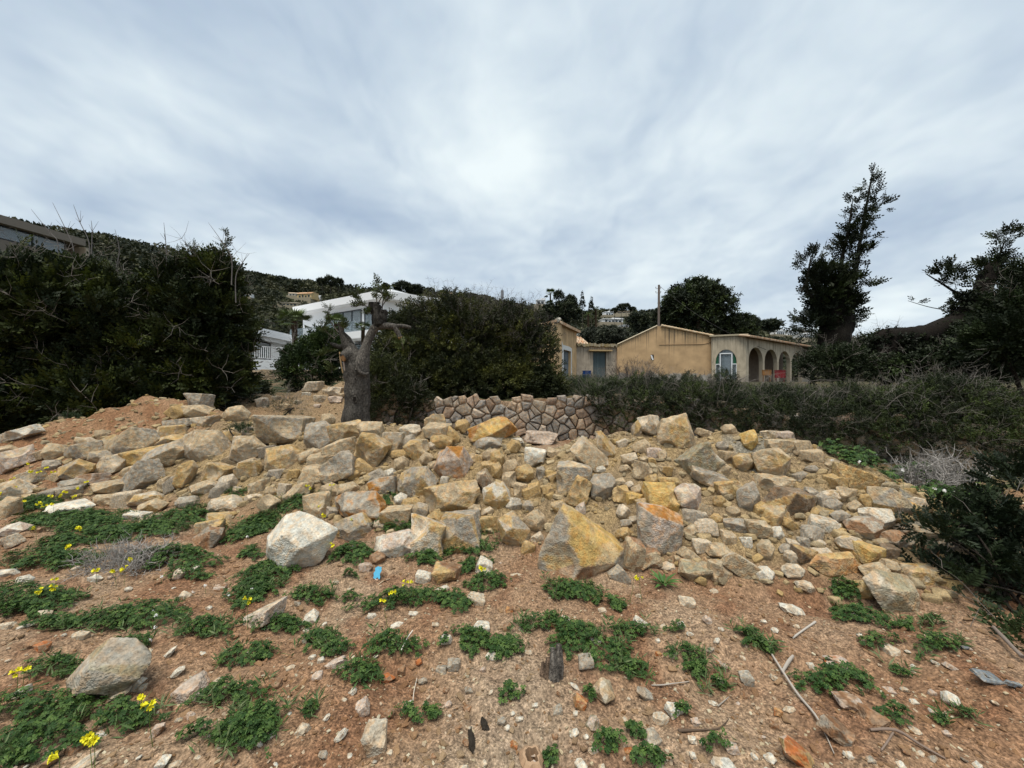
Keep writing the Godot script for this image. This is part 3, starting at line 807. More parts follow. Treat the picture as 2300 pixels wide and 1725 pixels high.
func stones() -> void:
	var rng := RandomNumberGenerator.new()
	rng.seed = 41
	for s in SHAPED:
		var pts := PackedVector3Array()
		var lo := Vector2(1e9, 1e9)
		var hi := -lo
		for q in s[4]:
			var xy := sheet(s[0], q[0], q[1])
			lo = lo.min(xy)
			hi = hi.max(xy)
		var mid := (lo + hi) * 0.5
		var on_flat: bool = s[0] in ["E", "H"] or "white boulder" in s[2] or "pyramid" in s[2]
		var d := ground(mid.x, hi.y - (hi.y - lo.y) * (0.06 if on_flat else 0.24), 20.0)
		if not on_flat:
			d = minf(d, crest_depth(mid.x) + 0.05)
		if on_flat:
			d += 0.10
		var cen := at(mid.x, mid.y, d)
		for q in s[4]:
			var xy := sheet(s[0], q[0], q[1])
			pts.append(at(xy.x, xy.y, d) - cen + Vector3(0, 0, q[2] / SHEET_SCALE * d / F))
		var c := Vector3.ZERO
		for q in pts:
			c += q
		c /= pts.size()
		solo(s[1], stone(rng, pts, s[3], 4, mats.rock, s[6], s[5]), s[2], "rock", cen + c, "rocks of the heap")
		rocks_xy.append(Vector3(mid.x, mid.y, maxf(hi.x - lo.x, hi.y - lo.y)))
	for s in HEAP:
		for r in HEAP[s]:
			var xy := sheet(s, r[0], r[1])
			put_stone(rng, xy.x, xy.y, r[2] / SHEET_SCALE, r[3] / SHEET_SCALE, r[4], r[5], r[6] if r.size() > 6 else "", true)
	var hand := 0
	for s in HEAP:
		hand += HEAP[s].size()
	# rocks on the soil heaps behind
	for r in [[702, 868, 42, 26, "p"], [750, 878, 32, 24, "p"], [724, 896, 28, 18, "p"], [752, 898, 28, 18, "q"], [735, 880, 20, 14, "p"], [690, 885, 22, 12, "w"], [768, 890, 18, 16, "b"], [560, 880, 26, 14, "g"], [545, 893, 22, 14, "b"], [590, 905, 30, 22, "g"], [620, 895, 18, 12, "p"], [640, 915, 26, 16, "b"], [670, 905, 20, 12, "p"], [712, 912, 18, 12, "q"], [1214, 982, 84, 30, "q"], [1160, 990, 30, 14, "w"]]:
		var dd := ground(r[0], r[1] + r[3] * 0.4, 14.5)
		if dd > 14.0:
			dd = 12.4
		var ext := Vector3(r[2], r[3], 0.5 * (r[2] + r[3])) * 0.55 * dd / F
		solo("rock", stone(rng, random_hull(rng, ext, 0.8), r[4], 3, mats.rock, 0.035), where(describe(r[2], r[3], r[4], true, "rock") + " behind heap", r[0], r[1]), "rock", at(r[0], r[1], dd + 0.1), "rocks behind the heap")
	# the heap's lesser rocks, between the surveyed ones
	var crest := [[0, 1020], [180, 950], [350, 915], [450, 920], [560, 955], [700, 960], [850, 965], [1000, 965], [1110, 975], [1180, 1010], [1240, 1015], [1300, 1000], [1400, 975], [1500, 960], [1640, 975], [1780, 985], [1830, 1005], [1900, 1060], [2000, 1095], [2100, 1150], [2160, 1190]]
	var foot := [[0, 1130], [200, 1115], [480, 1150], [640, 1120], [760, 1200], [900, 1220], [1100, 1200], [1250, 1260], [1400, 1290], [1560, 1295], [1700, 1290], [1850, 1320], [1960, 1330], [2160, 1250]]
	var added := 0
	var tries := 0
	while added < 300 - hand - 10 and tries < 6000:
		tries += 1
		var X := rng.randf_range(40, 2150)
		var Y := rng.randf_range(line(crest, X, 1), line(foot, X, 1))
		if X < 480 and Y < 985 - X * 0.12 + 40:
			continue
		var m := rng.randf_range(28, 52) if rng.randf() < 0.75 else rng.randf_range(48, 76)
		var ok := true
		for q in rocks_xy:
			if Vector2(q.x - X, q.y - Y).length() < 0.36 * (q.z + m):
				ok = false
				break
		if not ok:
			continue
		var tn: String = ["b", "p", "o", "g", "bo", "bg", "ob", "pb", "b", "o"][rng.randi() % 10]
		put_stone(rng, X, Y, m, m * rng.randf_range(0.5, 0.95), rng.randf_range(-40, 40), tn, "", true)
		added += 1
	for s in LOOSE:
		for r in LOOSE[s]:
			var xy := sheet(s, r[0], r[1])
			put_stone(rng, xy.x, xy.y, r[2] / SHEET_SCALE, r[3] / SHEET_SCALE, r[4], r[5], r[6] if r.size() > 6 else "", false)
	# smaller loose stones
	var n := 0
	tries = 0
	while n < 175 and tries < 3000:
		tries += 1
		var X := rng.randf_range(-20, 2250)
		var Y := rng.randf_range(line(foot, X, 1) + 25, 1735)
		var m := rng.randf_range(10, 26)
		var ok := true
		for q in rocks_xy:
			if Vector2(q.x - X, q.y - Y).length() < 0.6 * (q.z + m):
				ok = false
				break
		if not ok:
			continue
		var tn: String = ["w", "p", "q", "k", "w", "p", "k", "g"][rng.randi() % 8]
		put_stone(rng, X, Y, m, m * rng.randf_range(0.5, 0.9), rng.randf_range(-40, 40), tn, "", false)
		n += 1
	# brick pieces
	for r in [["G", 755, 1090, 135, 130, 30, "broken orange brick corner lying near the tan oval stone"], ["G", 540, 445, 140, 85, 35, "orange brick piece lying in the clover below the pyramid-shaped boulder"], ["G", 1395, 700, 65, 55, 0, "small orange brick crumb right of the clover patch"],
			["H", 170, 1165, 75, 150, 0, "thin red brick splinter standing left of the fallen grey branch"], ["G", 1150, 1510, 75, 85, 0, "red brick chip below the bottom clover"], ["G", 210, 1460, 80, 70, 30, "orange brick chip left of the burrow"], ["G", 170, 340, 80, 60, 10, "flat orange tile chip above the wood stump"]]:
		var xy := sheet(r[0], r[1], r[2])
		var d := ground(xy.x, xy.y + r[4] * 0.1, 20.0)
		var k := d / F / SHEET_SCALE
		var ext := Vector3(r[3], r[4] * 0.6, r[3] * 0.7) * 0.5 * k
		var me := stone(rng, random_hull(rng, ext, 0.9), "nt", 3, mats.pebble, 0.03)
		var p := at(xy.x, xy.y, d)
		p.y = height(p.x, d) + ext.y * 0.4
		var o := solo("brick_fragment", me, r[6], "brick", p, "brick pieces in the soil")
		o.rotation.z = deg_to_rad(-r[5])
	rubble(rng)


func rubble(rng: RandomNumberGenerator) -> void:
	# what nobody could count: chippings over the heap, grit over the soil
	var shapes := []
	for k in 6:
		var ext := Vector3(1.0, rng.randf_range(0.45, 0.8), rng.randf_range(0.7, 1.0))
		shapes.append(ext)
	var homes := [thing("rubble", "small limestone chippings filling the heap between the rocks", "rubble"), thing("gravel", "fine pale grit scattered over the reddish soil", "gravel")]
	for o in homes:
		o.set_meta("kind", "stuff")
	for v in 6:
		var me := stone(rng, random_hull(rng, shapes[v], 0.8), "w", 1 if v > 9 else 2, mats.chip, 0.05)
		var xf := []
		var cols := PackedColorArray()
		var grit := v >= 3
		var want: int = [1900, 3400, 3800, 8000, 3200, 3000][v]
		var tries := 0
		while xf.size() < want and tries < want * 12:
			tries += 1
			var x: float
			var d: float
			if grit:
				d = 1.3 + 4.6 * pow(rng.randf(), 1.3)
				x = rng.randf_range(-1.45, 1.45) * d
			else:
				x = rng.randf_range(-10.0, 5.2)
				d = rng.randf_range(2.6, 8.8)
				if v == 1 and rng.randf() < 0.18:
					x = rng.randf_range(-8.6, -4.4)
					d = rng.randf_range(9.6, 13.2)
			var hp := heap(x, d)
			if (not grit and hp < 0.03 and d < 9.5) or (grit and hp > 0.02):
				continue
			if not grit and x < -5.2 and hp > 0.45 and rng.randf() < 0.5:
				continue
			var s := (0.002 + 0.010 * pow(rng.randf(), 3.0)) if grit else (0.008 + 0.028 * pow(rng.randf(), 2.0))
			if v == 5:
				s = 0.006 + 0.022 * pow(rng.randf(), 2.5)
			if v == 0:
				s = rng.randf_range(0.028, 0.075)
			if grit and d > 3.5:
				s *= 1.3
			var b := Basis.from_euler(Vector3(rng.randf_range(-0.5, 0.5), rng.randf_range(0, TAU), rng.randf_range(-0.5, 0.5))) * Basis.from_scale(Vector3(s, s * rng.randf_range(0.5, 1.0), s * rng.randf_range(0.6, 1.0)))
			xf.append(Transform3D(b, Vector3(x, height(x, d) + s * 0.12, -d)))
			var tn: Color = TONES["wpqkqpkk"[rng.randi() % 8]] if grit else TONES["bbobgbpg"[rng.randi() % 8]].lerp(TONES["b"], 0.35)
			if v == 5:
				tn = ground_color(x, d) * 0.78
			cols.append(tn * rng.randf_range(1.1, 1.5))
		copies("clods" if v == 5 else "grit" if grit else "chippings", me, xf, cols, homes[1 if grit else 0])


# ---------------------------------------------------------------- sky and ground
func make_sky() -> PanoramaSkyMaterial:
	var W := 1536
	var H := 768
	var f1 := FastNoiseLite.new()
	f1.seed = 21; f1.frequency = 0.5; f1.fractal_octaves = 5
	var f2 := FastNoiseLite.new()
	f2.seed = 77; f2.frequency = 1.0; f2.fractal_octaves = 4
	# soft cloud masses: azimuth (tan), elevation (tan), half widths, turn in degrees, gain
	var masses := []
	for q in CLOUDS:
		masses.append([q[0], q[1], q[2], q[3], cos(deg_to_rad(q[4])), sin(deg_to_rad(q[4])), q[5]])
	var data := PackedByteArray()
	data.resize(W * H * 3)
	for y in H:
		var el := PI * (0.5 - (y + 0.5) / H)
		var se := sin(el)
		var ce := cos(el)
		for x in W:
			var k := (y * W + x) * 3
			if se < -0.06:
				data[k] = 95; data[k + 1] = 93; data[k + 2] = 88
				continue
			var az := TAU * (x + 0.5) / W
			var dx := sin(az) * ce
			var dz := cos(az) * ce
			var pz := 1.0 / (maxf(se, 0.0) + 0.10)
			var X := dx * pz
			var Z := dz * pz
			var w1 := f2.get_noise_2d(X * 0.5 + 9.0, Z * 0.3)
			var w2 := f2.get_noise_2d(X * 1.3 - 30.0, Z * 0.9)
			var v := 0.57 + 0.26 * f1.get_noise_2d(X * 1.1 + 0.9 * w1, Z * 0.5 + 0.6 * w1 + 4.0)
			v += 0.20 * f1.get_noise_2d(X * 2.2 + 1.6 * w1 + 0.5 * w2 + 40.0, Z * 1.5 + 0.9 * w2)
			v += 0.11 * f2.get_noise_2d(X * 4.0 + w2, Z * 3.6 + w1) * (0.5 + v) + 0.05 * f2.get_noise_2d(X * 9.0 + 2.0 * w2, Z * 8.0 - w1)
			if dz > 0.2:
				var tx := dx / dz
				var ty := se / dz
				for q in masses:
					var ux: float = tx - q[0]
					var uy: float = ty - q[1]
					var a: float = (ux * q[4] + uy * q[5]) / q[2]
					var b: float = (uy * q[4] - ux * q[5]) / q[3]
					var e := a * a + b * b
					if e < 6.0:
						v += q[6] * 1.5 * exp(-e) * (0.8 + 0.9 * w1 + 0.7 * w2)
			v = clampf(v, 0.0, 1.0)
			v = v * v * (3.0 - 2.0 * v) * 0.45 + v * 0.55
			# slate-lilac undersides to pale cyan-white
			data[k] = int(lerpf(104, 154, v))
			data[k + 1] = int(lerpf(117, 161, v))
			data[k + 2] = int(lerpf(133, 163, v))
	var m := PanoramaSkyMaterial.new()
	m.panorama = ImageTexture.create_from_image(Image.create_from_data(W, H, false, Image.FORMAT_RGB8, data))
	return m


const CLOUDS := [[-0.15, 0.62, 0.22, 0.30, 20, 0.20], [0.0, 0.60, 0.10, 0.12, 0, 0.12], [-0.43, 0.32, 0.16, 0.05, 0, 0.26], [-0.33, 0.70, 0.35, 0.08, -22, 0.14], [-0.85, 0.75, 0.35, 0.07, -22, 0.14], [-1.0, 0.62, 0.3, 0.06, -20, 0.12], [-0.75, 0.94, 0.35, 0.10, -20, -0.22],
	[-0.35, 0.45, 0.45, 0.07, -10, -0.22], [0.2, 0.40, 0.45, 0.06, 12, -0.20], [0.85, 0.16, 0.35, 0.06, 10, 0.30], [0.6, 0.30, 0.3, 0.05, 14, 0.14], [0.95, 0.40, 0.4, 0.07, 18, -0.16], [1.0, 0.55, 0.5, 0.06, 20, 0.10], [-1.1, 0.47, 0.3, 0.06, -10, -0.14], [0.55, 0.62, 0.5, 0.10, 25, 0.06], [-0.05, 0.92, 0.12, 0.2, 0, 0.14], [-0.62, 0.25, 0.3, 0.04, -5, -0.10]]


func make_ground() -> void:
	var xs := PackedFloat32Array()
	var ds := PackedFloat32Array()
	var x := -7.2
	while x <= 5.6:
		xs.append(x)
		x += 0.036 if absf(x) < 3.2 else 0.055
	var st := 0.06
	x = 5.6
	while x < 520.0:
		x += st
		st *= 1.07
		xs.append(x)
	st = 0.06
	x = -7.2
	var left := PackedFloat32Array()
	while x > -520.0:
		x -= st
		st *= 1.07
		left.append(x)
	left.reverse()
	left.append_array(xs)
	xs = left
	for k in 14:
		ds.append(-120.0 * pow(1.0 - k / 14.0, 3.0) + 0.4)
	var d := 0.9
	while d < 7.0:
		ds.append(d)
		d += 0.032 if d < 3.6 else 0.05
	# the face of the terrace needs rows close together out to the wall
	while d < 13.0:
		ds.append(d)
		d += 0.07
	st = 0.08
	while d < 420.0:
		ds.append(d)
		d += st
		st *= 1.075
	var nx := xs.size()
	var nd := ds.size()
	var mb := MB.new()
	mb.v.resize(nx * nd); mb.n.resize(nx * nd); mb.c.resize(nx * nd); mb.uv.resize(nx * nd)
	for j in nd:
		for i in nx:
			var p := Vector3(xs[i], height(xs[i], ds[j]), -ds[j])
			mb.v[j * nx + i] = p
			mb.c[j * nx + i] = ground_color(xs[i], ds[j])
	for j in nd:
		for i in nx:
			var a := mb.v[j * nx + mini(i + 1, nx - 1)] - mb.v[j * nx + maxi(i - 1, 0)]
			var b := mb.v[mini(j + 1, nd - 1) * nx + i] - mb.v[maxi(j - 1, 0) * nx + i]
			mb.n[j * nx + i] = a.cross(b).normalized()
	var I := PackedInt32Array()
	I.resize((nx - 1) * (nd - 1) * 6)
	var q := 0
	for j in nd - 1:
		for i in nx - 1:
			var a := j * nx + i
			I[q] = a; I[q + 1] = a + nx; I[q + 2] = a + 1; I[q + 3] = a + 1; I[q + 4] = a + nx; I[q + 5] = a + nx + 1
			q += 6
	mb.i = I
	var o := MeshInstance3D.new()
	o.name = "ground"
	o.mesh = mb.mesh(mats.soil)
	add_child(o)
	o.set_meta("kind", "structure")
	o.set_meta("label", "reddish stony soil of the plot rising into the wooded hill")


func ground_color(x: float, d: float) -> Color:
	var n := big.get_noise_2d(x * 14.0 + 30.0, d * 14.0)
	var m := fine.get_noise_2d(x * 60.0, d * 60.0)
	var c := Color(0.385, 0.245, 0.155).lerp(Color(0.46, 0.345, 0.245), clampf(0.45 + 1.3 * n, 0, 1))
	c = c.lerp(Color(0.27, 0.14, 0.08), clampf(sstep(0.05, 0.35, m) * 0.6 + sstep(1.2, 2.6, x) * 0.35, 0, 0.8))
	# trodden pale strip in the middle of the foreground
	c = c.lerp(Color(0.45, 0.37, 0.285), sstep(0.55, 0.0, absf(x - 0.05)) * sstep(2.7, 1.9, d) * 0.75)
	if d > 2.0 and d < 14.0:
		var hp := heap(x, d)
		var yel := Color(0.43, 0.33, 0.19).lerp(Color(0.36, 0.28, 0.18), clampf(0.5 + 2.0 * m, 0, 1))
		var red := Color(0.42, 0.27, 0.165).lerp(Color(0.33, 0.185, 0.105), clampf(0.5 + 2.5 * m, 0, 1))
		var mix := yel.lerp(red, sstep(-5.0, -6.2, x))
		if x > 2.6:
			mix = mix.lerp(Color(0.34, 0.33, 0.29), sstep(0.1, 0.3, fine.get_noise_2d(x * 25.0, d * 25.0 + 80.0)))
		c = c.lerp(mix, sstep(0.02, 0.22, hp))
		if x < -4.0 and d > 9.5:
			c = c.lerp(Color(0.45, 0.35, 0.22), sstep(9.5, 10.5, d) * 0.7)
	if x > 4.2 and d > 4.6 and d < 9.0:
		c = c.lerp(Color(0.06, 0.095, 0.03), sstep(4.2, 5.0, x) * sstep(4.6, 5.4, d) * clampf(0.75 + 1.5 * m, 0.2, 0.95))
	if d > 8.0:
		var wd := line(WALL, x, 1)
		c = c.lerp(Color(0.09, 0.095, 0.045), sstep(0.25, 0.6, d - wd) * sstep(-5.0, -4.0, x) * (0.85 + m))
	if d > 13.0:
		c = c.lerp(Color(0.075, 0.085, 0.04), sstep(13.0, 17.0, d) * (0.9 + m))
	if d > 45.0:
		c = c.lerp(Color(0.05, 0.06, 0.03), sstep(45.0, 60.0, d))
	c.a = 1.0
	return c


# ---------------------------------------------------------------- leaves, sprays, twigs (all along +y, about one unit long)
func leaf_quad(mb: MB, base: Vector3, tip: Vector3, side: Vector3, wide: float, curl := 0.0) -> void:
	var mid := base.lerp(tip, 0.5) + side.cross(tip - base).normalized() * curl
	var l := mid - side * wide
	var r := mid + side * wide
	mb.tri(base, r, tip)
	mb.tri(base, tip, l)


func spray_pinnate(rng: RandomNumberGenerator, pairs: int, ll: float, lw: float) -> ArrayMesh:
	var mb := MB.new()
	for b in 3:
		var ax := Vector3(rng.randf_range(-0.5, 0.5), 1.0, rng.randf_range(-0.5, 0.5)).normalized()
		var o := Vector3(0, 0.15 * b, 0)
		var sd := ax.cross(Vector3(rng.randf_range(-1, 1), 0.1, rng.randf_range(-1, 1))).normalized()
		for k in pairs:
			var p := o + ax * (0.15 + 0.75 * k / pairs)
			for s in [-1.0, 1.0]:
				var dir: Vector3 = (sd * s * 1.0 + ax * rng.randf_range(0.3, 0.7) + Vector3(0, rng.randf_range(-0.2, 0.2), 0)).normalized()
				leaf_quad(mb, p, p + dir * ll * rng.randf_range(0.8, 1.15), dir.cross(sd.cross(ax) + Vector3(rng.randf_range(-0.4, 0.4), 0.2, 0.3)).normalized(), lw, 0.02)
		leaf_quad(mb, o + ax * 0.85, o + ax * (0.9 + ll), sd, lw)
	return mb.mesh(mats.leaf)


func spray_bushy(rng: RandomNumberGenerator, count: int, ll: float, lw: float) -> ArrayMesh:
	var mb := MB.new()
	for k in count:
		var a := k * 2.4 + rng.randf_range(-0.3, 0.3)
		var y := 0.1 + 0.8 * k / count
		var dir := Vector3(cos(a), rng.randf_range(0.2, 1.1), sin(a)).normalized()
		var p := Vector3(rng.randf_range(-0.12, 0.12), y, rng.randf_range(-0.12, 0.12))
		leaf_quad(mb, p, p + dir * ll * rng.randf_range(0.75, 1.2), dir.cross(Vector3(rng.randf_range(-1, 1), 0.4, rng.randf_range(-1, 1))).normalized(), lw, 0.02)
	return mb.mesh(mats.leaf)


func twig_mesh(rng: RandomNumberGenerator, r: float, forks: int, bend := 0.25) -> ArrayMesh:
	var mb := MB.new()
	var pts := PackedVector3Array()
	var rad := PackedFloat32Array()
	var p := Vector3.ZERO
	var dir := Vector3.UP
	for k in 7:
		pts.append(p)
		rad.append(r * (1.0 - k / 7.5))
		p += dir / 6.0
		dir = (dir + Vector3(rng.randf_range(-bend, bend), rng.randf_range(-0.1, 0.15), rng.randf_range(-bend, bend))).normalized()
	mb.tube(pts, rad, 3, Color.WHITE, false)
	for f in forks:
		var b := rng.randi_range(1, 5)
		var q := pts[b]
		var dd := (Vector3(rng.randf_range(-1, 1), rng.randf_range(0.1, 0.9), rng.randf_range(-1, 1))).normalized()
		var l := rng.randf_range(0.2, 0.45)
		var e := q + dd * l * 0.5
		var e2 := e + (dd + Vector3(rng.randf_range(-0.5, 0.5), 0.3, rng.randf_range(-0.5, 0.5))).normalized() * l * 0.6
		mb.tube(PackedVector3Array([q, e, e2]), PackedFloat32Array([r * 0.6, r * 0.45, r * 0.2]), 3, Color.WHITE, false)
	return mb.mesh(mats.twig)


func unit(rng: RandomNumberGenerator) -> Vector3:
	var y := rng.randf_range(-1, 1)
	var a := rng.randf_range(0, TAU)
	var r := sqrt(1.0 - y * y)
	return Vector3(r * cos(a), y, r * sin(a))


func aim(y: Vector3, rng: RandomNumberGenerator, s: float) -> Basis:
	y = y.normalized()
	var x := y.cross(unit(rng))
	if x.length() < 0.01:
		x = y.cross(Vector3(0.3, 0.1, 0.9))
	x = x.normalized()
	return Basis(x * s, y * s, x.cross(y) * s)


# leaf sprays through the outer part of a few ellipsoids (centre, half extents), relative to the parent
func crown(parent: Node3D, called: String, me: Mesh, ells: Array, n: int, smin: float, smax: float, dark: Color, light: Color, rng: RandomNumberGenerator, shell := 0.55, up := 0.4, lumpy := 0.22) -> void:
	var wts := PackedFloat32Array()
	var tot := 0.0
	for e in ells:
		var h: Vector3 = e[1]
		tot += pow(h.x * h.y * h.z, 0.667)
		wts.append(tot)
	var xf := []
	var cols := PackedColorArray()
	var off := rng.randf_range(-500, 500)
	for k in n:
		var pick := rng.randf() * tot
		var i := 0
		while wts[i] < pick:
			i += 1
		var dir := unit(rng)
		if dir.y < -0.35 and rng.randf() < 0.6:
			dir.y = -dir.y
		var c: Vector3 = ells[i][0]
		var h: Vector3 = ells[i][1]
		var lump := 1.0 + lumpy * (fine.get_noise_3d(dir.x * 55.0 + off, dir.y * 55.0, dir.z * 55.0 + i * 40.0) * 2.0)
		var p := c + dir * h * lerpf(shell, 1.0, pow(rng.randf(), 0.55)) * lump
		var s := rng.randf_range(smin, smax)
		xf.append(Transform3D(aim(dir + Vector3.UP * up + unit(rng) * 0.7, rng, s), p))
		var t := clampf(0.4 + 0.9 * fine.get_noise_3d(p.x * 28.0 + off, p.y * 28.0, p.z * 28.0) + rng.randf_range(-0.35, 0.35), 0.0, 1.0)
		cols.append(dark.lerp(light, t * t))
	copies(called, me, xf, cols, parent)


func limb(mb: MB, pts: Array, radii: Array, sides: int, col: Color, rng: RandomNumberGenerator, knobs := 0.12, steps := 5) -> void:
	# a smooth path through pts with bark that swells and furrows
	var cv := Curve3D.new()
	for k in pts.size():
		var a: Vector3 = pts[maxi(k - 1, 0)]
		var b: Vector3 = pts[mini(k + 1, pts.size() - 1)]
		cv.add_point(pts[k], (a - b) / 6.0, (b - a) / 6.0)
	var P := PackedVector3Array()
	var R := PackedFloat32Array()
	for k in pts.size() - 1:
		for s in steps:
			P.append(cv.sample(k, float(s) / steps))
			R.append(lerpf(radii[k], radii[k + 1], float(s) / steps))
	P.append(pts[-1])
	R.append(radii[-1])
	var start := mb.v.size()
	mb.tube(P, R, sides, col)
	var off := rng.randf_range(-300, 300)
	var ring := P.size() * sides
	for k in ring:
		var q := mb.v[start + k]
		var r := mb.n[start + k]
		var rr := R[int(k / sides)]
		var furrow := fine.get_noise_3d(r.x * 60.0 + off, q.y * 16.0 / maxf(rr * 6.0, 0.3), r.z * 60.0)
		var lump := big.get_noise_3d(q.x * 40.0 / maxf(rr * 4.0, 0.2), q.y * 40.0 + off, q.z * 40.0)
		mb.v[start + k] = q + r * rr * (knobs * 1.3 * furrow + knobs * 2.0 * lump)
		mb.c[start + k] = col * (1.0 + 0.5 * fine.get_noise_3d(r.x * 45.0 - off, q.y * 30.0, r.z * 45.0 + 60.0))
	# normals again, for the moved rings
	var acc := {}
	for k in range(0, mb.i.size(), 3):
		if mb.i[k] < start or mb.i[k] >= start + ring:
			continue
		var a := mb.i[k]
		var b := mb.i[k + 2]
		var c := mb.i[k + 1]
		if a >= start + ring or b >= start + ring or c >= start + ring:
			continue
		var nn := (mb.v[b] - mb.v[a]).cross(mb.v[c] - mb.v[a])
		for e in [a, b, c]:
			acc[e] = acc.get(e, Vector3.ZERO) + nn
	for e in acc:
		var nn: Vector3 = acc[e].normalized()
		mb.n[e] = nn if nn.dot(mb.n[e]) > 0.0 else -nn


# ---------------------------------------------------------------- plants of the foreground
const CLOVER := {
	"A": [[760, 1230, 520, 130], [1250, 1260, 330, 150], [250, 1040, 420, 150], [650, 1160, 640, 180], [1480, 1130, 420, 280], [950, 1300, 360, 130], [560, 1340, 340, 140], [450, 1490, 560, 180], [1450, 1490, 500, 200], [2090, 1215, 270, 220], [1930, 955, 170, 70], [300, 1180, 260, 110]],
	"B": [[870, 1445, 300, 220], [1230, 1215, 330, 150], [1530, 1485, 260, 160], [1870, 1350, 330, 270], [430, 1010, 300, 170], [100, 1185, 380, 190], [1190, 985, 110, 110], [230, 1570, 420, 200], [60, 1430, 180, 150], [1890, 1540, 240, 170]],
	"D": [[900, 740, 420, 180], [1300, 860, 480, 200], [1700, 1100, 420, 260], [700, 640, 260, 120], [1500, 980, 300, 160], [1850, 1000, 260, 200]],
	"E": [[200, 260, 640, 190], [480, 465, 400, 140], [1050, 410, 560, 320], [1700, 510, 390, 190], [1130, 660, 260, 110], [450, 840, 340, 150], [330, 1180, 700, 330], [950, 1220, 520, 240], [330, 1460, 640, 280], [1850, 1050, 440, 170], [2030, 1370, 420, 420], [1680, 1370, 260, 170], [2070, 710, 330, 190], [2130, 170, 190, 330], [1580, 60, 260, 110], [100, 1600, 300, 200], [180, 380, 320, 120]],
	"F": [[100, 150, 300, 240], [560, 225, 300, 190], [270, 445, 420, 210], [600, 600, 200, 190], [80, 1270, 360, 380], [760, 690, 230, 130], [1250, 645, 380, 220], [960, 860, 290, 250], [1300, 265, 540, 220], [1750, 265, 260, 170], [1860, 610, 390, 250], [2130, 645, 190, 220], [1450, 1225, 300, 160], [2000, 130, 280, 190], [870, 75, 130, 90], [530, 1230, 110, 70], [860, 260, 150, 80]],
	"G": [[700, 180, 400, 220], [450, 460, 380, 160], [730, 560, 420, 330], [1000, 700, 330, 300], [1190, 860, 260, 200], [1180, 550, 330, 150], [1640, 720, 260, 190], [1770, 870, 280, 190], [1880, 990, 180, 120], [130, 650, 260, 220], [180, 1045, 160, 170], [980, 1440, 240, 240], [1190, 1365, 160, 160], [855, 1080, 150, 110], [1540, 515, 140, 80], [2170, 570, 160, 220], [1310, 1580, 280, 200], [1600, 1205, 120, 90], [500, 1625, 130, 80], [40, 150, 110, 100], [1000, 300, 240, 110], [1860, 1480, 220, 160]],
	"H": [[770, 195, 340, 220], [870, 405, 300, 180], [1500, 650, 340, 180], [560, 960, 330, 260], [770, 900, 260, 200], [1150, 1240, 240, 160], [40, 660, 190, 160], [1200, 880, 130, 100], [1000, 620, 260, 120], [1620, 1260, 240, 160], [1350, 480, 300, 130]],
}
const YELLOW := {
	"A": [[100, 830], [140, 900], [250, 770], [320, 780], [390, 745], [440, 780], [210, 1020], [320, 1040], [445, 1040], [370, 1060], [415, 980], [490, 970], [540, 945], [620, 980], [655, 910], [720, 860], [765, 725], [10, 960], [295, 1245], [640, 1250], [580, 1400], [1100, 1490], [800, 1590], [950, 1580], [1035, 1580], [240, 705]],
	"E": [[460, 95], [335, 195], [450, 160], [145, 870], [200, 855], [1170, 1085], [1240, 1130], [740, 1400], [780, 1430], [490, 1570], [2050, 270]],
	"B": [[515, 895], [555, 915], [720, 885], [620, 1070], [660, 1130], [570, 1060], [870, 1180], [925, 1200], [728, 1375], [1970, 1570]],
	"F": [[1150, 270], [1220, 205], [1400, 120], [1330, 125]],
	"G": [[1190, 80], [1240, 75]],
}
const PALE := {
	"E": [[1340, 75], [1265, 365], [1385, 335], [1290, 395], [1600, 200], [1890, 225], [2085, 180], [1240, 600], [1290, 490], [1700, 150]],
	"D": [[540, 505], [620, 680], [890, 630], [990, 630], [1060, 705], [1310, 720], [850, 695], [1210, 765], [1470, 910], [1550, 930], [1645, 945], [1945, 1195], [1760, 1020], [1815, 880]],
	"B": [[20, 1310], [900, 1390]],
}


func clover_leaf() -> ArrayMesh:
	# three notched leaflets on a stalk, one unit across, stalk down -y
	var mb := MB.new()
	for k in 3:
		var a := TAU * k / 3.0
		var r := Vector3(cos(a), 0, sin(a))
		var t := Vector3(-sin(a), 0, cos(a))
		var tip := r * 0.42 + Vector3(0, 0.03, 0)
		var l := r * 0.50 + t * 0.24 - Vector3(0, 0.07, 0)
		var q := r * 0.50 - t * 0.24 - Vector3(0, 0.07, 0)
		var l2 := r * 0.27 + t * 0.27 - Vector3(0, 0.05, 0)
		var q2 := r * 0.27 - t * 0.27 - Vector3(0, 0.05, 0)
		mb.tri(Vector3.ZERO, tip, l); mb.tri(Vector3.ZERO, l, l2)
		mb.tri(Vector3.ZERO, q, tip); mb.tri(Vector3.ZERO, q2, q)
	var w := Vector3(0.03, 0, 0)
	mb.tri(-w, w, Vector3(0, -2.2, 0.3))
	return mb.mesh(mats.leaf)


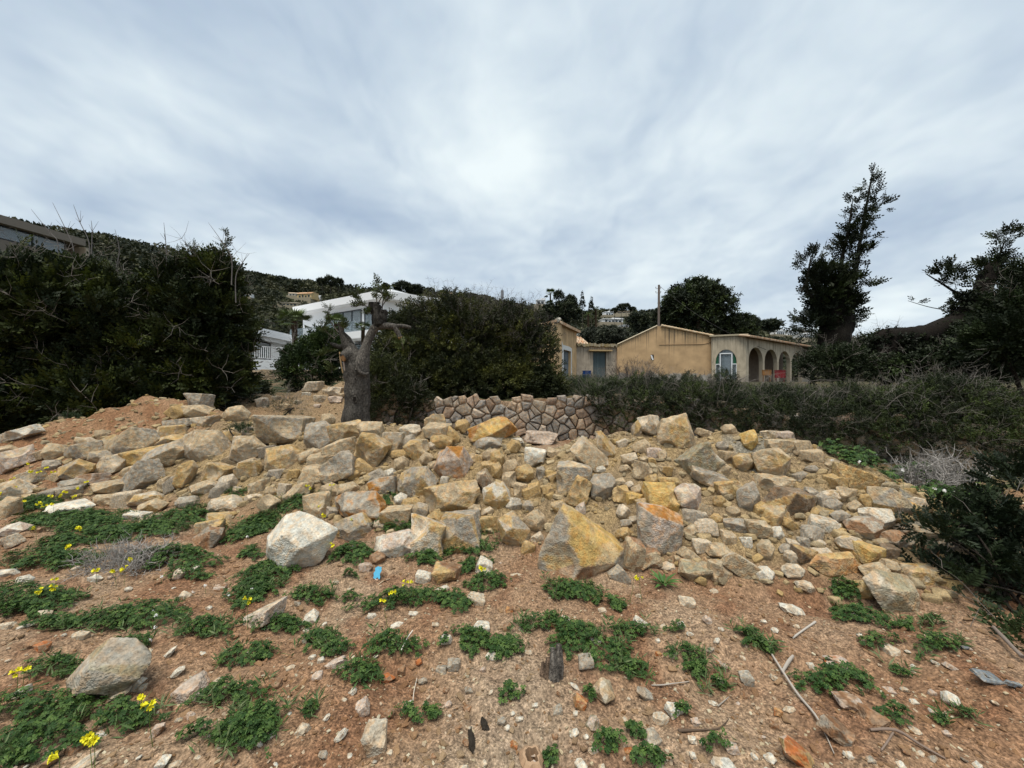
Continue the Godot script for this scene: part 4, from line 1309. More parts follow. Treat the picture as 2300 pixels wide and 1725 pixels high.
func clovers(rng: RandomNumberGenerator) -> void:
	var leaf := clover_leaf()
	var blade := spray_bushy(rng, 7, 0.8, 0.05)
	for s in CLOVER:
		for r in CLOVER[s]:
			var xy := sheet(s, r[0], r[1])
			var w: float = (1.3 if s in ["E", "A"] else 1.15) * r[2] / SHEET_SCALE
			var h: float = r[3] / SHEET_SCALE
			var d1 := ground(xy.x, xy.y + h * 0.5, 14.0)
			var d0 := ground(xy.x, minf(xy.y - h * 0.2, 1725.0), 14.0)
			if s == "D":
				d1 = ground(xy.x, xy.y + 4.0, 14.0)
				d0 = d1 + 0.5 * w * d1 / F
			d0 = maxf(minf(d0, d1 * 1.5 + 0.3), d1 + 0.05)
			var dm := 0.5 * (d0 + d1)
			var rx := 0.5 * w * dm / F
			var rd := maxf(0.5 * (d0 - d1), rx * 0.35)
			var cx := (xy.x - CX) / F * dm
			var area := PI * rx * rd
			var size := 0.026 if s in ["E", "F", "G", "H"] else 0.03
			if s == "D":
				size = 0.05
			var n := clampi(int(area * 2.6 / (size * size * 0.55)), 30, 1500)
			var tall := minf(0.14, 0.055 + rx * 0.2) * (1.8 if s == "D" else 1.0)
			var label := where(("spreading patch" if w > 110 else "clump" if w > 60 else "small tuft") + " of green clover", xy.x, xy.y)
			var o := thing("clover_clump" if s != "D" else "weed_clump", label, "clover", Vector3(cx, height(cx, dm), -dm), "clover growing on the plot")
			var xf := []
			var cols := PackedColorArray()
			var off := rng.randf_range(-400, 400)
			var tries := 0
			while xf.size() < n and tries < n * 4:
				tries += 1
				var a := rng.randf_range(0, TAU)
				var edge := 1.0 + 0.9 * fine.get_noise_2d(cos(a) * 50.0 + off, sin(a) * 50.0)
				var q := sqrt(rng.randf())
				var px := cos(a) * q * rx * edge
				var pd := sin(a) * q * rd * edge
				var gx := cx + px
				var gd := dm + pd
				if fine.get_noise_2d(gx * 130.0 + off, gd * 130.0) < -0.3:
					continue
				var y := height(gx, gd) - o.position.y + 0.012 + tall * (1.0 - 0.75 * q * q) * rng.randf_range(0.35, 1.0)
				var tilt := aim(Vector3(px / rx * 0.5 + rng.randf_range(-0.5, 0.5), 1.1, -pd / rd * 0.5 + rng.randf_range(-0.4, 0.5)), rng, size * rng.randf_range(0.7, 1.25))
				xf.append(Transform3D(tilt, Vector3(px, y, -pd)))
				var t := rng.randf()
				cols.append(Color(0.018, 0.048, 0.010).lerp(Color(0.08, 0.135, 0.03), t * t))
			copies("leaves", leaf, xf, cols, o)
			if rng.randf() < 0.45:
				xf = []
				cols = PackedColorArray()
				for k in int(6 + n * 0.03):
					var px := rng.randf_range(-1.1, 1.1) * rx
					var pd := rng.randf_range(-1.1, 1.1) * rd
					xf.append(Transform3D(aim(Vector3(rng.randf_range(-0.6, 0.6), 1, rng.randf_range(-0.6, 0.6)), rng, rng.randf_range(0.04, 0.10)), Vector3(px, height(cx + px, dm + pd) - o.position.y, -pd)))
					cols.append(Color(0.06, 0.12, 0.035).lerp(Color(0.14, 0.17, 0.08), rng.randf()))
				copies("blades", blade, xf, cols, o)


func stalk_mesh(rng: RandomNumberGenerator, h: float, col: Color) -> ArrayMesh:
	var mb := MB.new()
	var a := Vector3(rng.randf_range(-0.2, 0.2), 0, rng.randf_range(-0.1, 0.1)) * h
	mb.tube(PackedVector3Array([Vector3(-a.x, -0.02, -a.z), Vector3(-a.x * 0.2, h * 0.55, 0), Vector3(0, h, 0)]), PackedFloat32Array([0.0018, 0.0015, 0.0011]), 4, col, false)
	return mb.mesh(mats.twig)


func blossom_mesh(col: Color, petals: int, r: float, deep: float) -> ArrayMesh:
	# a funnel of petals opening along +y
	var mb := MB.new()
	for k in petals:
		var a := TAU * k / petals
		var rr := Vector3(cos(a), 0, sin(a))
		var t := Vector3(-sin(a), 0, cos(a))
		var base := Vector3(0, -deep, 0)
		var m1 := rr * r * 0.45 + t * r * 0.33
		var m2 := rr * r * 0.45 - t * r * 0.33
		var e1 := rr * r + t * r * 0.36 + Vector3(0, deep * 0.25, 0)
		var e2 := rr * r - t * r * 0.36 + Vector3(0, deep * 0.25, 0)
		mb.tri(base, m2, m1, col)
		mb.tri(m1, m2, e2, col)
		mb.tri(m1, e2, e1, col)
	return mb.mesh(mats.petal)


func flowers(rng: RandomNumberGenerator) -> void:
	var yel := blossom_mesh(Color(0.74, 0.68, 0.03), 5, 0.0105, 0.018)
	var wht := blossom_mesh(Color(0.78, 0.78, 0.78), 4, 0.0055, 0.002)
	for kind in 2:
		var src: Dictionary = YELLOW if kind == 0 else PALE
		for s in src:
			for r in src[s]:
				var xy := sheet(s, r[0], r[1])
				var h := rng.randf_range(0.11, 0.2) if kind == 0 else rng.randf_range(0.04, 0.08)
				if s == "D":
					h = rng.randf_range(0.12, 0.25)
				# the ground point from which a stalk of this height ends at the flower's place
				var d := ground(xy.x, xy.y, 14.0)
				for it in 5:
					d = ground(xy.x, xy.y + h * F / d, 14.0)
				var g := at(xy.x, xy.y + h * F / d, d)
				g.y = height(g.x, d)
				var lb := where("yellow flower on thin stalk" if kind == 0 else "tiny white flower head", xy.x, xy.y)
				var o := thing("yellow_flower" if kind == 0 else "white_flower", lb, "flower", g, "yellow flowers" if kind == 0 else "white flowers")
				part("stalk", stalk_mesh(rng, h, Color(0.09, 0.15, 0.03)), o)
				for k in (rng.randi_range(2, 4) if kind == 0 else rng.randi_range(5, 8)):
					var b := part("blossom", yel if kind == 0 else wht, o)
					var tip := Vector3(rng.randf_range(-1, 1), rng.randf_range(-0.2, 0.8), rng.randf_range(-0.3, 1)).normalized()
					var sc := rng.randf_range(0.85, 1.25) * (1.0 if s in ["E", "F", "G"] else 1.25) * (1.15 if s == "D" else 1.0)
					b.transform = Transform3D(aim(tip, rng, sc), Vector3(0, h, 0) + tip * (0.022 if kind == 0 else 0.008 * sc) + Vector3(0, rng.randf_range(-0.006, 0.006), 0))


func stick(label: String, pts: Array, radii: Array, col: Color, called := "stick", sides := 6) -> void:
	var rng := RandomNumberGenerator.new()
	rng.seed = label.hash()
	var mb := MB.new()
	var o: Vector3 = pts[0]
	var loc := []
	for p in pts:
		loc.append(p - o)
	limb(mb, loc, radii, sides, col, rng, 0.1, 4)
	solo(called, mb.mesh(mats.twig), label, "stick", o, "dead sticks on the soil")


func on_ground(s: String, u: float, v: float, up: float) -> Vector3:
	var xy := sheet(s, u, v)
	var d := ground(xy.x, xy.y, 20.0)
	var p := at(xy.x, xy.y, d)
	p.y = height(p.x, d) + up
	return p


func litter(rng: RandomNumberGenerator) -> void:
	var gray := Color(0.30, 0.27, 0.235)
	stick("long fallen grey branch lying on the soil at the lower right", [on_ground("H", 95, 700, 0.02), on_ground("H", 230, 930, 0.03), on_ground("H", 340, 1080, 0.02), on_ground("H", 480, 1250, 0.02), on_ground("H", 560, 1380, 0.01), on_ground("H", 640, 1560, 0.01)], [0.006, 0.007, 0.007, 0.006, 0.004, 0.002], gray)
	stick("short forked grey stick left of the fallen branch", [on_ground("H", 210, 880, 0.01), on_ground("H", 260, 810, 0.02), on_ground("H", 300, 760, 0.02)], [0.008, 0.01, 0.008], gray)
	stick("pale straight stick lying on bare soil above the orange-tan stone", [on_ground("H", 300, 590, 0.008), on_ground("H", 400, 520, 0.01), on_ground("H", 485, 460, 0.008)], [0.006, 0.006, 0.008], Color(0.4, 0.37, 0.33))
	stick("curved brown branch near the bottom right corner", [on_ground("H", 940, 1360, 0.01), on_ground("H", 1150, 1400, 0.03), on_ground("H", 1350, 1500, 0.02), on_ground("H", 1560, 1600, 0.01)], [0.005, 0.006, 0.006, 0.004], Color(0.2, 0.15, 0.12))
	stick("thin side twig below the curved brown branch", [on_ground("H", 1130, 1400, 0.02), on_ground("H", 1080, 1480, 0.02), on_ground("H", 1030, 1530, 0.01)], [0.004, 0.004, 0.003], Color(0.2, 0.15, 0.12))
	stick("dark slanting branch under the shrub", [on_ground("H", 1960, 560, 0.05), on_ground("H", 2080, 690, 0.05), on_ground("H", 2200, 800, 0.04)], [0.01, 0.012, 0.012], Color(0.16, 0.13, 0.11))
	stick("wavy grey twig right of the grey stone", [on_ground("G", 1340, 985, 0.008), on_ground("G", 1430, 990, 0.012), on_ground("G", 1540, 975, 0.012), on_ground("G", 1650, 955, 0.008)], [0.003, 0.004, 0.003, 0.002], gray)
	stick("dark root curving across the soil near the bottom", [on_ground("G", 1560, 1360, 0.006), on_ground("G", 1760, 1358, 0.008), on_ground("G", 1900, 1340, 0.008), on_ground("G", 1990, 1250, 0.006)], [0.008, 0.004, 0.003, 0.002], Color(0.1, 0.07, 0.05))
	stick("bone-white stick lying on the clover left of the stump", [on_ground("F", 1295, 755, 0.05), on_ground("F", 1340, 690, 0.07), on_ground("F", 1390, 615, 0.07)], [0.003, 0.0035, 0.003], Color(0.6, 0.57, 0.5))
	stick("thin white straw standing above the small white stone", [on_ground("F", 1390, 1130, 0.0), on_ground("F", 1400, 1050, 0.015), on_ground("F", 1425, 945, 0.02)], [0.002, 0.002, 0.0015], Color(0.55, 0.5, 0.42))
	stick("small pale twig right of the bottom moss", [on_ground("G", 1890, 1155, 0.006), on_ground("G", 1940, 1120, 0.01), on_ground("G", 1980, 1080, 0.006)], [0.003, 0.003, 0.002], gray)
	stick("pale root end beside the blue mask", [on_ground("F", 1100, 150, 0.006), on_ground("F", 1150, 120, 0.012), on_ground("F", 1200, 100, 0.008)], [0.003, 0.004, 0.003], Color(0.5, 0.4, 0.28))
	for r in [["thin dry stem rising left of the pyramid-shaped boulder", "G", 560, 290, -150, -300], ["dry bent stem in front of the pyramid-shaped boulder", "G", 540, 260, 0, -170], ["dark dry stem leaning right above the clover", "G", 1110, 560, 330, -260], ["dark dry stem crossing the white stones", "G", 1130, 500, 280, 60]]:
		var a := on_ground(r[1], r[2], r[3], 0.0)
		var k := -a.z / F / SHEET_SCALE
		var e := a + Vector3(r[4] * k, -r[5] * k, 0.05)
		stick(r[0], [a, a.lerp(e, 0.5) + Vector3(0.01, 0.02, 0), e], [0.002, 0.002, 0.001], Color(0.2, 0.15, 0.1), "dry_twig", 4)
	# the weathered stump
	var p := on_ground("G", 530, 890, -0.02)
	var k := -p.z / F / SHEET_SCALE
	var mb := MB.new()
	for q in [[0, 30, 52, 230, 44], [42, -10, 40, 255, 26], [-38, 10, 44, 150, 20], [-78, 0, 40, 110, 14], [20, 40, 40, 175, 22], [64, 10, 28, 190, 12]]:
		var x0: float = q[0] * k
		var tone := Color(0.34, 0.25, 0.19) if q[0] < -20 else Color(0.42, 0.40, 0.38)
		limb(mb, [Vector3(x0 - 0.01, -0.01, q[1] * k), Vector3(x0, q[3] * 0.5 * k, q[1] * k * 0.7 - 0.01), Vector3(x0 + rng.randf_range(-12, 16) * k, q[3] * k, q[1] * k * 0.3 - 0.03)], [q[2] * k, q[2] * 0.8 * k, q[4] * 0.6 * k], 9, tone, rng, 0.3, 7)
	solo("wood_stump", mb.mesh(mats.bark), "weathered grey wood stump sticking out of the soil", "stump", p)
	# the burrow: a rim of crumbs round a hollow, darker brown inside
	p = Vector3(0.09, height(0.26, 1.7), -1.7)
	mb = MB.new()
	var ring := 24
	var lip := []
	for j in 6:
		var row := PackedVector3Array()
		for i in ring:
			var a := TAU * i / ring
			var rr: float = [1.9, 1.25, 0.95, 0.72, 0.5, 0.1][j] * (1.0 + 0.35 * fine.get_noise_2d(cos(a) * 40.0, sin(a) * 40.0 + 9.0) + 0.2 * rough.get_noise_2d(i * 50.0, j * 70.0))
			var yy: float = [-0.03, -0.006, -0.004, -0.028, -0.055, -0.06][j]
			row.append(Vector3(cos(a) * rr * 0.030, yy + 0.004 * rough.get_noise_2d(i * 80.0, j * 30.0), sin(a) * rr * 0.036))
		lip.append(row)
	for j in 5:
		for i in ring:
			var n := (i + 1) % ring
			var m: Vector3 = lip[j][i]
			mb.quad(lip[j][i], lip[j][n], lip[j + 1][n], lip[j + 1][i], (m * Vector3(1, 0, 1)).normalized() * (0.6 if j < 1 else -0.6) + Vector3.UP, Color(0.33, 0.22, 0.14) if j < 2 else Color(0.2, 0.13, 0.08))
	solo("burrow", mb.mesh(mats.plain), "dark animal burrow opening in the soil near the bottom", "burrow", Vector3(0.09, p.y, -1.7))
	var inner := stone(rng, random_hull(rng, Vector3(0.014, 0.01, 0.014), 0.3), "q", 3, mats.pebble, 0.03)
	solo("stone", inner, "small tan stone lying in the mouth of the burrow", "stone", Vector3(0.095, p.y - 0.02, -1.675), "loose stones on the soil")
	# charred scraps
	for r in [["F", 1985, 1310, 60, 140, -22, "black charred wood scrap right of the other one"], ["F", 1875, 1450, 55, 230, -12, "longer black charred wood scrap near the bottom"]]:
		p = on_ground(r[0], r[1], r[2], 0.006)
		var ext := Vector3(r[3] * 0.5 * k, 0.008, r[4] * 0.5 * k)
		var o := solo("charred_wood", stone(rng, random_hull(rng, ext, 0.3), "d", 3, mats.char, 0.3), r[6], "charred wood", p, "charred scraps")
		o.rotation.y = deg_to_rad(-r[5])
	# face mask, crumpled
	p = on_ground("F", 1088, 100, 0.0)
	k = -p.z / F / SHEET_SCALE
	mb = MB.new()
	var nx := 6
	var ny := 12
	for j in ny:
		for i in nx:
			var u := (i / (nx - 1.0) - 0.5) * 56 * k
			var t := j / (ny - 1.0)
			var fold := 0.006 * sin(i * 2.3 + j * 0.4) + 0.004 * rough.get_noise_2d(i * 90.0, j * 60.0)
			mb.vert(Vector3(u + 0.004 * sin(j * 1.1), 0.012 + t * 62 * k + fold, -t * 0.07 + 0.012 * sin(i * 1.7)), Vector3(0.3 * cos(i * 2.3), 0.6, 0.75).normalized(), Color(0.09, 0.38, 0.58))
	for j in ny - 1:
		for i in nx - 1:
			var a := j * nx + i
			mb.i.append_array(PackedInt32Array([a, a + nx, a + 1, a + 1, a + nx, a + nx + 1]))
	var mask := thing("face_mask", "crumpled light blue face mask lying on the soil", "face mask", p)
	part("cloth", mb.mesh(mats.petal), mask)
	mb = MB.new()
	mb.tube(PackedVector3Array([Vector3(-0.01, 0.015, 0.01), Vector3(0.005, 0.012, 0.025), Vector3(0.022, 0.014, 0.016)]), PackedFloat32Array([0.0015, 0.0015, 0.0015]), 4, Color(0.7, 0.72, 0.75))
	part("ear_loop", mb.mesh(mats.plain), mask)
	# slate pieces
	for r in [["H", 1905, 935, 230, 120, 30, "blue-grey slate piece lying on the soil under the shrub"], ["H", 1725, 690, 60, 30, -40, "small grey tile scrap between the clover tufts"], ["H", 2120, 1000, 160, 40, 35, "narrow slate sliver right of the slate piece"]]:
		p = on_ground(r[0], r[1], r[2], 0.02)
		var kk := -p.z / F / SHEET_SCALE
		var o := solo("slate_piece", stone(rng, random_hull(rng, Vector3(r[3] * 0.5 * kk, 0.012, r[4] * 0.6 * kk), 0.9), "s", 3, mats.pebble, 0.015), r[6], "slate", p, "slate pieces")
		o.rotation = Vector3(0.25, 0, deg_to_rad(-r[5] * 0.5))
	# rosette of strap leaves
	p = on_ground("G", 1440, 150, 0.01)
	k = -p.z / F / SHEET_SCALE
	var ro := thing("leaf_rosette", "rosette of long green strap leaves right of the pyramid-shaped boulder", "plant", p)
	for q in 17:
		var a := q * 2.4
		var up := 0.3 + 0.05 * q
		mb = MB.new()
		var dir := Vector3(cos(a), up, sin(a)).normalized()
		var l := rng.randf_range(120, 190) * k
		var sd := dir.cross(Vector3.UP).normalized()
		var w := 15.0 * k
		var p1 := dir * l * 0.5
		var p2 := dir * l - Vector3(0, l * 0.18, 0)
		var fold := Vector3(0, w * 0.4, 0)
		var green := Color(0.045, 0.10, 0.025) * rng.randf_range(0.8, 1.5)
		mb.tri(Vector3.ZERO, p1 - fold, p1 + sd * w, green); mb.tri(Vector3.ZERO, p1 - sd * w, p1 - fold, green)
		mb.tri(p1 - fold, p2, p1 + sd * w, green); mb.tri(p1 - sd * w, p2, p1 - fold, green)
		part("leaf", mb.mesh(mats.leaf), ro)
	# barbed wire on the orange slab
	var wire := MB.new()
	var pts := PackedVector3Array()
	var rad := PackedFloat32Array()
	var origin := on_ground("D", 450, 1560, 0.12)
	for q in [[450, 1555], [515, 1558], [590, 1555], [690, 1585], [770, 1588], [840, 1640], [900, 1660]]:
		var xy := sheet("D", q[0], q[1])
		pts.append(at(xy.x, xy.y, -origin.z - 0.12) - origin)
		rad.append(0.0014)
	wire.tube(pts, rad, 5, Color(0.05, 0.04, 0.035))
	for q in pts:
		for b in 2:
			var dd := unit(rng) * 0.012
			wire.tube(PackedVector3Array([q - dd, q + dd]), PackedFloat32Array([0.0012, 0.0012]), 4, Color(0.05, 0.04, 0.035))
	solo("barbed_wire", wire.mesh(mats.plain), "dark barbed wire strand crossing the orange slab", "wire", origin)
	# tangles of dead twigs
	for r in [["A", 1080, 1430, 620, 330, 80, "grey tangle of dry curly twigs among the clover at the left", 0.20], ["D", 1480, 660, 620, 560, 60, "pale bare brushwood leaning on the wall behind the right mound", 0.55]]:
		var xy := sheet(r[0], r[1], r[2])
		var d := ground(xy.x, xy.y + r[4] * 0.35 / SHEET_SCALE, 14.0)
		var c := at(xy.x, xy.y, d)
		c.y = height(c.x, d)
		var sc: float = d / F / SHEET_SCALE
		var o := thing("twig_tangle", r[6], "dead twigs", c, "dead brushwood")
		var tw := [twig_mesh(rng, 0.022, 8, 0.6), twig_mesh(rng, 0.016, 6, 0.4)]
		for v in 2:
			var xf := []
			var cols := PackedColorArray()
			for q in r[5]:
				var px: float = rng.randf_range(-0.5, 0.5) * r[3] * sc * 0.8
				var pd: float = rng.randf_range(-0.5, 0.5) * 0.45 * r[3] * sc
				var l: float = r[7] * rng.randf_range(0.5, 1.2)
				xf.append(Transform3D(aim(Vector3(rng.randf_range(-1, 1), rng.randf_range(0.1, 1.0) if v == 0 else rng.randf_range(0.4, 1.6), rng.randf_range(-1, 1)), rng, l), Vector3(px, height(c.x + px, d + pd) - c.y, -pd)))
				cols.append(Color(0.30, 0.28, 0.26) * rng.randf_range(0.6, 1.3))
			copies("twigs", tw[v], xf, cols, o)


# ---------------------------------------------------------------- dry stone walls
# polygons of an irregular bond: seeds in rows, each cell cut by the bisectors to its neighbours
func bond(rng: RandomNumberGenerator, s0: float, s1: float, y0: float, top: Callable, cell: float) -> Array:
	var seeds := PackedVector2Array()
	var row := 0
	var y := y0
	while y < 1.9 + y0 + 1.5:
		var s := s0 - cell + (0.5 * cell if row % 2 else 0.0)
		while s < s1 + cell:
			seeds.append(Vector2(s + rng.randf_range(-0.5, 0.5) * cell, y + rng.randf_range(-0.45, 0.45) * cell))
			s += cell * rng.randf_range(0.6, 1.5)
		y += cell * 0.74
		row += 1
	var out := []
	for i in seeds.size():
		var c := seeds[i]
		var t: float = top.call(c.x)
		if c.x < s0 or c.x > s1 or c.y > t - 0.04:
			continue
		var poly := PackedVector2Array([c + Vector2(-1, -1) * cell, c + Vector2(1, -1) * cell, c + Vector2(1, 1) * cell, c + Vector2(-1, 1) * cell])
		for j in seeds.size():
			if j == i or absf(seeds[j].x - c.x) > 2.2 * cell or absf(seeds[j].y - c.y) > 2.2 * cell:
				continue
			var m := (seeds[j] + c) * 0.5
			var n := (seeds[j] - c).normalized()
			poly = cut(poly, m - n * 0.008, n)
			if poly.size() < 3:
				break
		poly = cut(poly, Vector2(c.x, maxf(t + rng.randf_range(-0.06, 0.06), c.y + 0.07)), Vector2(rng.randf_range(-0.3, 0.3), 1).normalized())
		poly = cut(poly, Vector2(c.x, y0 - 0.15), Vector2(0, -1))
		if poly.size() >= 3:
			out.append(poly)
	return out


func cut(poly: PackedVector2Array, p: Vector2, n: Vector2) -> PackedVector2Array:
	var out := PackedVector2Array()
	for k in poly.size():
		var a := poly[k]
		var b := poly[(k + 1) % poly.size()]
		var da := (a - p).dot(n)
		var db := (b - p).dot(n)
		if da <= 0.0:
			out.append(a)
		if (da < 0.0 and db > 0.0) or (da > 0.0 and db < 0.0):
			out.append(a.lerp(b, da / (da - db)))
	return out


# one faced stone: bevelled outline, uneven front
func faced(mb: MB, poly: PackedVector2Array, pos: Callable, rng: RandomNumberGenerator, deep: float, proud: float, col: Color) -> void:
	var c := Vector2.ZERO
	for p in poly:
		c += p
	c /= poly.size()
	var rings := [[1.0, -deep], [1.0, proud * 0.25], [0.86, proud * 0.85], [0.5, proud * 1.05]]
	var tilt := Vector2(rng.randf_range(-0.15, 0.15), rng.randf_range(-0.15, 0.15))
	var P := []
	for r in rings:
		var ring := PackedVector3Array()
		for p in poly:
			var q: Vector2 = c + (p - c) * r[0]
			var z: float = r[1]
			if z > 0.0:
				z += tilt.dot(q - c) + rng.randf_range(-0.008, 0.008)
			ring.append(pos.call(q.x, q.y, z))
		P.append(ring)
	var o: Vector3 = pos.call(c.x, c.y, -deep)
	var n := poly.size()
	for k in rings.size() - 1:
		for j in n:
			var a: Vector3 = P[k][j]
			var b: Vector3 = P[k][(j + 1) % n]
			var d: Vector3 = P[k + 1][(j + 1) % n]
			var e: Vector3 = P[k + 1][j]
			mb.quad(a, b, d, e, (a + b) * 0.5 - o, col)
	var m: Vector3 = pos.call(c.x, c.y, proud * 1.08)
	for j in n:
		var a: Vector3 = P[3][j]
		var b: Vector3 = P[3][(j + 1) % n]
		if (a - m).cross(b - m).dot(m - o) > 0.0:
			mb.tri(m, a, b, col)
		else:
			mb.tri(m, b, a, col)


func dry_wall() -> void:
	var rng := RandomNumberGenerator.new()
	rng.seed = 7
	var pts := []
	var acc := 0.0
	for k in WALL.size() - 1:
		pts.append([acc, Vector2(WALL[k][0], WALL[k][1])])
		acc += Vector2(WALL[k + 1][0] - WALL[k][0], WALL[k + 1][1] - WALL[k][1]).length()
	pts.append([acc, Vector2(WALL[-1][0], WALL[-1][1])])
	var pos := func(s: float, y: float, z: float) -> Vector3:
		var k := 0
		while k < pts.size() - 2 and s > pts[k + 1][0]:
			k += 1
		var a: Vector2 = pts[k][1]
		var b: Vector2 = pts[k + 1][1]
		var t: float = (s - pts[k][0]) / (pts[k + 1][0] - pts[k][0])
		var p := a.lerp(b, t)
		var dir := (b - a).normalized()
		var nn := Vector2(dir.y, -dir.x)
		if nn.y > 0.0:
			nn = -nn
		p += nn * z
		return Vector3(p.x, y, -p.y)
	var top := func(s: float) -> float:
		var p: Vector3 = pos.call(s, 0.0, 0.0)
		return lerpf(1.27, 0.92, sstep(4.0, 7.0, p.x)) + 0.12 * fine.get_noise_1d(s * 25.0)
	var w := thing("dry_stone_wall", "grey and tan dry stone wall holding the terrace behind the heap", "wall")
	var cols := [Color(0.33, 0.31, 0.28), Color(0.40, 0.35, 0.28), Color(0.44, 0.36, 0.27), Color(0.30, 0.29, 0.27), Color(0.46, 0.41, 0.34), Color(0.38, 0.30, 0.23)]
	for piece in [[0.9, 9.6, 0.285], [9.8, 17.5, 0.40]]:
		for poly in bond(rng, piece[0], piece[1], 0.0, top, piece[2]):
			var mb := MB.new()
			var col: Color = cols[rng.randi() % cols.size()] * rng.randf_range(0.85, 1.35)
			faced(mb, poly, pos, rng, 0.10, rng.randf_range(0.05, 0.10), col)
			part("stone", mb.mesh(mats.rock_far), w)


# ---------------------------------------------------------------- shrubs and trees
func scrub(called: String, label: String, category: String, base: Vector3, ells: Array, n: int, me: Mesh, smin: float, smax: float, dark: Color, light: Color, sd: int, twigs := 0, group := "", up := 0.4, shell := 0.55, wood := Color(0.13, 0.115, 0.10)) -> Node3D:
	var rng := RandomNumberGenerator.new()
	rng.seed = sd
	var o := thing(called, label, category, base, group)
	# stems from the foot into every lobe
	var mb := MB.new()
	for e in ells:
		for k in 2:
			var tip: Vector3 = e[0] + unit(rng) * (e[1] as Vector3) * 0.55
			var foot := Vector3(rng.randf_range(-0.2, 0.2) + tip.x * 0.35, 0.0, rng.randf_range(-0.2, 0.2) + tip.z * 0.35)
			var midp := foot.lerp(tip, 0.5) + Vector3(rng.randf_range(-0.2, 0.2), 0.1, rng.randf_range(-0.2, 0.2))
			var th := clampf((e[1] as Vector3).length() * 0.045, 0.006, 0.07)
			limb(mb, [foot - Vector3(0, minf(0.3, th * 5.0), 0), midp, tip], [th, th * 0.65, th * 0.2], 6, wood, rng, 0.1, 4)
	part("trunk", mb.mesh(mats.bark), o)
	crown(o, "crown", me, ells, n, smin, smax, dark, light, rng, shell, up)
	if twigs > 0:
		crown(o, "bare_twigs", twig_mesh(rng, 0.008, 6), ells, twigs, smax * 1.6, smax * 3.2, wood * 1.3, Color(0.24, 0.22, 0.20), rng, 0.75, 0.5)
	return o


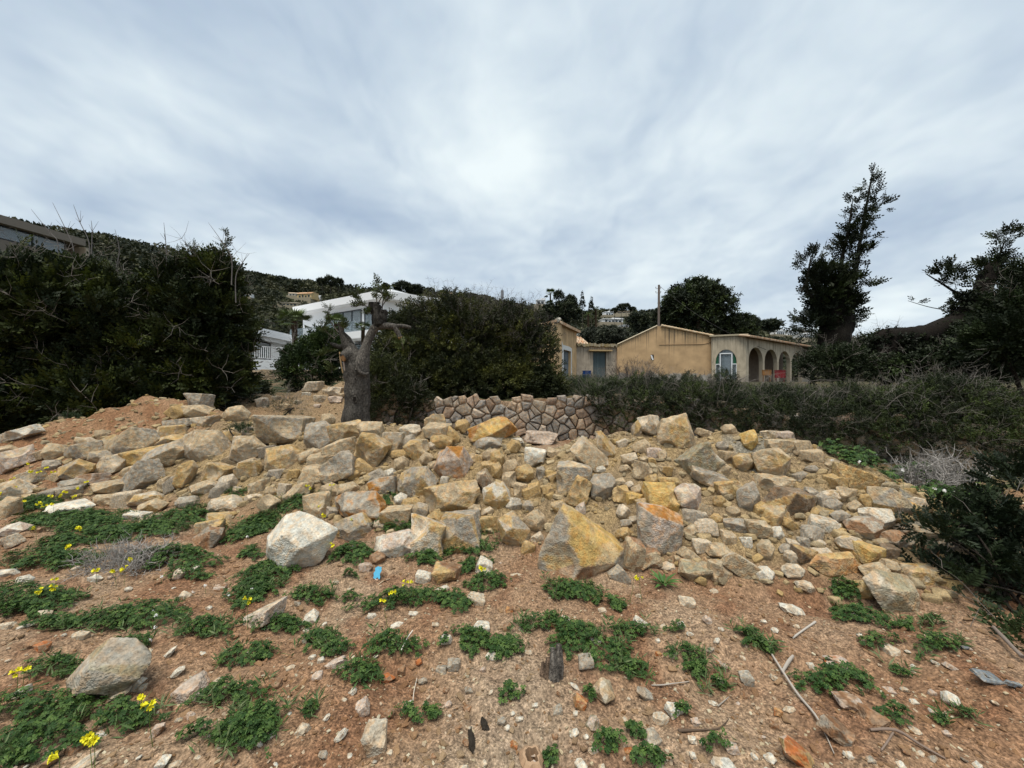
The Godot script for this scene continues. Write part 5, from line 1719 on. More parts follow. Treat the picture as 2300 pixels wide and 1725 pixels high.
func vegetation() -> void:
	var rng := RandomNumberGenerator.new()
	rng.seed = 101
	var pin := spray_pinnate(rng, 4, 0.30, 0.085)
	var bushy := spray_bushy(rng, 14, 0.34, 0.085)
	var small := spray_bushy(rng, 18, 0.24, 0.055)
	var ivy := spray_bushy(rng, 12, 0.36, 0.13)
	var cd := Color(0.013, 0.02, 0.008)
	var cl := Color(0.075, 0.092, 0.018)
	# carob hedge at the left
	var hedge := [
		["dense dark carob tree filling the far left edge", 30, 9.0, [[-0.9, 2.2, 0.3, 1.7, 2.4, 1.2], [0.3, 2.9, 0.0, 1.3, 1.6, 1.0], [-0.3, 0.9, 0.5, 1.6, 1.2, 0.9]], 5200],
		["dark carob tree below the hillside glass house", 190, 9.6, [[0.0, 2.3, 0.0, 1.5, 1.9, 1.1], [0.4, 1.0, 0.4, 1.5, 1.1, 0.9], [-0.4, 3.5, 0.0, 1.1, 1.0, 0.7]], 4600],
		["carob tree with tall leafy shoots in the middle of the hedge", 335, 10.2, [[0.0, 2.2, 0.0, 1.3, 1.8, 1.1], [0.5, 3.6, 0.0, 0.55, 0.9, 0.5], [0.1, 0.9, 0.4, 1.4, 1.0, 0.9]], 4200],
		["carob tree with bare twigs at the hedge's right end", 455, 10.6, [[0.0, 2.2, 0.0, 1.05, 1.5, 1.0], [0.3, 3.6, 0.0, 0.5, 0.7, 0.5], [-0.4, 3.3, 0.1, 0.5, 0.6, 0.5], [0.2, 0.9, 0.3, 1.1, 1.0, 0.8]], 4200]]
	for h in hedge:
		var d: float = h[2]
		var x: float = (h[1] - CX) / F * d
		var ells := []
		for e in h[3]:
			ells.append([Vector3(e[0], e[1], e[2]), Vector3(e[3], e[4], e[5])])
		var o := scrub("carob_tree", h[0], "tree", Vector3(x, height(x, d), -d), ells, h[4], pin, 0.20, 0.36, cd, cl, int(h[1]) + 5, 70, "carob hedge", 0.5, 0.45)
		# leafy shoots and whips above the crown
		var r2 := RandomNumberGenerator.new()
		r2.seed = int(h[1])
		for k in 4:
			var e: Array = ells[r2.randi() % ells.size()]
			var foot: Vector3 = e[0] + Vector3(r2.randf_range(-0.6, 0.6), 0.75, 0.2) * (e[1] as Vector3)
			var l := r2.randf_range(0.5, 0.95)
			var tip := foot + Vector3(r2.randf_range(-0.25, 0.25), 1.0, 0).normalized() * l
			var mb := MB.new()
			limb(mb, [foot - Vector3(0, 0.4, 0), foot, tip], [0.018, 0.014, 0.004], 5, Color(0.1, 0.08, 0.06), r2, 0.05, 3)
			var sh := part("shoot", mb.mesh(mats.twig), o)
			var xf := []
			var cols := PackedColorArray()
			for q in 14:
				var t := q / 13.0
				xf.append(Transform3D(aim(Vector3(r2.randf_range(-1, 1), 0.7, r2.randf_range(-1, 1)), r2, lerpf(0.3, 0.14, t)), foot.lerp(tip, t)))
				cols.append(cd.lerp(cl, r2.randf() * 0.5))
			copies("leaves", pin, xf, cols, sh)
	for r in [[70, 470, 110, 520, 130, 545, "leftmost bare whip above the hedge, leaning left"], [118, 455, 150, 520, 165, 560, "bare whip leaning left over the dark hillside house"], [165, 460, 180, 500, 200, 545, "tall bare whip just right of the dark hillside house"], [258, 515, 268, 560, 262, 600, "curved bare whip above the middle of the hedge"], [368, 500, 372, 540, 374, 575, "upright bare whip above the leafy shoots"], [468, 500, 500, 545, 520, 580, "long slanting bare whip above the hedge's right end"], [560, 570, 545, 590, 530, 620, "rightmost short bare whip above the hedge"], [205, 495, 207, 520, 206, 560, "forked bare whip between the two tall ones"]]:
		var d := 9.9
		var mb := MB.new()
		var o := at(r[4], r[5] + 60, d)
		limb(mb, [Vector3.ZERO, at(r[4], r[5], d) - o, at(r[2], r[3], d) - o, at(r[0], r[1], d) - o], [0.014, 0.011, 0.008, 0.003], 5, Color(0.13, 0.12, 0.115), rng, 0.05, 4)
		for k in 3:
			var q := at(r[2], r[3], d) - o
			limb(mb, [q, q + Vector3(rng.randf_range(-0.25, 0.25), rng.randf_range(0.1, 0.3), rng.randf_range(-0.1, 0.1))], [0.006, 0.002], 4, Color(0.13, 0.12, 0.115), rng, 0.05, 4)
		solo("bare_whip", mb.mesh(mats.twig), r[6], "branch", o, "bare whips above the hedge")
	# low shrub at the hedge's foot, before the villa
	var p := at(575, 830, 12.5)
	scrub("shrub", "dark leafy shrub in front of the villa's white wall", "shrub", Vector3(p.x, height(p.x, 12.5), p.z), [[Vector3(-0.3, 0.3, 0), Vector3(0.5, 0.5, 0.4)]], 300, pin, 0.18, 0.3, cd, cl, 61, 20)
	p = at(690, 830, 17.0)
	scrub("shrub", "round green bush below the villa behind the pollarded tree", "shrub", Vector3(p.x, height(p.x, 17.0), p.z), [[Vector3(0.1, 1.0, 0), Vector3(1.15, 1.1, 1.0)], [Vector3(0.8, 1.9, 0.0), Vector3(0.7, 0.7, 0.6)]], 2000, bushy, 0.22, 0.4, Color(0.015, 0.028, 0.009), Color(0.055, 0.085, 0.02), 62, 30)
	p = at(640, 875, 10.5)
	scrub("dry_shrub", "small grey-brown dry bush on the cream soil heap", "shrub", Vector3(p.x, height(p.x, 10.5), p.z), [[Vector3(0, 0.15, 0), Vector3(0.5, 0.3, 0.3)]], 90, small, 0.08, 0.14, Color(0.05, 0.05, 0.03), Color(0.1, 0.1, 0.05), 63, 60)
	# the great mastic bush
	p = at(1045, 870, 13.8)
	var by := height(p.x, 13.8)
	var me1 := scrub("mastic_bush", "huge rounded dark green bush behind the dry stone wall", "bush", Vector3(p.x, by, p.z),
		[[Vector3(-0.2, 1.7, 0.0), Vector3(2.5, 1.9, 1.6)], [Vector3(-1.9, 0.9, 0.5), Vector3(1.6, 1.3, 1.2)], [Vector3(1.7, 1.4, 0.2), Vector3(1.55, 1.7, 1.2)], [Vector3(0.2, 0.6, 1.2), Vector3(2.3, 0.8, 0.8)], [Vector3(2.5, 0.4, 0.6), Vector3(1.0, 0.6, 0.7)], [Vector3(-2.2, 2.2, -0.2), Vector3(0.9, 0.9, 0.7)]],
		21000, bushy, 0.15, 0.28, Color(0.018, 0.024, 0.009), Color(0.095, 0.10, 0.022), 64, 0, "", 0.35, 0.35)
	crown(me1, "bare_twigs", twig_mesh(rng, 0.007, 9, 0.35), [[Vector3(0.1, 2.3, 0.1), Vector3(2.3, 1.45, 1.4)], [Vector3(1.5, 1.9, 0.4), Vector3(1.5, 1.3, 1.0)]], 900, 0.3, 0.6, Color(0.07, 0.06, 0.055), Color(0.17, 0.155, 0.14), rng, 0.85, 1.0)
	scrub("shrub", "dark leafy shrub spilling over the left end of the stone wall", "shrub", Vector3(-3.3, 0.2, -11.1), [[Vector3(-0.1, 0.6, 0), Vector3(0.8, 0.9, 0.5)], [Vector3(-0.5, 1.4, -0.3), Vector3(0.7, 0.8, 0.5)], [Vector3(0.55, 0.85, 0.05), Vector3(0.4, 0.5, 0.3)]], 2300, bushy, 0.12, 0.22, Color(0.015, 0.02, 0.008), Color(0.06, 0.07, 0.018), 65, 60)
	# scrub along and over the wall at the right
	var brush := [[1395, 10.4, 1.0, 0.95, "tangled dark scrub hanging over the wall's right end"], [1490, 10.2, 1.15, 1.2, "dark scrub behind the cream crest rocks"], [1600, 9.9, 1.2, 1.15, "dark bramble scrub behind the tall crest boulder"], [1710, 9.6, 1.2, 1.2, "bramble scrub below the arched window"],
		[1820, 9.2, 1.25, 1.3, "thick scrub below the arcade"], [1930, 8.8, 1.25, 1.35, "thick green scrub below the ivy-clad trunk"], [2040, 8.4, 1.2, 1.4, "green scrub above the white flowers"], [2150, 8.2, 1.2, 1.5, "green scrub below the right-hand tree"], [2270, 8.0, 1.3, 1.5, "scrub above the wall at the right edge"]]
	for b in brush:
		var d: float = b[1]
		for it in 6:
			d = line(WALL, (b[0] - CX) / F * d, 1) + 0.15
		var x: float = (b[0] - CX) / F * d
		var g := height(x, d + 0.8)
		var w: float = b[2]
		var r3 := RandomNumberGenerator.new()
		r3.seed = int(b[0])
		var ells := [[Vector3(0, -0.05, 0.25), Vector3(w, 0.36 * b[3], 0.8)], [Vector3(0.1, -0.45, 0.75), Vector3(w * 0.85, 0.5, 0.4)]]
		for k in 5:
			ells.append([Vector3(r3.randf_range(-0.9, 0.9), r3.randf_range(0.0, 0.45), r3.randf_range(-0.9, 0.6)), Vector3(r3.randf_range(0.25, 0.6), r3.randf_range(0.18, 0.45) * b[3], r3.randf_range(0.3, 0.5))])
		var bs := scrub("bramble_scrub", b[4], "scrub", Vector3(x, g, -d - 0.5), ells, 2500, small, 0.10, 0.2, Color(0.014, 0.02, 0.008), Color(0.065, 0.09, 0.022), int(b[0]), 110, "scrub along the wall", 0.3, 0.35, Color(0.11, 0.10, 0.085))
		var cane := MB.new()
		for k in 6:
			var p0 := Vector3(r3.randf_range(-1, 1), -0.1, r3.randf_range(-0.5, 0.6))
			var p1 := p0 + Vector3(r3.randf_range(-0.5, 0.5), r3.randf_range(0.4, 0.9), r3.randf_range(0.0, 0.4))
			var p2 := p1 + Vector3(r3.randf_range(-0.8, 0.8), r3.randf_range(-0.5, 0.35), r3.randf_range(0.0, 0.5))
			limb(cane, [p0, p1, p2], [0.008, 0.006, 0.002], 4, Color(0.14, 0.125, 0.11) * r3.randf_range(0.6, 1.3), r3, 0.05, 5)
		part("canes", cane.mesh(mats.twig), bs)
	# weeds of the terrace before the farmhouse
	for b in [[1290, 14.5, 1.4, "right beside the huge bush"], [1370, 13.5, 1.6, "nearest below the plank door"], [1450, 13.0, 1.6, "nearest below the brushwood pile"], [1540, 12.5, 1.5, "nearest below the ochre gable"], [1640, 12.0, 1.5, "nearest below the arched window"], [1740, 11.6, 1.5, "nearest below the arcade"], [1300, 19.0, 2.0, "farther back by the blue barrel"], [1420, 18.0, 2.2, "farther back by the brushwood"], [1560, 17.0, 2.2, "farther back before the gable"], [1690, 16.0, 2.2, "farther back before the arcade"], [1850, 11.0, 1.6, "below the sprouting carob"], [1960, 10.4, 1.6, "below the leaning trunk"], [2070, 10.0, 1.6, "left of the right-hand tree"], [2190, 9.8, 1.8, "under the right-hand tree"], [1800, 14.0, 2.0, "at the arcade's far end"]]:
		var d: float = b[1]
		var x: float = (b[0] - CX) / F * d
		scrub("weed_bush", "low grey-green weeds on the terrace, %s" % b[3], "weeds", Vector3(x, height(x, d), -d), [[Vector3(0, 0.12, 0), Vector3(b[2], 0.42, 0.8)]], 900, small, 0.12, 0.24, Color(0.03, 0.04, 0.018), Color(0.085, 0.115, 0.04), int(b[0] * 3 + d), 50, "weeds on the terrace", 0.8, 0.3, Color(0.14, 0.12, 0.1))
	# brushwood pile against the farmhouse
	p = at(1425, 835, 24.0)
	var bp := thing("brushwood_pile", "grey-brown heap of cut branches before the ochre gable wall", "brushwood", Vector3(p.x, height(p.x, 24.0), p.z))
	crown(bp, "branches", twig_mesh(rng, 0.012, 7, 0.3), [[Vector3(0, 0.1, 0), Vector3(1.5, 0.75, 0.7)]], 260, 0.5, 1.2, Color(0.07, 0.055, 0.05), Color(0.17, 0.15, 0.135), rng, 0.3, 0.6)
	# the carob with the tall shoot, at the right
	var d := 12.4
	var g := height((1880 - CX) / F * d, d)
	var base := at(1872, CY, d)
	base.y = g
	var t := thing("sprouting_carob", "tall thin resprouted carob standing against the sky at the right", "tree", base)
	var mb := MB.new()
	var P := func(X: float, Y: float) -> Vector3: return at(X, Y, d) - base
	var dk := Color(0.06, 0.055, 0.045)
	limb(mb, [P.call(1872, 830), P.call(1872, 770), P.call(1885, 720), P.call(1880, 660), P.call(1900, 620)], [0.42, 0.40, 0.40, 0.30, 0.14], 14, dk, rng, 0.14, 6)
	limb(mb, [P.call(1885, 700), P.call(1920, 610), P.call(1932, 540), P.call(1950, 440), P.call(1960, 385)], [0.10, 0.07, 0.05, 0.03, 0.01], 7, dk, rng, 0.08, 5)
	limb(mb, [P.call(1870, 690), P.call(1815, 660), P.call(1815, 620), P.call(1822, 575)], [0.09, 0.06, 0.04, 0.015], 7, dk, rng, 0.08, 5)
	limb(mb, [P.call(1895, 640), P.call(1890, 590), P.call(1905, 520), P.call(1915, 450)], [0.08, 0.06, 0.04, 0.01], 7, dk, rng, 0.08, 5)
	limb(mb, [P.call(1800, 655), P.call(1806, 640)], [0.04, 0.02], 6, dk, rng, 0.1, 4)
	part("trunk", mb.mesh(mats.bark), t)
	var lo := func(X: float, Y: float, w: float, h: float, q := 0.6) -> Array: return [at(X, Y, d) - base, Vector3(w / F * d, h / F * d, q * (w + h) * 0.5 / F * d)]
	crown(t, "crown", pin, [lo.call(1872, 655, 62, 52), lo.call(1880, 700, 55, 45), lo.call(1855, 625, 40, 30), lo.call(1830, 735, 42, 30)], 760, 0.18, 0.32, Color(0.008, 0.012, 0.006), Color(0.03, 0.042, 0.014), rng, 0.15, 0.5)
	crown(t, "shoot_leaves", pin, [lo.call(1925, 540, 30, 62), lo.call(1935, 480, 30, 45), lo.call(1953, 420, 15, 34), lo.call(1905, 560, 26, 40), lo.call(1898, 590, 24, 34), lo.call(1975, 465, 18, 16), lo.call(1820, 590, 20, 26), lo.call(1840, 570, 14, 12), lo.call(1950, 570, 18, 14), lo.call(1960, 645, 18, 10), lo.call(1795, 710, 14, 14)], 250, 0.18, 0.30, Color(0.008, 0.012, 0.006), Color(0.025, 0.036, 0.012), rng, 0.1, 0.5)
	# leaning ivy-clad trunk
	base = at(1950, CY, d - 0.6)
	base.y = height(base.x, d - 0.6)
	var o := thing("leaning_trunk", "dark ivy-clad trunk lying level then rising at the right", "tree", base)
	d -= 0.6
	mb = MB.new()
	limb(mb, [P.call(1905, 800) + Vector3.ZERO, P.call(1915, 770), P.call(1985, 765), P.call(2060, 735), P.call(2105, 690), P.call(2130, 635), P.call(2145, 610)], [0.30, 0.28, 0.30, 0.28, 0.24, 0.20, 0.14], 14, Color(0.045, 0.038, 0.03), rng, 0.16, 7)
	limb(mb, [P.call(2135, 650), P.call(2150, 600), P.call(2165, 560)], [0.05, 0.03, 0.012], 6, dk, rng, 0.1, 4)
	limb(mb, [P.call(2085, 690), P.call(2040, 660), P.call(1995, 632)], [0.05, 0.03, 0.012], 6, dk, rng, 0.1, 4)
	limb(mb, [P.call(2080, 715), P.call(2010, 705), P.call(1957, 690)], [0.02, 0.012, 0.006], 5, Color(0.13, 0.1, 0.08), rng, 0.05, 5)
	part("trunk", mb.mesh(mats.bark), o)
	crown(o, "crown", pin, [lo.call(2170, 555, 30, 12), lo.call(2135, 620, 26, 22), lo.call(2155, 600, 20, 26), lo.call(2040, 635, 26, 18), lo.call(2060, 650, 22, 14), lo.call(2140, 650, 24, 20), lo.call(1970, 690, 10, 6)], 170, 0.2, 0.32, Color(0.008, 0.012, 0.006), Color(0.03, 0.042, 0.014), rng, 0.1, 0.5)
	crown(o, "ivy", ivy, [lo.call(2100, 705, 50, 34), lo.call(2060, 760, 60, 26), lo.call(1930, 800, 70, 40), lo.call(2000, 800, 70, 26)], 1500, 0.13, 0.24, Color(0.01, 0.014, 0.007), Color(0.035, 0.045, 0.016), rng, 0.4, 0.1)
	d = 12.4
	# dark trees at the right edge and behind
	for q in [["dense dark carob tree at the right edge under the sky", 2320, 740, 9.2, [[0.0, 0.1, 0, 1.1, 0.8, 0.9], [0.7, 0.9, 0.2, 1.0, 1.0, 0.9], [-0.8, -0.4, 0.3, 0.9, 0.6, 0.7], [1.2, -0.4, 0.4, 1.3, 1.1, 1.0]], 5000, pin, 0.17, 0.3, cd * 0.8, Color(0.03, 0.045, 0.016)],
			["dark evergreen bushes beside the leaning trunk", 2090, 840, 11.0, [[0.0, 0.0, 0, 1.5, 0.6, 0.8], [1.1, 0.3, 0.2, 1.2, 0.7, 0.8]], 2400, ivy, 0.14, 0.24, cd, Color(0.04, 0.06, 0.018)],
			["small grey-green tree behind the leaning trunk", 1985, 770, 17.0, [[0.0, -0.3, 0, 1.3, 0.7, 0.9]], 700, bushy, 0.2, 0.36, Color(0.02, 0.03, 0.015), Color(0.06, 0.075, 0.035)],
			["dark shrub at the foot of the sprouting carob", 1870, 820, 11.6, [[0.0, 0.0, 0, 0.9, 0.5, 0.8]], 800, bushy, 0.14, 0.26, cd, Color(0.035, 0.05, 0.018)]]:
		var dd: float = q[3]
		var c := at(q[1], q[2], dd)
		var gy := height(c.x, dd)
		var ells := []
		for e in q[4]:
			ells.append([Vector3(e[0], e[1] + c.y - gy, e[2]), Vector3(e[3], e[4], e[5])])
		scrub("evergreen_tree", q[0], "tree", Vector3(c.x, gy, c.z), ells, q[5], q[6], q[7], q[8], q[9], q[10], int(q[1]), 40, "dark evergreens at the right", 0.4, 0.4)
	# the shrub close to the camera at the right edge
	var near_spray := spray_pinnate(rng, 5, 0.30, 0.075)
	var nb := Vector3(3.75, height(3.75, 2.6), -2.6)
	var ne := []
	for q in [[2240, 1190, 3.0, 0.24, 0.2], [2270, 1310, 2.8, 0.26, 0.2], [2140, 1160, 3.1, 0.16, 0.09], [2090, 1190, 3.0, 0.12, 0.05], [2300, 1090, 3.2, 0.24, 0.26], [2290, 1460, 2.4, 0.2, 0.14], [2270, 1640, 2.05, 0.16, 0.09], [2200, 1690, 2.0, 0.14, 0.05], [2190, 1260, 2.9, 0.18, 0.1], [2120, 1300, 2.9, 0.12, 0.06], [2330, 1250, 2.9, 0.4, 0.5]]:
		ne.append([at(q[0], q[1], q[2]) - nb, Vector3(q[3], q[4], 0.22)])
	scrub("lentisk_shrub", "dark leafy shrub reaching in at the lower right edge", "shrub", nb, ne,
		620, near_spray, 0.09, 0.15, Color(0.010, 0.017, 0.008), Color(0.04, 0.06, 0.022), 88, 14, "", 0.3, 0.05)
	# tufts on the heap
	for q in [["small dark weed tuft on the heap left of the rounded beige boulder", 545, 975, 0.22], ["dark weed tuft on the dirt mound's edge", 155, 930, 0.16]]:
		var dd := minf(ground(q[1], q[2], 14.0), crest_depth(q[1]) + 0.1)
		var c := at(q[1], q[2], dd)
		scrub("weed_tuft", q[0], "weed", Vector3(c.x, height(c.x, dd), -dd), [[Vector3(0, 0.06, 0), Vector3(q[3], q[3] * 0.45, q[3] * 0.7)]], 120, small, 0.06, 0.1, Color(0.015, 0.03, 0.012), Color(0.05, 0.08, 0.03), int(q[1]), 6, "", 0.8, 0.1)


func pollard() -> void:
	var rng := RandomNumberGenerator.new()
	rng.seed = 55
	var d := 8.6
	var S := 4.364
	var P := func(u: float, v: float, z := 0.0) -> Vector3: return at(700 + u / S, 600 + v / S, d - z) - at(700 + 445 / S, CY, d) * Vector3(1, 0, 1)
	var k := d / F / S
	var o := thing("pollarded_tree", "old pollarded carob with a thick grey trunk behind the heap", "tree", at(700 + 445 / S, CY, d) * Vector3(1, 0, 1))
	var col := Color(0.318, 0.309, 0.296)
	var mb := MB.new()
	limb(mb, [P.call(450, 1900), P.call(445, 1550), P.call(447, 1300), P.call(448, 1100), P.call(430, 960), P.call(405, 860), P.call(370, 780)], [150 * k, 128 * k, 120 * k, 119 * k, 112 * k, 78 * k, 52 * k], 56, col, rng, 0.10, 14)
	part("trunk", mb.mesh(mats.bark), o)
	mb = MB.new()
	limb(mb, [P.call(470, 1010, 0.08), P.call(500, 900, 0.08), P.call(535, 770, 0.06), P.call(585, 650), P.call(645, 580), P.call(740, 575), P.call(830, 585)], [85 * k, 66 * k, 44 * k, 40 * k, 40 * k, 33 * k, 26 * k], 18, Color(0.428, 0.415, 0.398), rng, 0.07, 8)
	limb(mb, [P.call(815, 580), P.call(845, 640), P.call(868, 692)], [28 * k, 25 * k, 22 * k], 12, Color(0.428, 0.415, 0.398), rng, 0.06, 6)
	limb(mb, [P.call(825, 583), P.call(890, 578), P.call(975, 592)], [26 * k, 20 * k, 14 * k], 10, Color(0.325, 0.315, 0.302), rng, 0.08, 6)
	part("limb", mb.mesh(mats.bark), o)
	mb = MB.new()
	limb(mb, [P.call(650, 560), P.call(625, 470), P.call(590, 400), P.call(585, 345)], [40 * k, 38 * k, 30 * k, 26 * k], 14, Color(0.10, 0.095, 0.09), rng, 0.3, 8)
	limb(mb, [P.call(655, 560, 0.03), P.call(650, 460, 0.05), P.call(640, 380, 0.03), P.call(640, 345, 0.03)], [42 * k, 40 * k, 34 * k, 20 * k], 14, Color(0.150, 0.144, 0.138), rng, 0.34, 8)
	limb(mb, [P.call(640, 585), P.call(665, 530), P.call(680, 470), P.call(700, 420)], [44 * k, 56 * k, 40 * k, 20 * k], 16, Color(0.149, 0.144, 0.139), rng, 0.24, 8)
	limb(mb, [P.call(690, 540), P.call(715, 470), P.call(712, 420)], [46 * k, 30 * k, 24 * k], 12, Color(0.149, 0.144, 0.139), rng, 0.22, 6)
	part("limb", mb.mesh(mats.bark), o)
	mb = MB.new()
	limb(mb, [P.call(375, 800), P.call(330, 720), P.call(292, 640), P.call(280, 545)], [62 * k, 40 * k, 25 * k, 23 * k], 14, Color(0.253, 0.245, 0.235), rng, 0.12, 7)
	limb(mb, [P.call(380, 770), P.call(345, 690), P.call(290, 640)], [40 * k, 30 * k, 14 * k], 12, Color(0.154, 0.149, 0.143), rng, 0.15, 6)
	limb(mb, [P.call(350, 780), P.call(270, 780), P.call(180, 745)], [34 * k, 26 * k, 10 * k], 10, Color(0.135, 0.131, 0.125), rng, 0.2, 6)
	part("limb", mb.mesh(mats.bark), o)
	mb = MB.new()
	limb(mb, [P.call(375, 830, 0.05), P.call(340, 860, 0.2), P.call(305, 885, 0.27)], [58 * k, 50 * k, 42 * k], 14, Color(0.398, 0.386, 0.371), rng, 0.10, 6)
	part("sawn_stub", mb.mesh(mats.bark), o)
	for c in [[303, 886, 40, Color(0.34, 0.19, 0.09), Vector3(-0.7, -0.35, 0.75), 0.275], [869, 696, 21, Color(0.36, 0.17, 0.06), Vector3(0.35, -0.85, 0.4), 0.01], [280, 542, 22, Color(0.28, 0.19, 0.11), Vector3(-0.1, 1, 0.4), 0.005]]:
		mb = MB.new()
		var n: Vector3 = (c[4] as Vector3).normalized()
		var q: Vector3 = P.call(c[0], c[1], c[5])
		limb(mb, [q - n * 0.02, q + n * 0.006], [c[2] * k, c[2] * k * 0.94], 14, c[3], rng, 0.05, 2)
		part("cut_face", mb.mesh(mats.twig), o)
	# knot holes as raised discs coloured dark like shade, a split and torn bark
	for c in [[470, 1290, 16, 26], [478, 1098, 7, 8]]:
		mb = MB.new()
		var cv := Color(0.356, 0.346, 0.333)
		for j in 5:
			for i in 16:
				var a := TAU * i / 16.0
				var rr: float = [1.5, 1.2, 1.0, 0.8, 0.02][j]
				var q: Vector3 = P.call(c[0] + cos(a) * c[2] * rr, c[1] + sin(a) * c[3] * rr, 0.0)
				var zz := sqrt(maxf(0.0, pow(117 * k, 2) - pow(q.x, 2)))
				mb.vert(Vector3(q.x, q.y, zz + [-0.012, 0.012, 0.016, 0.012, 0.010][j] * c[2] / 34.0 + 0.012), Vector3(cos(a) * 0.6, -sin(a) * 0.6, 1).normalized(), cv if j < 3 else Color(0.075, 0.065, 0.056))
		var kb := MB.new()
		for j in 4:
			for i in 16:
				var e := (i + 1) % 16
				kb.quad(mb.v[j * 16 + i], mb.v[j * 16 + e], mb.v[j * 16 + 16 + e], mb.v[j * 16 + 16 + i], Vector3(0, 0, 1), mb.c[j * 16 + 16 + i])
		mb = kb
		part("painted_knot_hole", mb.mesh(mats.bark), o)
	mb = MB.new()
	limb(mb, [P.call(450, 940, 0.27), P.call(460, 1010, 0.29), P.call(510, 1050, 0.27), P.call(560, 1040, 0.17)], [9 * k, 18 * k, 18 * k, 10 * k], 8, Color(0.323, 0.312, 0.300), rng, 0.1, 6)
	part("bark_fold", mb.mesh(mats.bark), o)
	mb = MB.new()
	limb(mb, [P.call(275, 830, 0.2), P.call(285, 920, 0.22), P.call(305, 1035, 0.2)], [7 * k, 9 * k, 6 * k], 6, Color(0.36, 0.25, 0.13), rng, 0.1, 5)
	limb(mb, [P.call(315, 930, 0.2), P.call(325, 1015, 0.22)], [9 * k, 6 * k], 6, Color(0.3, 0.24, 0.2), rng, 0.1, 5)
	part("torn_bark", mb.mesh(mats.twig), o)
	# shoots with leaves
	var pin := spray_pinnate(rng, 3, 0.34, 0.10)
	for s in [[[640, 350], [635, 270], [655, 200], [620, 130]], [[690, 420], [700, 330], [735, 250], [725, 200]], [[680, 400], [740, 310], [770, 290]], [[570, 400], [500, 370], [430, 390]], [[480, 370], [462, 310], [455, 240]], [[600, 470], [550, 440], [545, 470]], [[260, 640], [190, 540], [165, 470], [170, 390]], [[230, 700], [150, 640], [90, 560]], [[300, 620], [330, 570]], [[200, 800], [150, 830], [120, 860]], [[180, 900], [200, 990], [190, 1040]], [[870, 690], [890, 760], [895, 820]], [[890, 700], [940, 730], [965, 760]], [[660, 340], [690, 280], [680, 230]]]:
		mb = MB.new()
		var L := []
		for q in s:
			L.append(P.call(q[0], q[1], rng.randf_range(-0.1, 0.15)))
		var R := []
		for q in s.size():
			R.append(lerpf(0.013, 0.004, q / float(s.size())))
		limb(mb, L, R, 5, Color(0.1, 0.085, 0.07), rng, 0.05, 4)
		var sh := part("shoot", mb.mesh(mats.twig), o)
		var xf := []
		var cols := PackedColorArray()
		for q in 9:
			var t := 0.35 + 0.65 * q / 8.0
			var f := t * (L.size() - 1)
			var i := mini(int(f), L.size() - 2)
			var pp: Vector3 = L[i].lerp(L[i + 1], f - i)
			xf.append(Transform3D(aim(Vector3(rng.randf_range(-1, 1), rng.randf_range(0.0, 1.0), rng.randf_range(-0.6, 1)), rng, rng.randf_range(0.09, 0.17)), pp))
			cols.append(Color(0.025, 0.035, 0.014).lerp(Color(0.08, 0.10, 0.03), rng.randf()))
		copies("leaves", pin, xf, cols, sh)


# ---------------------------------------------------------------- buildings
func v3(p: Vector2, y: float) -> Vector3:
	return Vector3(p.x, y, -p.y)


# a wall or slab over the plan segment a-b (x, depth), from y0 to y1; its face looks to the side of out, t thick behind it
func slab(mb: MB, a: Vector2, b: Vector2, y0: float, y1: float, t: float, out: Vector2, col := Color.WHITE) -> void:
	var dir := (b - a).normalized()
	var n := Vector2(-dir.y, dir.x)
	if n.dot(out) < 0.0:
		n = -n
	var c := (a + b) * 0.5 - n * t * 0.5
	var bs := Basis(Vector3(dir.x, 0, -dir.y), Vector3.UP, Vector3(dir.x, 0, -dir.y).cross(Vector3.UP))
	mb.box(v3(c, (y0 + y1) * 0.5), Vector3((b - a).length(), y1 - y0, t), bs, col)


func slab_part(called: String, parent: Node3D, m: Material, a: Vector2, b: Vector2, y0: float, y1: float, t: float, out: Vector2, col := Color.WHITE) -> MeshInstance3D:
	var mb := MB.new()
	slab(mb, a, b, y0, y1, t, out, col)
	return part(called, mb.mesh(m), parent)


# a window of panes in a dark frame set on the segment a-b
func glazing(parent: Node3D, a: Vector2, b: Vector2, y0: float, y1: float, panes: int, out: Vector2, fr := 0.07) -> void:
	var n := out.normalized()
	var mb := MB.new()
	slab(mb, a + n * 0.05, b + n * 0.05, y1 - fr, y1, 0.08, out)
	slab(mb, a + n * 0.05, b + n * 0.05, y0, y0 + fr, 0.08, out)
	for k in panes + 1:
		var c := a.lerp(b, float(k) / panes)
		var dir := (b - a).normalized() * fr * 0.5
		slab(mb, c - dir + n * 0.052, c + dir + n * 0.052, y0 + fr, y1 - fr, 0.082, out)
	var w := part("window", mb.mesh(mats.dark), parent)
	for k in panes:
		var g := MB.new()
		var dir := (b - a).normalized() * fr * 0.5
		slab(g, a.lerp(b, float(k) / panes) + dir + n * 0.01, a.lerp(b, (k + 1.0) / panes) - dir + n * 0.01, y0 + fr, y1 - fr, 0.012, out)
		part("pane", g.mesh(mats.glass), w)


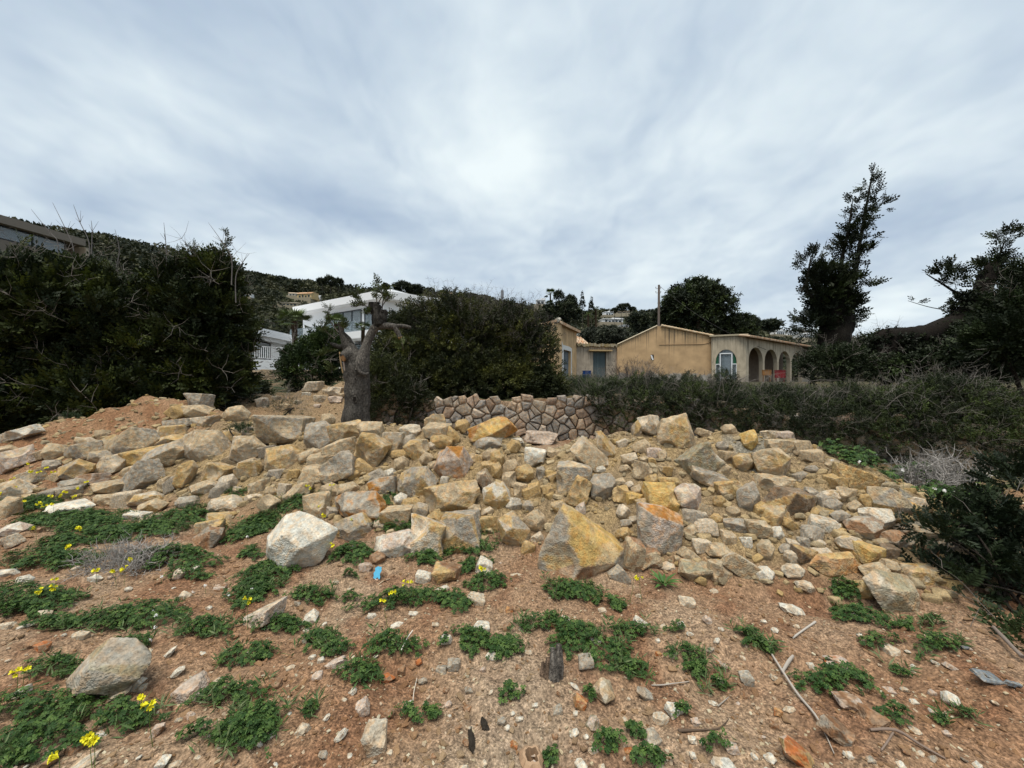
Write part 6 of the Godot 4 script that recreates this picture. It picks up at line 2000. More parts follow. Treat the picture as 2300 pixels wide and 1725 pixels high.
func villa() -> void:
	var o := thing("white_villa", "modern white villa with dark window frames behind the pollarded tree", "house")
	var W: Material = mats.white
	var A := Vector2(-10.0, 30.0)
	var B := Vector2(-19.6, 36.0)
	var u := (B - A).normalized()
	var front := Vector2(-u.y, u.x)
	if front.y > 0.0:
		front = -front
	var C := A + Vector2(0.8, 0.6) * 7.5
	var side := Vector2(0.6, -0.8)
	var L := (B - A).length()
	# upper storey: piers, header, glass, pale curtain wall behind
	slab_part("wall", o, W, A, A + u * 0.9, 5.7, 7.75, 0.3, front)
	slab_part("wall", o, W, A + u * 2.3, A + u * 2.75, 5.7, 7.75, 0.3, front)
	slab_part("wall", o, W, A + u * 7.6, B, 5.7, 7.75, 0.3, front)
	slab_part("wall", o, W, A, B, 7.75, 8.2, 0.3, front)
	glazing(o, A + u * 0.9, A + u * 2.3, 5.7, 7.75, 1, front)
	glazing(o, A + u * 2.75, A + u * 7.6, 5.7, 7.75, 4, front)
	slab_part("curtain", o, W, A + u * 0.5 - front * 0.5, B - front * 0.5, 5.75, 7.7, 0.05, front)
	slab_part("wall", o, W, A + side * 0.002, C, 3.0, 8.2, 0.3, side)
	# roof: fascia slab, set-back parapet
	slab_part("roof", o, W, A + front * 0.7 - u * 0.7, B + front * 0.7 + u * 0.5, 8.15, 8.75, 7.0, front)
	slab_part("roof_edge", o, W, A + side * 0.7 + Vector2(0.1, 0), C + side * 0.7, 8.16, 8.74, 2.5, side)
	slab_part("parapet", o, W, A - front * 1.0 + u * 0.3, A - front * 1.0 + u * (L - 2.5), 8.75, 9.25, 4.0, front)
	# terrace slab with glass balustrade
	slab_part("terrace", o, W, A + front * 1.3 - u * 0.4, B + front * 1.3, 5.15, 5.7, 5.0, front)
	var bal := MB.new()
	slab(bal, A + front * 1.2 + u * 2.0, B + front * 1.2, 5.7, 6.55, 0.02, front)
	part("glass_balustrade", bal.mesh(mats.glass), o)
	# ground storey
	slab_part("wall", o, W, A, A + u * 2.2, 2.9, 5.15, 0.3, front)
	slab_part("wall", o, W, A + u * 3.6, A + u * 4.4, 2.9, 5.15, 0.3, front)
	glazing(o, A + u * 2.2, A + u * 3.6, 3.1, 4.9, 1, front)
	glazing(o, A + u * 4.4, A + u * 9.5, 3.1, 5.0, 4, front)
	slab_part("back_wall", o, mats.room, A - front * 3.0, B - front * 3.0, 2.9, 5.15, 0.2, front)
	slab_part("floor_slab", o, W, A + front * 1.2 - u * 2.0, B + front * 1.2, 2.75, 2.95, 6.0, front)
	# low wing, facing the garden court
	var wa := Vector2(-20.6, 23.0)
	var wb := Vector2(-20.9, 36.5)
	var wo := Vector2(1, 0)
	slab_part("wing_roof", o, W, wa + wo * 0.9, wb + wo * 0.9, 5.45, 6.05, 6.0, wo)
	slab_part("wing_soffit", o, W, wa + wo * 0.55, wb + wo * 0.55, 5.15, 5.45, 5.0, wo)
	glazing(o, wa, Vector2(-20.8, 33.0), 3.05, 5.15, 5, wo, 0.12)
	slab_part("wall", o, W, Vector2(-20.8, 33.0), wb, 3.0, 5.15, 0.3, wo)
	slab_part("back_wall", o, mats.room, wa - wo * 2.5, wb - wo * 2.5, 3.0, 5.15, 0.2, wo)
	# court wall and railing
	var ra := Vector2(-18.6, 25.4)
	var rb := Vector2(-14.2, 29.6)
	var ro := Vector2(0.7, -0.7)
	slab_part("court_wall", o, W, ra, rb, 2.5, 3.3, 0.3, ro)
	for seg in [[ra, rb, ro, 3.3], [Vector2(-11.2, 27.3), Vector2(-7.4, 27.8), Vector2(0, -1), 3.1]]:
		var rl := MB.new()
		slab(rl, seg[0], seg[1], seg[3] + 0.88, seg[3] + 0.93, 0.05, seg[2])
		slab(rl, seg[0], seg[1], seg[3] + 0.08, seg[3] + 0.12, 0.05, seg[2])
		var rail := part("railing", rl.mesh(W), o)
		var n := int((seg[1] - seg[0]).length() / 0.125)
		var bar := MB.new()
		bar.box(Vector3.ZERO, Vector3(0.045, 0.76, 0.02))
		var bm := bar.mesh(W)
		for k in n:
			var b := part("bar", bm, rail)
			b.position = v3((seg[0] as Vector2).lerp(seg[1], (k + 0.5) / n), seg[3] + 0.5) + Vector3(0, 0, -0.02)
	# stone-faced retaining walls below
	for q in [[Vector2(-19.5, 24.0), Vector2(-11.5, 27.2), 0.9, 2.55, "tan stone retaining wall below the villa's railing"], [Vector2(-11.4, 26.4), Vector2(-6.5, 26.9), 0.9, 3.05, "tan stone retaining wall right of the pollarded trunk"]]:
		var rw := thing("retaining_wall", q[4], "wall", Vector3.ZERO, "villa retaining walls")
		var a: Vector2 = q[0]
		var b: Vector2 = q[1]
		var dir := (b - a).normalized()
		var n := Vector2(dir.y, -dir.x)
		if n.y > 0.0:
			n = -n
		slab_part("core", rw, mats.mortar, a, b, 0.2, q[3], 0.4, n)
		var r2 := RandomNumberGenerator.new()
		r2.seed = 9
		var pos := func(s: float, y: float, z: float) -> Vector3:
			var p := a + dir * s + n * z
			return Vector3(p.x, y, -p.y)
		var top := func(_s: float) -> float: return q[3]
		var mb := MB.new()
		for poly in bond(r2, 0.0, (b - a).length(), 1.0, top, 0.33):
			faced(mb, poly, pos, r2, 0.02, 0.05, Color(0.46, 0.38, 0.27) * r2.randf_range(0.8, 1.15))
		var st := part("stone_facing", mb.mesh(mats.rock_far), rw)
		st.set_meta("kind", "stuff")


func tile_row(mb: MB, a: Vector3, b: Vector3, back: Vector3, r: float, rng: RandomNumberGenerator) -> void:
	# barrel tiles laid side by side along a-b, each running up along back
	var n := int((b - a).length() / (r * 2.1))
	for k in n:
		var p := a.lerp(b, (k + 0.5) / n)
		var col := Color(0.42, 0.24, 0.14).lerp(Color(0.50, 0.40, 0.29), rng.randf()) * rng.randf_range(0.75, 1.1)
		var q := p + back
		mb.tube(PackedVector3Array([p, p.lerp(q, 0.5) + Vector3(0, 0.01, 0), q]), PackedFloat32Array([r, r * 0.95, r * 0.9]), 7, col, true)


func farmhouse() -> void:
	var rng := RandomNumberGenerator.new()
	rng.seed = 33
	var o := thing("farmhouse", "old ochre rendered farmhouse with tiled roofs and an arcade", "house")
	var yb := 1.7
	var ochre := streaked(512, 4, Color(0.50, 0.34, 0.19), Color(0.34, 0.32, 0.29))
	var clean := streaked(512, 14, Color(0.56, 0.39, 0.22), Color(0.5, 0.36, 0.22))
	var greyp := streaked(512, 24, Color(0.40, 0.34, 0.27), Color(0.36, 0.32, 0.28))
	var beige := streaked(512, 29, Color(0.42, 0.36, 0.27), Color(0.38, 0.33, 0.27))
	# corner block: left face and front face meet at K
	var K := Vector2(3.08, 26.0)
	var R := Vector2(5.15, 30.6)
	var Lf := Vector2(0.6, 30.5)
	var dir := (R - K).normalized()
	var nf := Vector2(dir.y, -dir.x)
	var wl := (R - K).length()
	var mb := MB.new()
	var u3 := Vector3(dir.x, 0, -dir.y)
	var f3 := Vector3(nf.x, 0, -nf.y)
	var h1 := 5.72 - yb
	# front face with a door opening
	var da := wl * 0.27
	var db := wl * 0.66
	mb.prism(PackedVector2Array([Vector2(0, 0), Vector2(da, 0), Vector2(da, 2.35), Vector2(db, 2.35), Vector2(db, 0), Vector2(wl, 0), Vector2(wl, h1), Vector2(0, h1)]), v3(K, yb), u3, Vector3.UP, f3, 0.35, Vector2(1.0 / wl, 1.0 / h1))
	part("wall", mb.mesh(clean), o)
	mb = MB.new()
	mb.prism(PackedVector2Array([Vector2(da - 0.35, 0), Vector2(da, 0), Vector2(da, 2.35), Vector2(db, 2.35), Vector2(db, 0), Vector2(db + 0.2, 0), Vector2(db + 0.22, 2.6), Vector2(db - 0.5, 2.68), Vector2(da - 0.2, 2.66), Vector2(da - 0.37, 2.9)]), v3(K, yb) + f3 * 0.03, u3, Vector3.UP, f3, 0.028)
	part("door_surround", mb.mesh(mats.limewash), o)
	mb = MB.new()
	mb.box(v3(K.lerp(R, 0.465), yb + 1.17) - f3 * 0.22, Vector3(db - da, 2.34, 0.06), Basis(u3, Vector3.UP, u3.cross(Vector3.UP)), Color(0.15, 0.18, 0.2))
	for k in 5:
		mb.box(v3(K.lerp(R, 0.30 + 0.08 * k), yb + 1.17) - f3 * 0.18, Vector3(0.06, 2.3, 0.03), Basis(u3, Vector3.UP, u3.cross(Vector3.UP)), Color(0.19, 0.22, 0.24))
	part("door", mb.mesh(mats.plain), o)
	mb = MB.new()
	var ul := (Lf - K).normalized()
	var nl := Vector2(-ul.y, ul.x)
	if nl.x > 0.0:
		nl = -nl
	mb.prism(PackedVector2Array([Vector2(0, 0), Vector2((Lf - K).length(), 0), Vector2((Lf - K).length(), h1), Vector2(0, h1)]), v3(K, yb), Vector3(ul.x, 0, -ul.y), Vector3.UP, Vector3(nl.x, 0, -nl.y), 0.35, Vector2(1.0 / 5.0, 1.0 / h1))
	part("wall", mb.mesh(clean), o)
	# its roof: tiles run back from the two eaves
	mb = MB.new()
	var ridge := v3((R + Lf) * 0.5, 6.5)
	tile_row(mb, v3(K, 5.74) + f3 * 0.3, v3(R, 5.74) + f3 * 0.3, (v3(Lf, 6.2) - v3(K, 5.74)) * 0.9, 0.10, rng)
	tile_row(mb, v3(K, 5.86) - u3 * 0.2, v3(Lf, 5.80) - u3 * 0.2, u3 * 0.9 + Vector3(0, 0.1, 0), 0.09, rng)
	var tl := part("roof_tiles", mb.mesh(mats.plain), o)
	tl.set_meta("kind", "stuff")
	mb = MB.new()
	limb(mb, [v3(K, 5.9) - u3 * 0.1, v3(K, 6.02) + u3 * 0.4], [0.16, 0.15], 9, Color(0.45, 0.42, 0.36), rng, 0.06, 3)
	part("ridge_tile", mb.mesh(mats.plain), o)
	# court wall with the plank door
	var ca := R
	var cb := Vector2(8.55, 31.2)
	var hc := 4.75 - yb
	dir = (cb - ca).normalized()
	u3 = Vector3(dir.x, 0, -dir.y)
	f3 = Vector3(dir.y, 0, dir.x)
	if f3.z < 0.0:
		f3 = -f3
	wl = (cb - ca).length()
	da = wl * 0.40
	db = wl * 0.72
	mb = MB.new()
	mb.prism(PackedVector2Array([Vector2(0, 0), Vector2(da, 0), Vector2(da, 2.5), Vector2(db, 2.5), Vector2(db, 0), Vector2(wl, 0), Vector2(wl, hc), Vector2(wl * 0.6, hc + 0.05), Vector2(wl * 0.2, hc - 0.02), Vector2(0, hc + 0.05)]), v3(ca, yb), u3, Vector3.UP, f3, 0.4, Vector2(1.0 / wl, 1.0 / hc))
	part("wall", mb.mesh(greyp), o)
	mb = MB.new()
	for k in 6:
		mb.box(v3(ca, yb + 1.23) + u3 * lerpf(da, db, (k + 0.5) / 6.0) - f3 * (0.16 + 0.006 * (k % 2)), Vector3((db - da) / 6.0 - 0.012, 2.46, 0.05), Basis(u3, Vector3.UP, u3.cross(Vector3.UP)), Color(0.10, 0.13, 0.14) * (0.85 + 0.06 * (k % 3)))
	part("door", mb.mesh(mats.plain), o)
	mb = MB.new()
	mb.box(v3(ca, yb + 2.58) + u3 * (da + db) * 0.5 + f3 * 0.12, Vector3(db - da + 0.8, 0.1, 0.5), Basis(u3, Vector3.UP, u3.cross(Vector3.UP)), Color(0.40, 0.29, 0.15))
	part("lintel", mb.mesh(mats.plain), o)
	# lichen on the court wall's coping
	mb = MB.new()
	for k in 40:
		var t := k / 39.0
		mb.box(v3(ca, yb + hc - 0.02 + rng.randf_range(-0.06, 0.03)) + u3 * wl * t + f3 * 0.0, Vector3(wl / 36.0, 0.14 + rng.randf_range(0, 0.12), 0.44), Basis(u3, Vector3.UP, u3.cross(Vector3.UP)) * Basis(Vector3(0, 0, 1), rng.randf_range(-0.1, 0.1)), Color(0.36, 0.27, 0.12).lerp(Color(0.42, 0.38, 0.3), rng.randf()))
	part("coping", mb.mesh(mats.plaster), o)
	# stack of spare tiles / low tiled roof behind the court wall
	mb = MB.new()
	for k in 4:
		tile_row(mb, v3(ca, 4.8 + 0.24 * k) - f3 * (1.0 + 0.35 * k), v3(ca, 4.8 + 0.18 * k) + u3 * (1.5 - 0.05 * k) - f3 * (1.0 + 0.35 * k), -f3 * 0.45 + Vector3(0, 0.25, 0), 0.11, rng)
	var t2 := part("low_roof_tiles", mb.mesh(mats.plain), o)
	t2.set_meta("kind", "stuff")
	# the great gable wall
	var ga := Vector2(8.5, 31.0)
	var gb := Vector2(16.0, 30.6)
	dir = (gb - ga).normalized()
	u3 = Vector3(dir.x, 0, -dir.y)
	f3 = Vector3(dir.y, 0, dir.x)
	if f3.z < 0.0:
		f3 = -f3
	wl = (gb - ga).length()
	mb = MB.new()
	var hg := 6.25 - yb
	mb.prism(PackedVector2Array([Vector2(0, 0), Vector2(wl, 0), Vector2(wl, 5.4 - yb), Vector2(wl * 0.72, 5.82 - yb), Vector2(wl * 0.46, hg), Vector2(wl * 0.42, hg), Vector2(wl * 0.2, 5.45 - yb), Vector2(0, 4.78 - yb)]), v3(ga, yb), u3, Vector3.UP, f3, 0.4, Vector2(1.0 / wl, 1.0 / hg))
	part("gable_wall", mb.mesh(ochre), o)
	# roof behind the gable: verge tiles on the right slope, slabs on the left
	mb = MB.new()
	var v0 := v3(ga, 6.28) + u3 * wl * 0.46 + f3 * 0.1
	var v1 := v3(ga, 5.43) + u3 * wl * 1.0 + f3 * 0.1
	for k in 15:
		var a := v0.lerp(v1, k / 15.0)
		var b := v0.lerp(v1, (k + 1.15) / 15.0)
		mb.tube(PackedVector3Array([a + Vector3(0, 0.02, 0), b]), PackedFloat32Array([0.1, 0.085]), 7, Color(0.46, 0.33, 0.2).lerp(Color(0.58, 0.47, 0.33), rng.randf()))
	mb.quad(v0, v1, v1 - f3 * 6.0, v0 - f3 * 6.0, Vector3.UP, Color(0.36, 0.23, 0.14))
	var v2 := v3(ga, 4.8) + f3 * 0.06
	var v4 := v3(ga, 6.28) + u3 * wl * 0.42 + f3 * 0.06
	mb.quad(v2, v4, v4 - f3 * 6.0, v2 - f3 * 6.0, Vector3.UP, Color(0.36, 0.23, 0.14))
	for k in 9:
		var a := v2.lerp(v4, k / 9.0)
		var b := v2.lerp(v4, (k + 1.0) / 9.0)
		mb.tube(PackedVector3Array([a, b]), PackedFloat32Array([0.05, 0.05]), 6, Color(0.5, 0.43, 0.31))
	part("roof", mb.mesh(mats.plain), o)
	# vent niche with a white plastic cover
	mb = MB.new()
	mb.box(v3(ga, 3.75) + u3 * wl * 0.37 + f3 * 0.004, Vector3(0.22, 0.42, 0.02), Basis(u3, Vector3.UP, u3.cross(Vector3.UP)), Color(0.03, 0.03, 0.03))
	mb.box(v3(ga, 3.72) + u3 * wl * 0.365 + f3 * 0.05, Vector3(0.12, 0.4, 0.02), Basis(u3, Vector3.UP, u3.cross(Vector3.UP)) * Basis(Vector3(0, 0, 1), 0.35), Color(0.75, 0.75, 0.75))
	part("vent", mb.mesh(mats.plain), o)
	mb = MB.new()
	mb.tube(PackedVector3Array([v3(ga, 4.75) + u3 * wl * 0.44 + f3 * 0.02, v3(ga, 4.78) + u3 * wl * 0.9 + f3 * 0.02, v3(ga, 4.95) + u3 * wl + f3 * 0.02]), PackedFloat32Array([0.02, 0.02, 0.02]), 5, Color(0.33, 0.22, 0.13))
	part("cable", mb.mesh(mats.plain), o)
	# window bay
	var ba := Vector2(15.75, 30.3)
	var bb := Vector2(17.9, 29.4)
	dir = (bb - ba).normalized()
	u3 = Vector3(dir.x, 0, -dir.y)
	f3 = Vector3(dir.y, 0, dir.x)
	if f3.z < 0.0:
		f3 = -f3
	wl = (bb - ba).length()
	var arch := PackedVector2Array([Vector2(0, 0), Vector2(wl * 0.12, 0), Vector2(wl * 0.12, 1.6)])
	for k in 11:
		var a := PI - PI * k / 10.0
		arch.append(Vector2(wl * 0.43 + cos(a) * wl * 0.31, 1.6 + sin(a) * 1.0))
	arch.append_array(PackedVector2Array([Vector2(wl * 0.74, 0), Vector2(wl, 0), Vector2(wl, 5.3 - yb), Vector2(0, 5.35 - yb)]))
	mb = MB.new()
	mb.prism(arch, v3(ba, yb), u3, Vector3.UP, f3, 0.35, Vector2(1.0 / wl, 1.0 / 3.65))
	part("wall", mb.mesh(beige), o)
	mb = MB.new()
	mb.box(v3(ba, 5.38) + u3 * wl * 0.5 - f3 * 0.2, Vector3(wl + 0.3, 0.12, 0.7), Basis(u3, Vector3.UP, u3.cross(Vector3.UP)), Color(0.36, 0.31, 0.22))
	part("coping", mb.mesh(mats.plain), o)
	var fw := MB.new()
	var bs := Basis(u3, Vector3.UP, u3.cross(Vector3.UP))
	for q in [[0.26, 1.15, 0.07, 2.3], [0.60, 1.15, 0.07, 2.3], [0.43, 2.28, 0.85, 0.08], [0.43, 0.35, 0.85, 0.08], [0.18, 1.45, 0.3, 0.06], [0.68, 1.45, 0.3, 0.06], [0.125, 0.9, 0.05, 1.1], [0.735, 0.9, 0.05, 1.1]]:
		fw.box(v3(ba, yb + q[1]) + u3 * wl * q[0] - f3 * 0.06, Vector3(q[2], q[3], 0.08), bs, Color(0.68, 0.70, 0.72))
	var win := part("arched_window", fw.mesh(mats.plain), o)
	mb = MB.new()
	mb.box(v3(ba, yb + 1.3) + u3 * wl * 0.43 - f3 * 0.12, Vector3(wl * 0.62, 2.6, 0.015), bs)
	part("pane", mb.mesh(mats.glass), win)
	for q in [0.165, 0.69]:
		mb = MB.new()
		mb.box(v3(ba, yb + 1.85) + u3 * wl * q - f3 * 0.09, Vector3(0.2, 0.75, 0.02), bs, Color(0.02, 0.09, 0.05))
		part("green_pane", mb.mesh(mats.plain), win)
	# arcade
	var aa := Vector2(17.9, 29.4)
	var ab := Vector2(29.5, 38.0)
	dir = (ab - aa).normalized()
	u3 = Vector3(dir.x, 0, -dir.y)
	f3 = Vector3(dir.y, 0, dir.x)
	if f3.z < 0.0:
		f3 = -f3
	wl = (ab - aa).length()
	var outl := PackedVector2Array([Vector2(0, 0), Vector2(0.5, 0)])
	var s := 0.5
	for q in 4:
		var w := 2.65
		outl.append(Vector2(s, 1.75))
		for k in 11:
			var a := PI - PI * k / 10.0
			outl.append(Vector2(s + w * 0.5 + cos(a) * w * 0.5, 1.76 + sin(a) * 1.05))
		outl.append(Vector2(s + w, 0))
		s += w + 0.35
		outl.append(Vector2(s, 0))
	outl.append_array(PackedVector2Array([Vector2(wl, 0), Vector2(wl, 3.45), Vector2(0, 3.45)]))
	mb = MB.new()
	mb.prism(outl, v3(aa, yb), u3, Vector3.UP, f3, 0.3, Vector2(1.0 / wl, 1.0 / 3.45))
	part("arcade", mb.mesh(beige), o)
	mb = MB.new()
	mb.box(v3(aa, yb + 1.6) + u3 * wl * 0.5 - f3 * 2.4, Vector3(wl, 3.2, 0.2), Basis(u3, Vector3.UP, u3.cross(Vector3.UP)), Color(0.22, 0.17, 0.13))  # plaster coloured darker to deepen the shade inside the arches
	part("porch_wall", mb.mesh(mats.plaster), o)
	mb = MB.new()
	mb.quad(v3(aa, yb + 3.45) + f3 * 0.4 - u3 * 0.4, v3(ab, yb + 3.45) + f3 * 0.4, v3(ab, yb + 4.1) - f3 * 3.0, v3(aa, yb + 4.1) - f3 * 3.0 - u3 * 0.4, Vector3.UP, Color(0.42, 0.27, 0.15))
	tile_row(mb, v3(aa, yb + 3.5) + f3 * 0.45 - u3 * 0.4, v3(ab, yb + 3.5) + f3 * 0.45, -f3 * 0.8 + Vector3(0, 0.15, 0), 0.085, rng)
	part("porch_roof", mb.mesh(mats.plain), o)
	mb = MB.new()
	mb.box(v3(gb, 3.5) - Vector3(0, 0, 3.2), Vector3(7.0, 3.4, 0.2), Basis.IDENTITY, Color(0.2, 0.17, 0.14))  # darkened plaster too, interior shade put into its colour
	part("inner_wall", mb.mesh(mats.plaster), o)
	# objects in front
	var p := at(1318, 838, 27.0)
	var gy := height(p.x, 27.0)
	var bar := thing("plastic_barrel", "blue plastic barrel standing by the grey plank door", "barrel", Vector3(p.x, gy, p.z))
	var prof := [[0.0, 0.24], [0.03, 0.27], [0.25, 0.29], [0.27, 0.305], [0.30, 0.29], [0.6, 0.29], [0.62, 0.305], [0.65, 0.29], [0.85, 0.27], [0.88, 0.30], [0.94, 0.30]]
	mb = MB.new()
	var pts := PackedVector3Array()
	var rad := PackedFloat32Array()
	for q in prof:
		pts.append(Vector3(0, q[0] * 0.72, 0))
		rad.append(q[1] * 1.05)
	mb.tube(pts, rad, 20, Color(0.015, 0.05, 0.17))
	part("body", mb.mesh(mats.plain), bar)
	mb = MB.new()
	mb.tube(PackedVector3Array([Vector3(0, 0.68, 0), Vector3(0, 0.684, 0)]), PackedFloat32Array([0.27, 0.27]), 20, Color(0.012, 0.04, 0.14))
	part("lid", mb.mesh(mats.plain), bar)
	for q in [["red garden panel leaning in the arcade's second arch", 1752, 840, 29.0, 0.8, 0.6, Color(0.17, 0.02, 0.025)], ["orange board standing left of the red panel", 1722, 837, 29.5, 0.7, 0.42, Color(0.26, 0.13, 0.05)]]:
		p = at(q[1], q[2], q[3])
		mb = MB.new()
		mb.box(Vector3(0, 0, 0), Vector3(q[4], q[5], 0.05), Basis.IDENTITY, q[6])
		for e in [-0.46, 0.46]:
			mb.box(Vector3(e * q[4], 0, 0.03), Vector3(0.05, q[5], 0.03), Basis.IDENTITY, q[6] * 0.8)
			mb.box(Vector3(0, e * q[5], 0.032), Vector3(q[4] * 0.9, 0.05, 0.03), Basis.IDENTITY, q[6] * 0.8)
			mb.box(Vector3(e * q[4] * 0.8, -0.5 * q[5] - 0.6, 0), Vector3(0.06, 1.3, 0.05), Basis.IDENTITY, q[6] * 0.6)
		solo("garden_board", mb.mesh(mats.plain), q[0], "board", p, "boards in the arcade")
	# pole with wire
	p = at(1479, 735, 40.0)
	var pole := thing("utility_pole", "wooden utility pole rising behind the ochre gable", "pole", Vector3(p.x, height(p.x, 40.0), p.z))
	mb = MB.new()
	var ptop := at(1481, 640, 40.0).y - pole.position.y
	mb.tube(PackedVector3Array([Vector3.ZERO, Vector3(0.05, ptop, 0)]), PackedFloat32Array([0.16, 0.11]), 10, Color(0.14, 0.115, 0.10))
	part("post", mb.mesh(mats.plain), pole)
	for q in [[-0.25, 0.35], [0.22, 0.35], [-0.25, 0.8], [0.22, 0.8]]:
		mb = MB.new()
		mb.tube(PackedVector3Array([Vector3(0.04, ptop - q[1], 0), Vector3(q[0], ptop - q[1] - 0.05, 0), Vector3(q[0] * 1.1, ptop - q[1] + 0.15, 0)]), PackedFloat32Array([0.025, 0.025, 0.045]), 6, Color(0.2, 0.2, 0.2))
		part("insulator", mb.mesh(mats.plain), pole)
	mb = MB.new()
	var wp := PackedVector3Array()
	var wr := PackedFloat32Array()
	for k in 13:
		var t := k / 12.0
		wp.append(Vector3(0.05, ptop - 0.05, 0).lerp(at(1720, 785, 30.0) - pole.position, t) - Vector3(0, 1.2 * t * (1.0 - t) * 2.0, 0))
		wr.append(0.018)
	mb.tube(wp, wr, 4, Color(0.03, 0.03, 0.03))
	part("wire", mb.mesh(mats.plain), pole)
	p = at(1128, 690, 48.0)
	mb = MB.new()
	var hm := at(1128, 650, 48.0).y - height(p.x, 48.0)
	mb.tube(PackedVector3Array([Vector3.ZERO, Vector3(0, hm, 0)]), PackedFloat32Array([0.14, 0.06]), 8, Color(0.2, 0.21, 0.23))
	mb.box(Vector3(0, hm - 0.6, 0), Vector3(0.35, 0.9, 0.3), Basis.IDENTITY, Color(0.2, 0.21, 0.23))
	solo("mast", mb.mesh(mats.plain), "thin grey mast rising behind the huge rounded bush", "mast", Vector3(p.x, height(p.x, 48.0), p.z))


func hill_house() -> void:
	# flat-roofed house with a glass front on the hillside, top left
	var o := thing("glass_front_house", "dark flat-roofed house with a long glass front high on the left", "house")
	var a := Vector2(-51.0, 45.0)
	var b := Vector2(-52.5, 36.0)
	var e := Vector2(-55.0, 24.0)
	var out := Vector2(1, 0.05)
	slab_part("roof", o, mats.roofslab, a + out, e + out * 1.2, 17.75, 18.55, 9.0, out)
	glazing(o, a + Vector2(0, -1.2), b, 16.3, 17.75, 3, out, 0.14)
	glazing(o, b, e, 16.3, 17.75, 4, out, 0.14)
	slab_part("room_wall", o, mats.room, a - out * 4.0, e - out * 4.0, 15.6, 17.75, 0.3, out)
	slab_part("wall", o, mats.roofslab, a + out * 0.3, e + out * 0.3, 15.0, 16.3, 0.8, out)
	slab_part("end_wall", o, mats.mortar, a + Vector2(0.6, 0.4), a + Vector2(-6, 0.4), 13.0, 17.75, 0.5, Vector2(0.1, -1))
	slab_part("plinth", o, mats.mortar, a, e, 6.0, 15.0, 6.0, out)


var homes := []


func small_house(label: String, X: float, Y: float, d: float, w: float, h: float, wall: Color, roof: Color, nwin: int, sd: int, flat := true) -> void:
	var rng := RandomNumberGenerator.new()
	rng.seed = sd
	if d > 80.0:
		d = minf(ground(X, Y + h * 0.9, 240.0), 215.0)
	var k := d / F
	var c := at(X, Y, d)
	homes.append([X, Y, w, h, d])
	var o := thing("hillside_house", label, "house", c, "houses on the hill")
	var W := w * k
	var H := h * k
	var b := Basis(Vector3.UP, rng.randf_range(-0.35, 0.35))
	o.basis = b
	var mb := MB.new()
	mb.box(Vector3(0, 0, 0), Vector3(W, H, W * 0.6), Basis.IDENTITY, wall)
	mb.box(Vector3(W * 0.3, H * 0.2, -W * 0.15), Vector3(W * 0.5, H * 1.3, W * 0.5), Basis.IDENTITY, wall * 0.97)
	mb.box(Vector3(-W * 0.1, -H * 1.0, 0), Vector3(W * 1.15, H * 1.6, W * 0.7), Basis.IDENTITY, Color(0.30, 0.26, 0.19))
	part("wall", mb.mesh(mats.plain), o)
	mb = MB.new()
	if flat:
		mb.box(Vector3(0, H * 0.54, 0.02 * W), Vector3(W * 1.06, H * 0.1, W * 0.66), Basis.IDENTITY, roof)
		mb.box(Vector3(W * 0.3, H * 0.88, -W * 0.15), Vector3(W * 0.54, H * 0.08, W * 0.54), Basis.IDENTITY, roof)
	else:
		for s in [[Vector3(0, H * 0.5, 0), W * 1.06, W * 0.7, H * 0.45]]:
			var p: Vector3 = s[0]
			var x: float = s[1] * 0.5
			var z: float = s[2] * 0.5
			var y: float = s[3]
			mb.quad(p + Vector3(-x, 0, z), p + Vector3(x, 0, z), p + Vector3(x, y, 0), p + Vector3(-x, y, 0), Vector3(0, 1, 1), roof)
			mb.quad(p + Vector3(-x, 0, -z), p + Vector3(x, 0, -z), p + Vector3(x, y, 0), p + Vector3(-x, y, 0), Vector3(0, 1, -1), roof)
			for sg in [-1.0, 1.0]:
				mb.tri(p + Vector3(sg * x * 0.97, 0, z), p + Vector3(sg * x * 0.97, 0, -z), p + Vector3(sg * x * 0.97, y, 0), wall)
		mb.box(Vector3(W * 0.3, H * 0.87, -W * 0.15), Vector3(W * 0.52, H * 0.06, W * 0.52), Basis.IDENTITY, roof)
	part("roof", mb.mesh(mats.plain), o)
	for q in nwin:
		mb = MB.new()
		mb.box(Vector3(W * (-0.42 + 0.84 * (q + 0.5) / nwin), rng.randf_range(-0.1, 0.1) * H, W * 0.303), Vector3(W * 0.55 / nwin, H * rng.randf_range(0.35, 0.55), 0.05), Basis.IDENTITY, Color(0.05, 0.06, 0.07))
		part("window", mb.mesh(mats.plain), o)


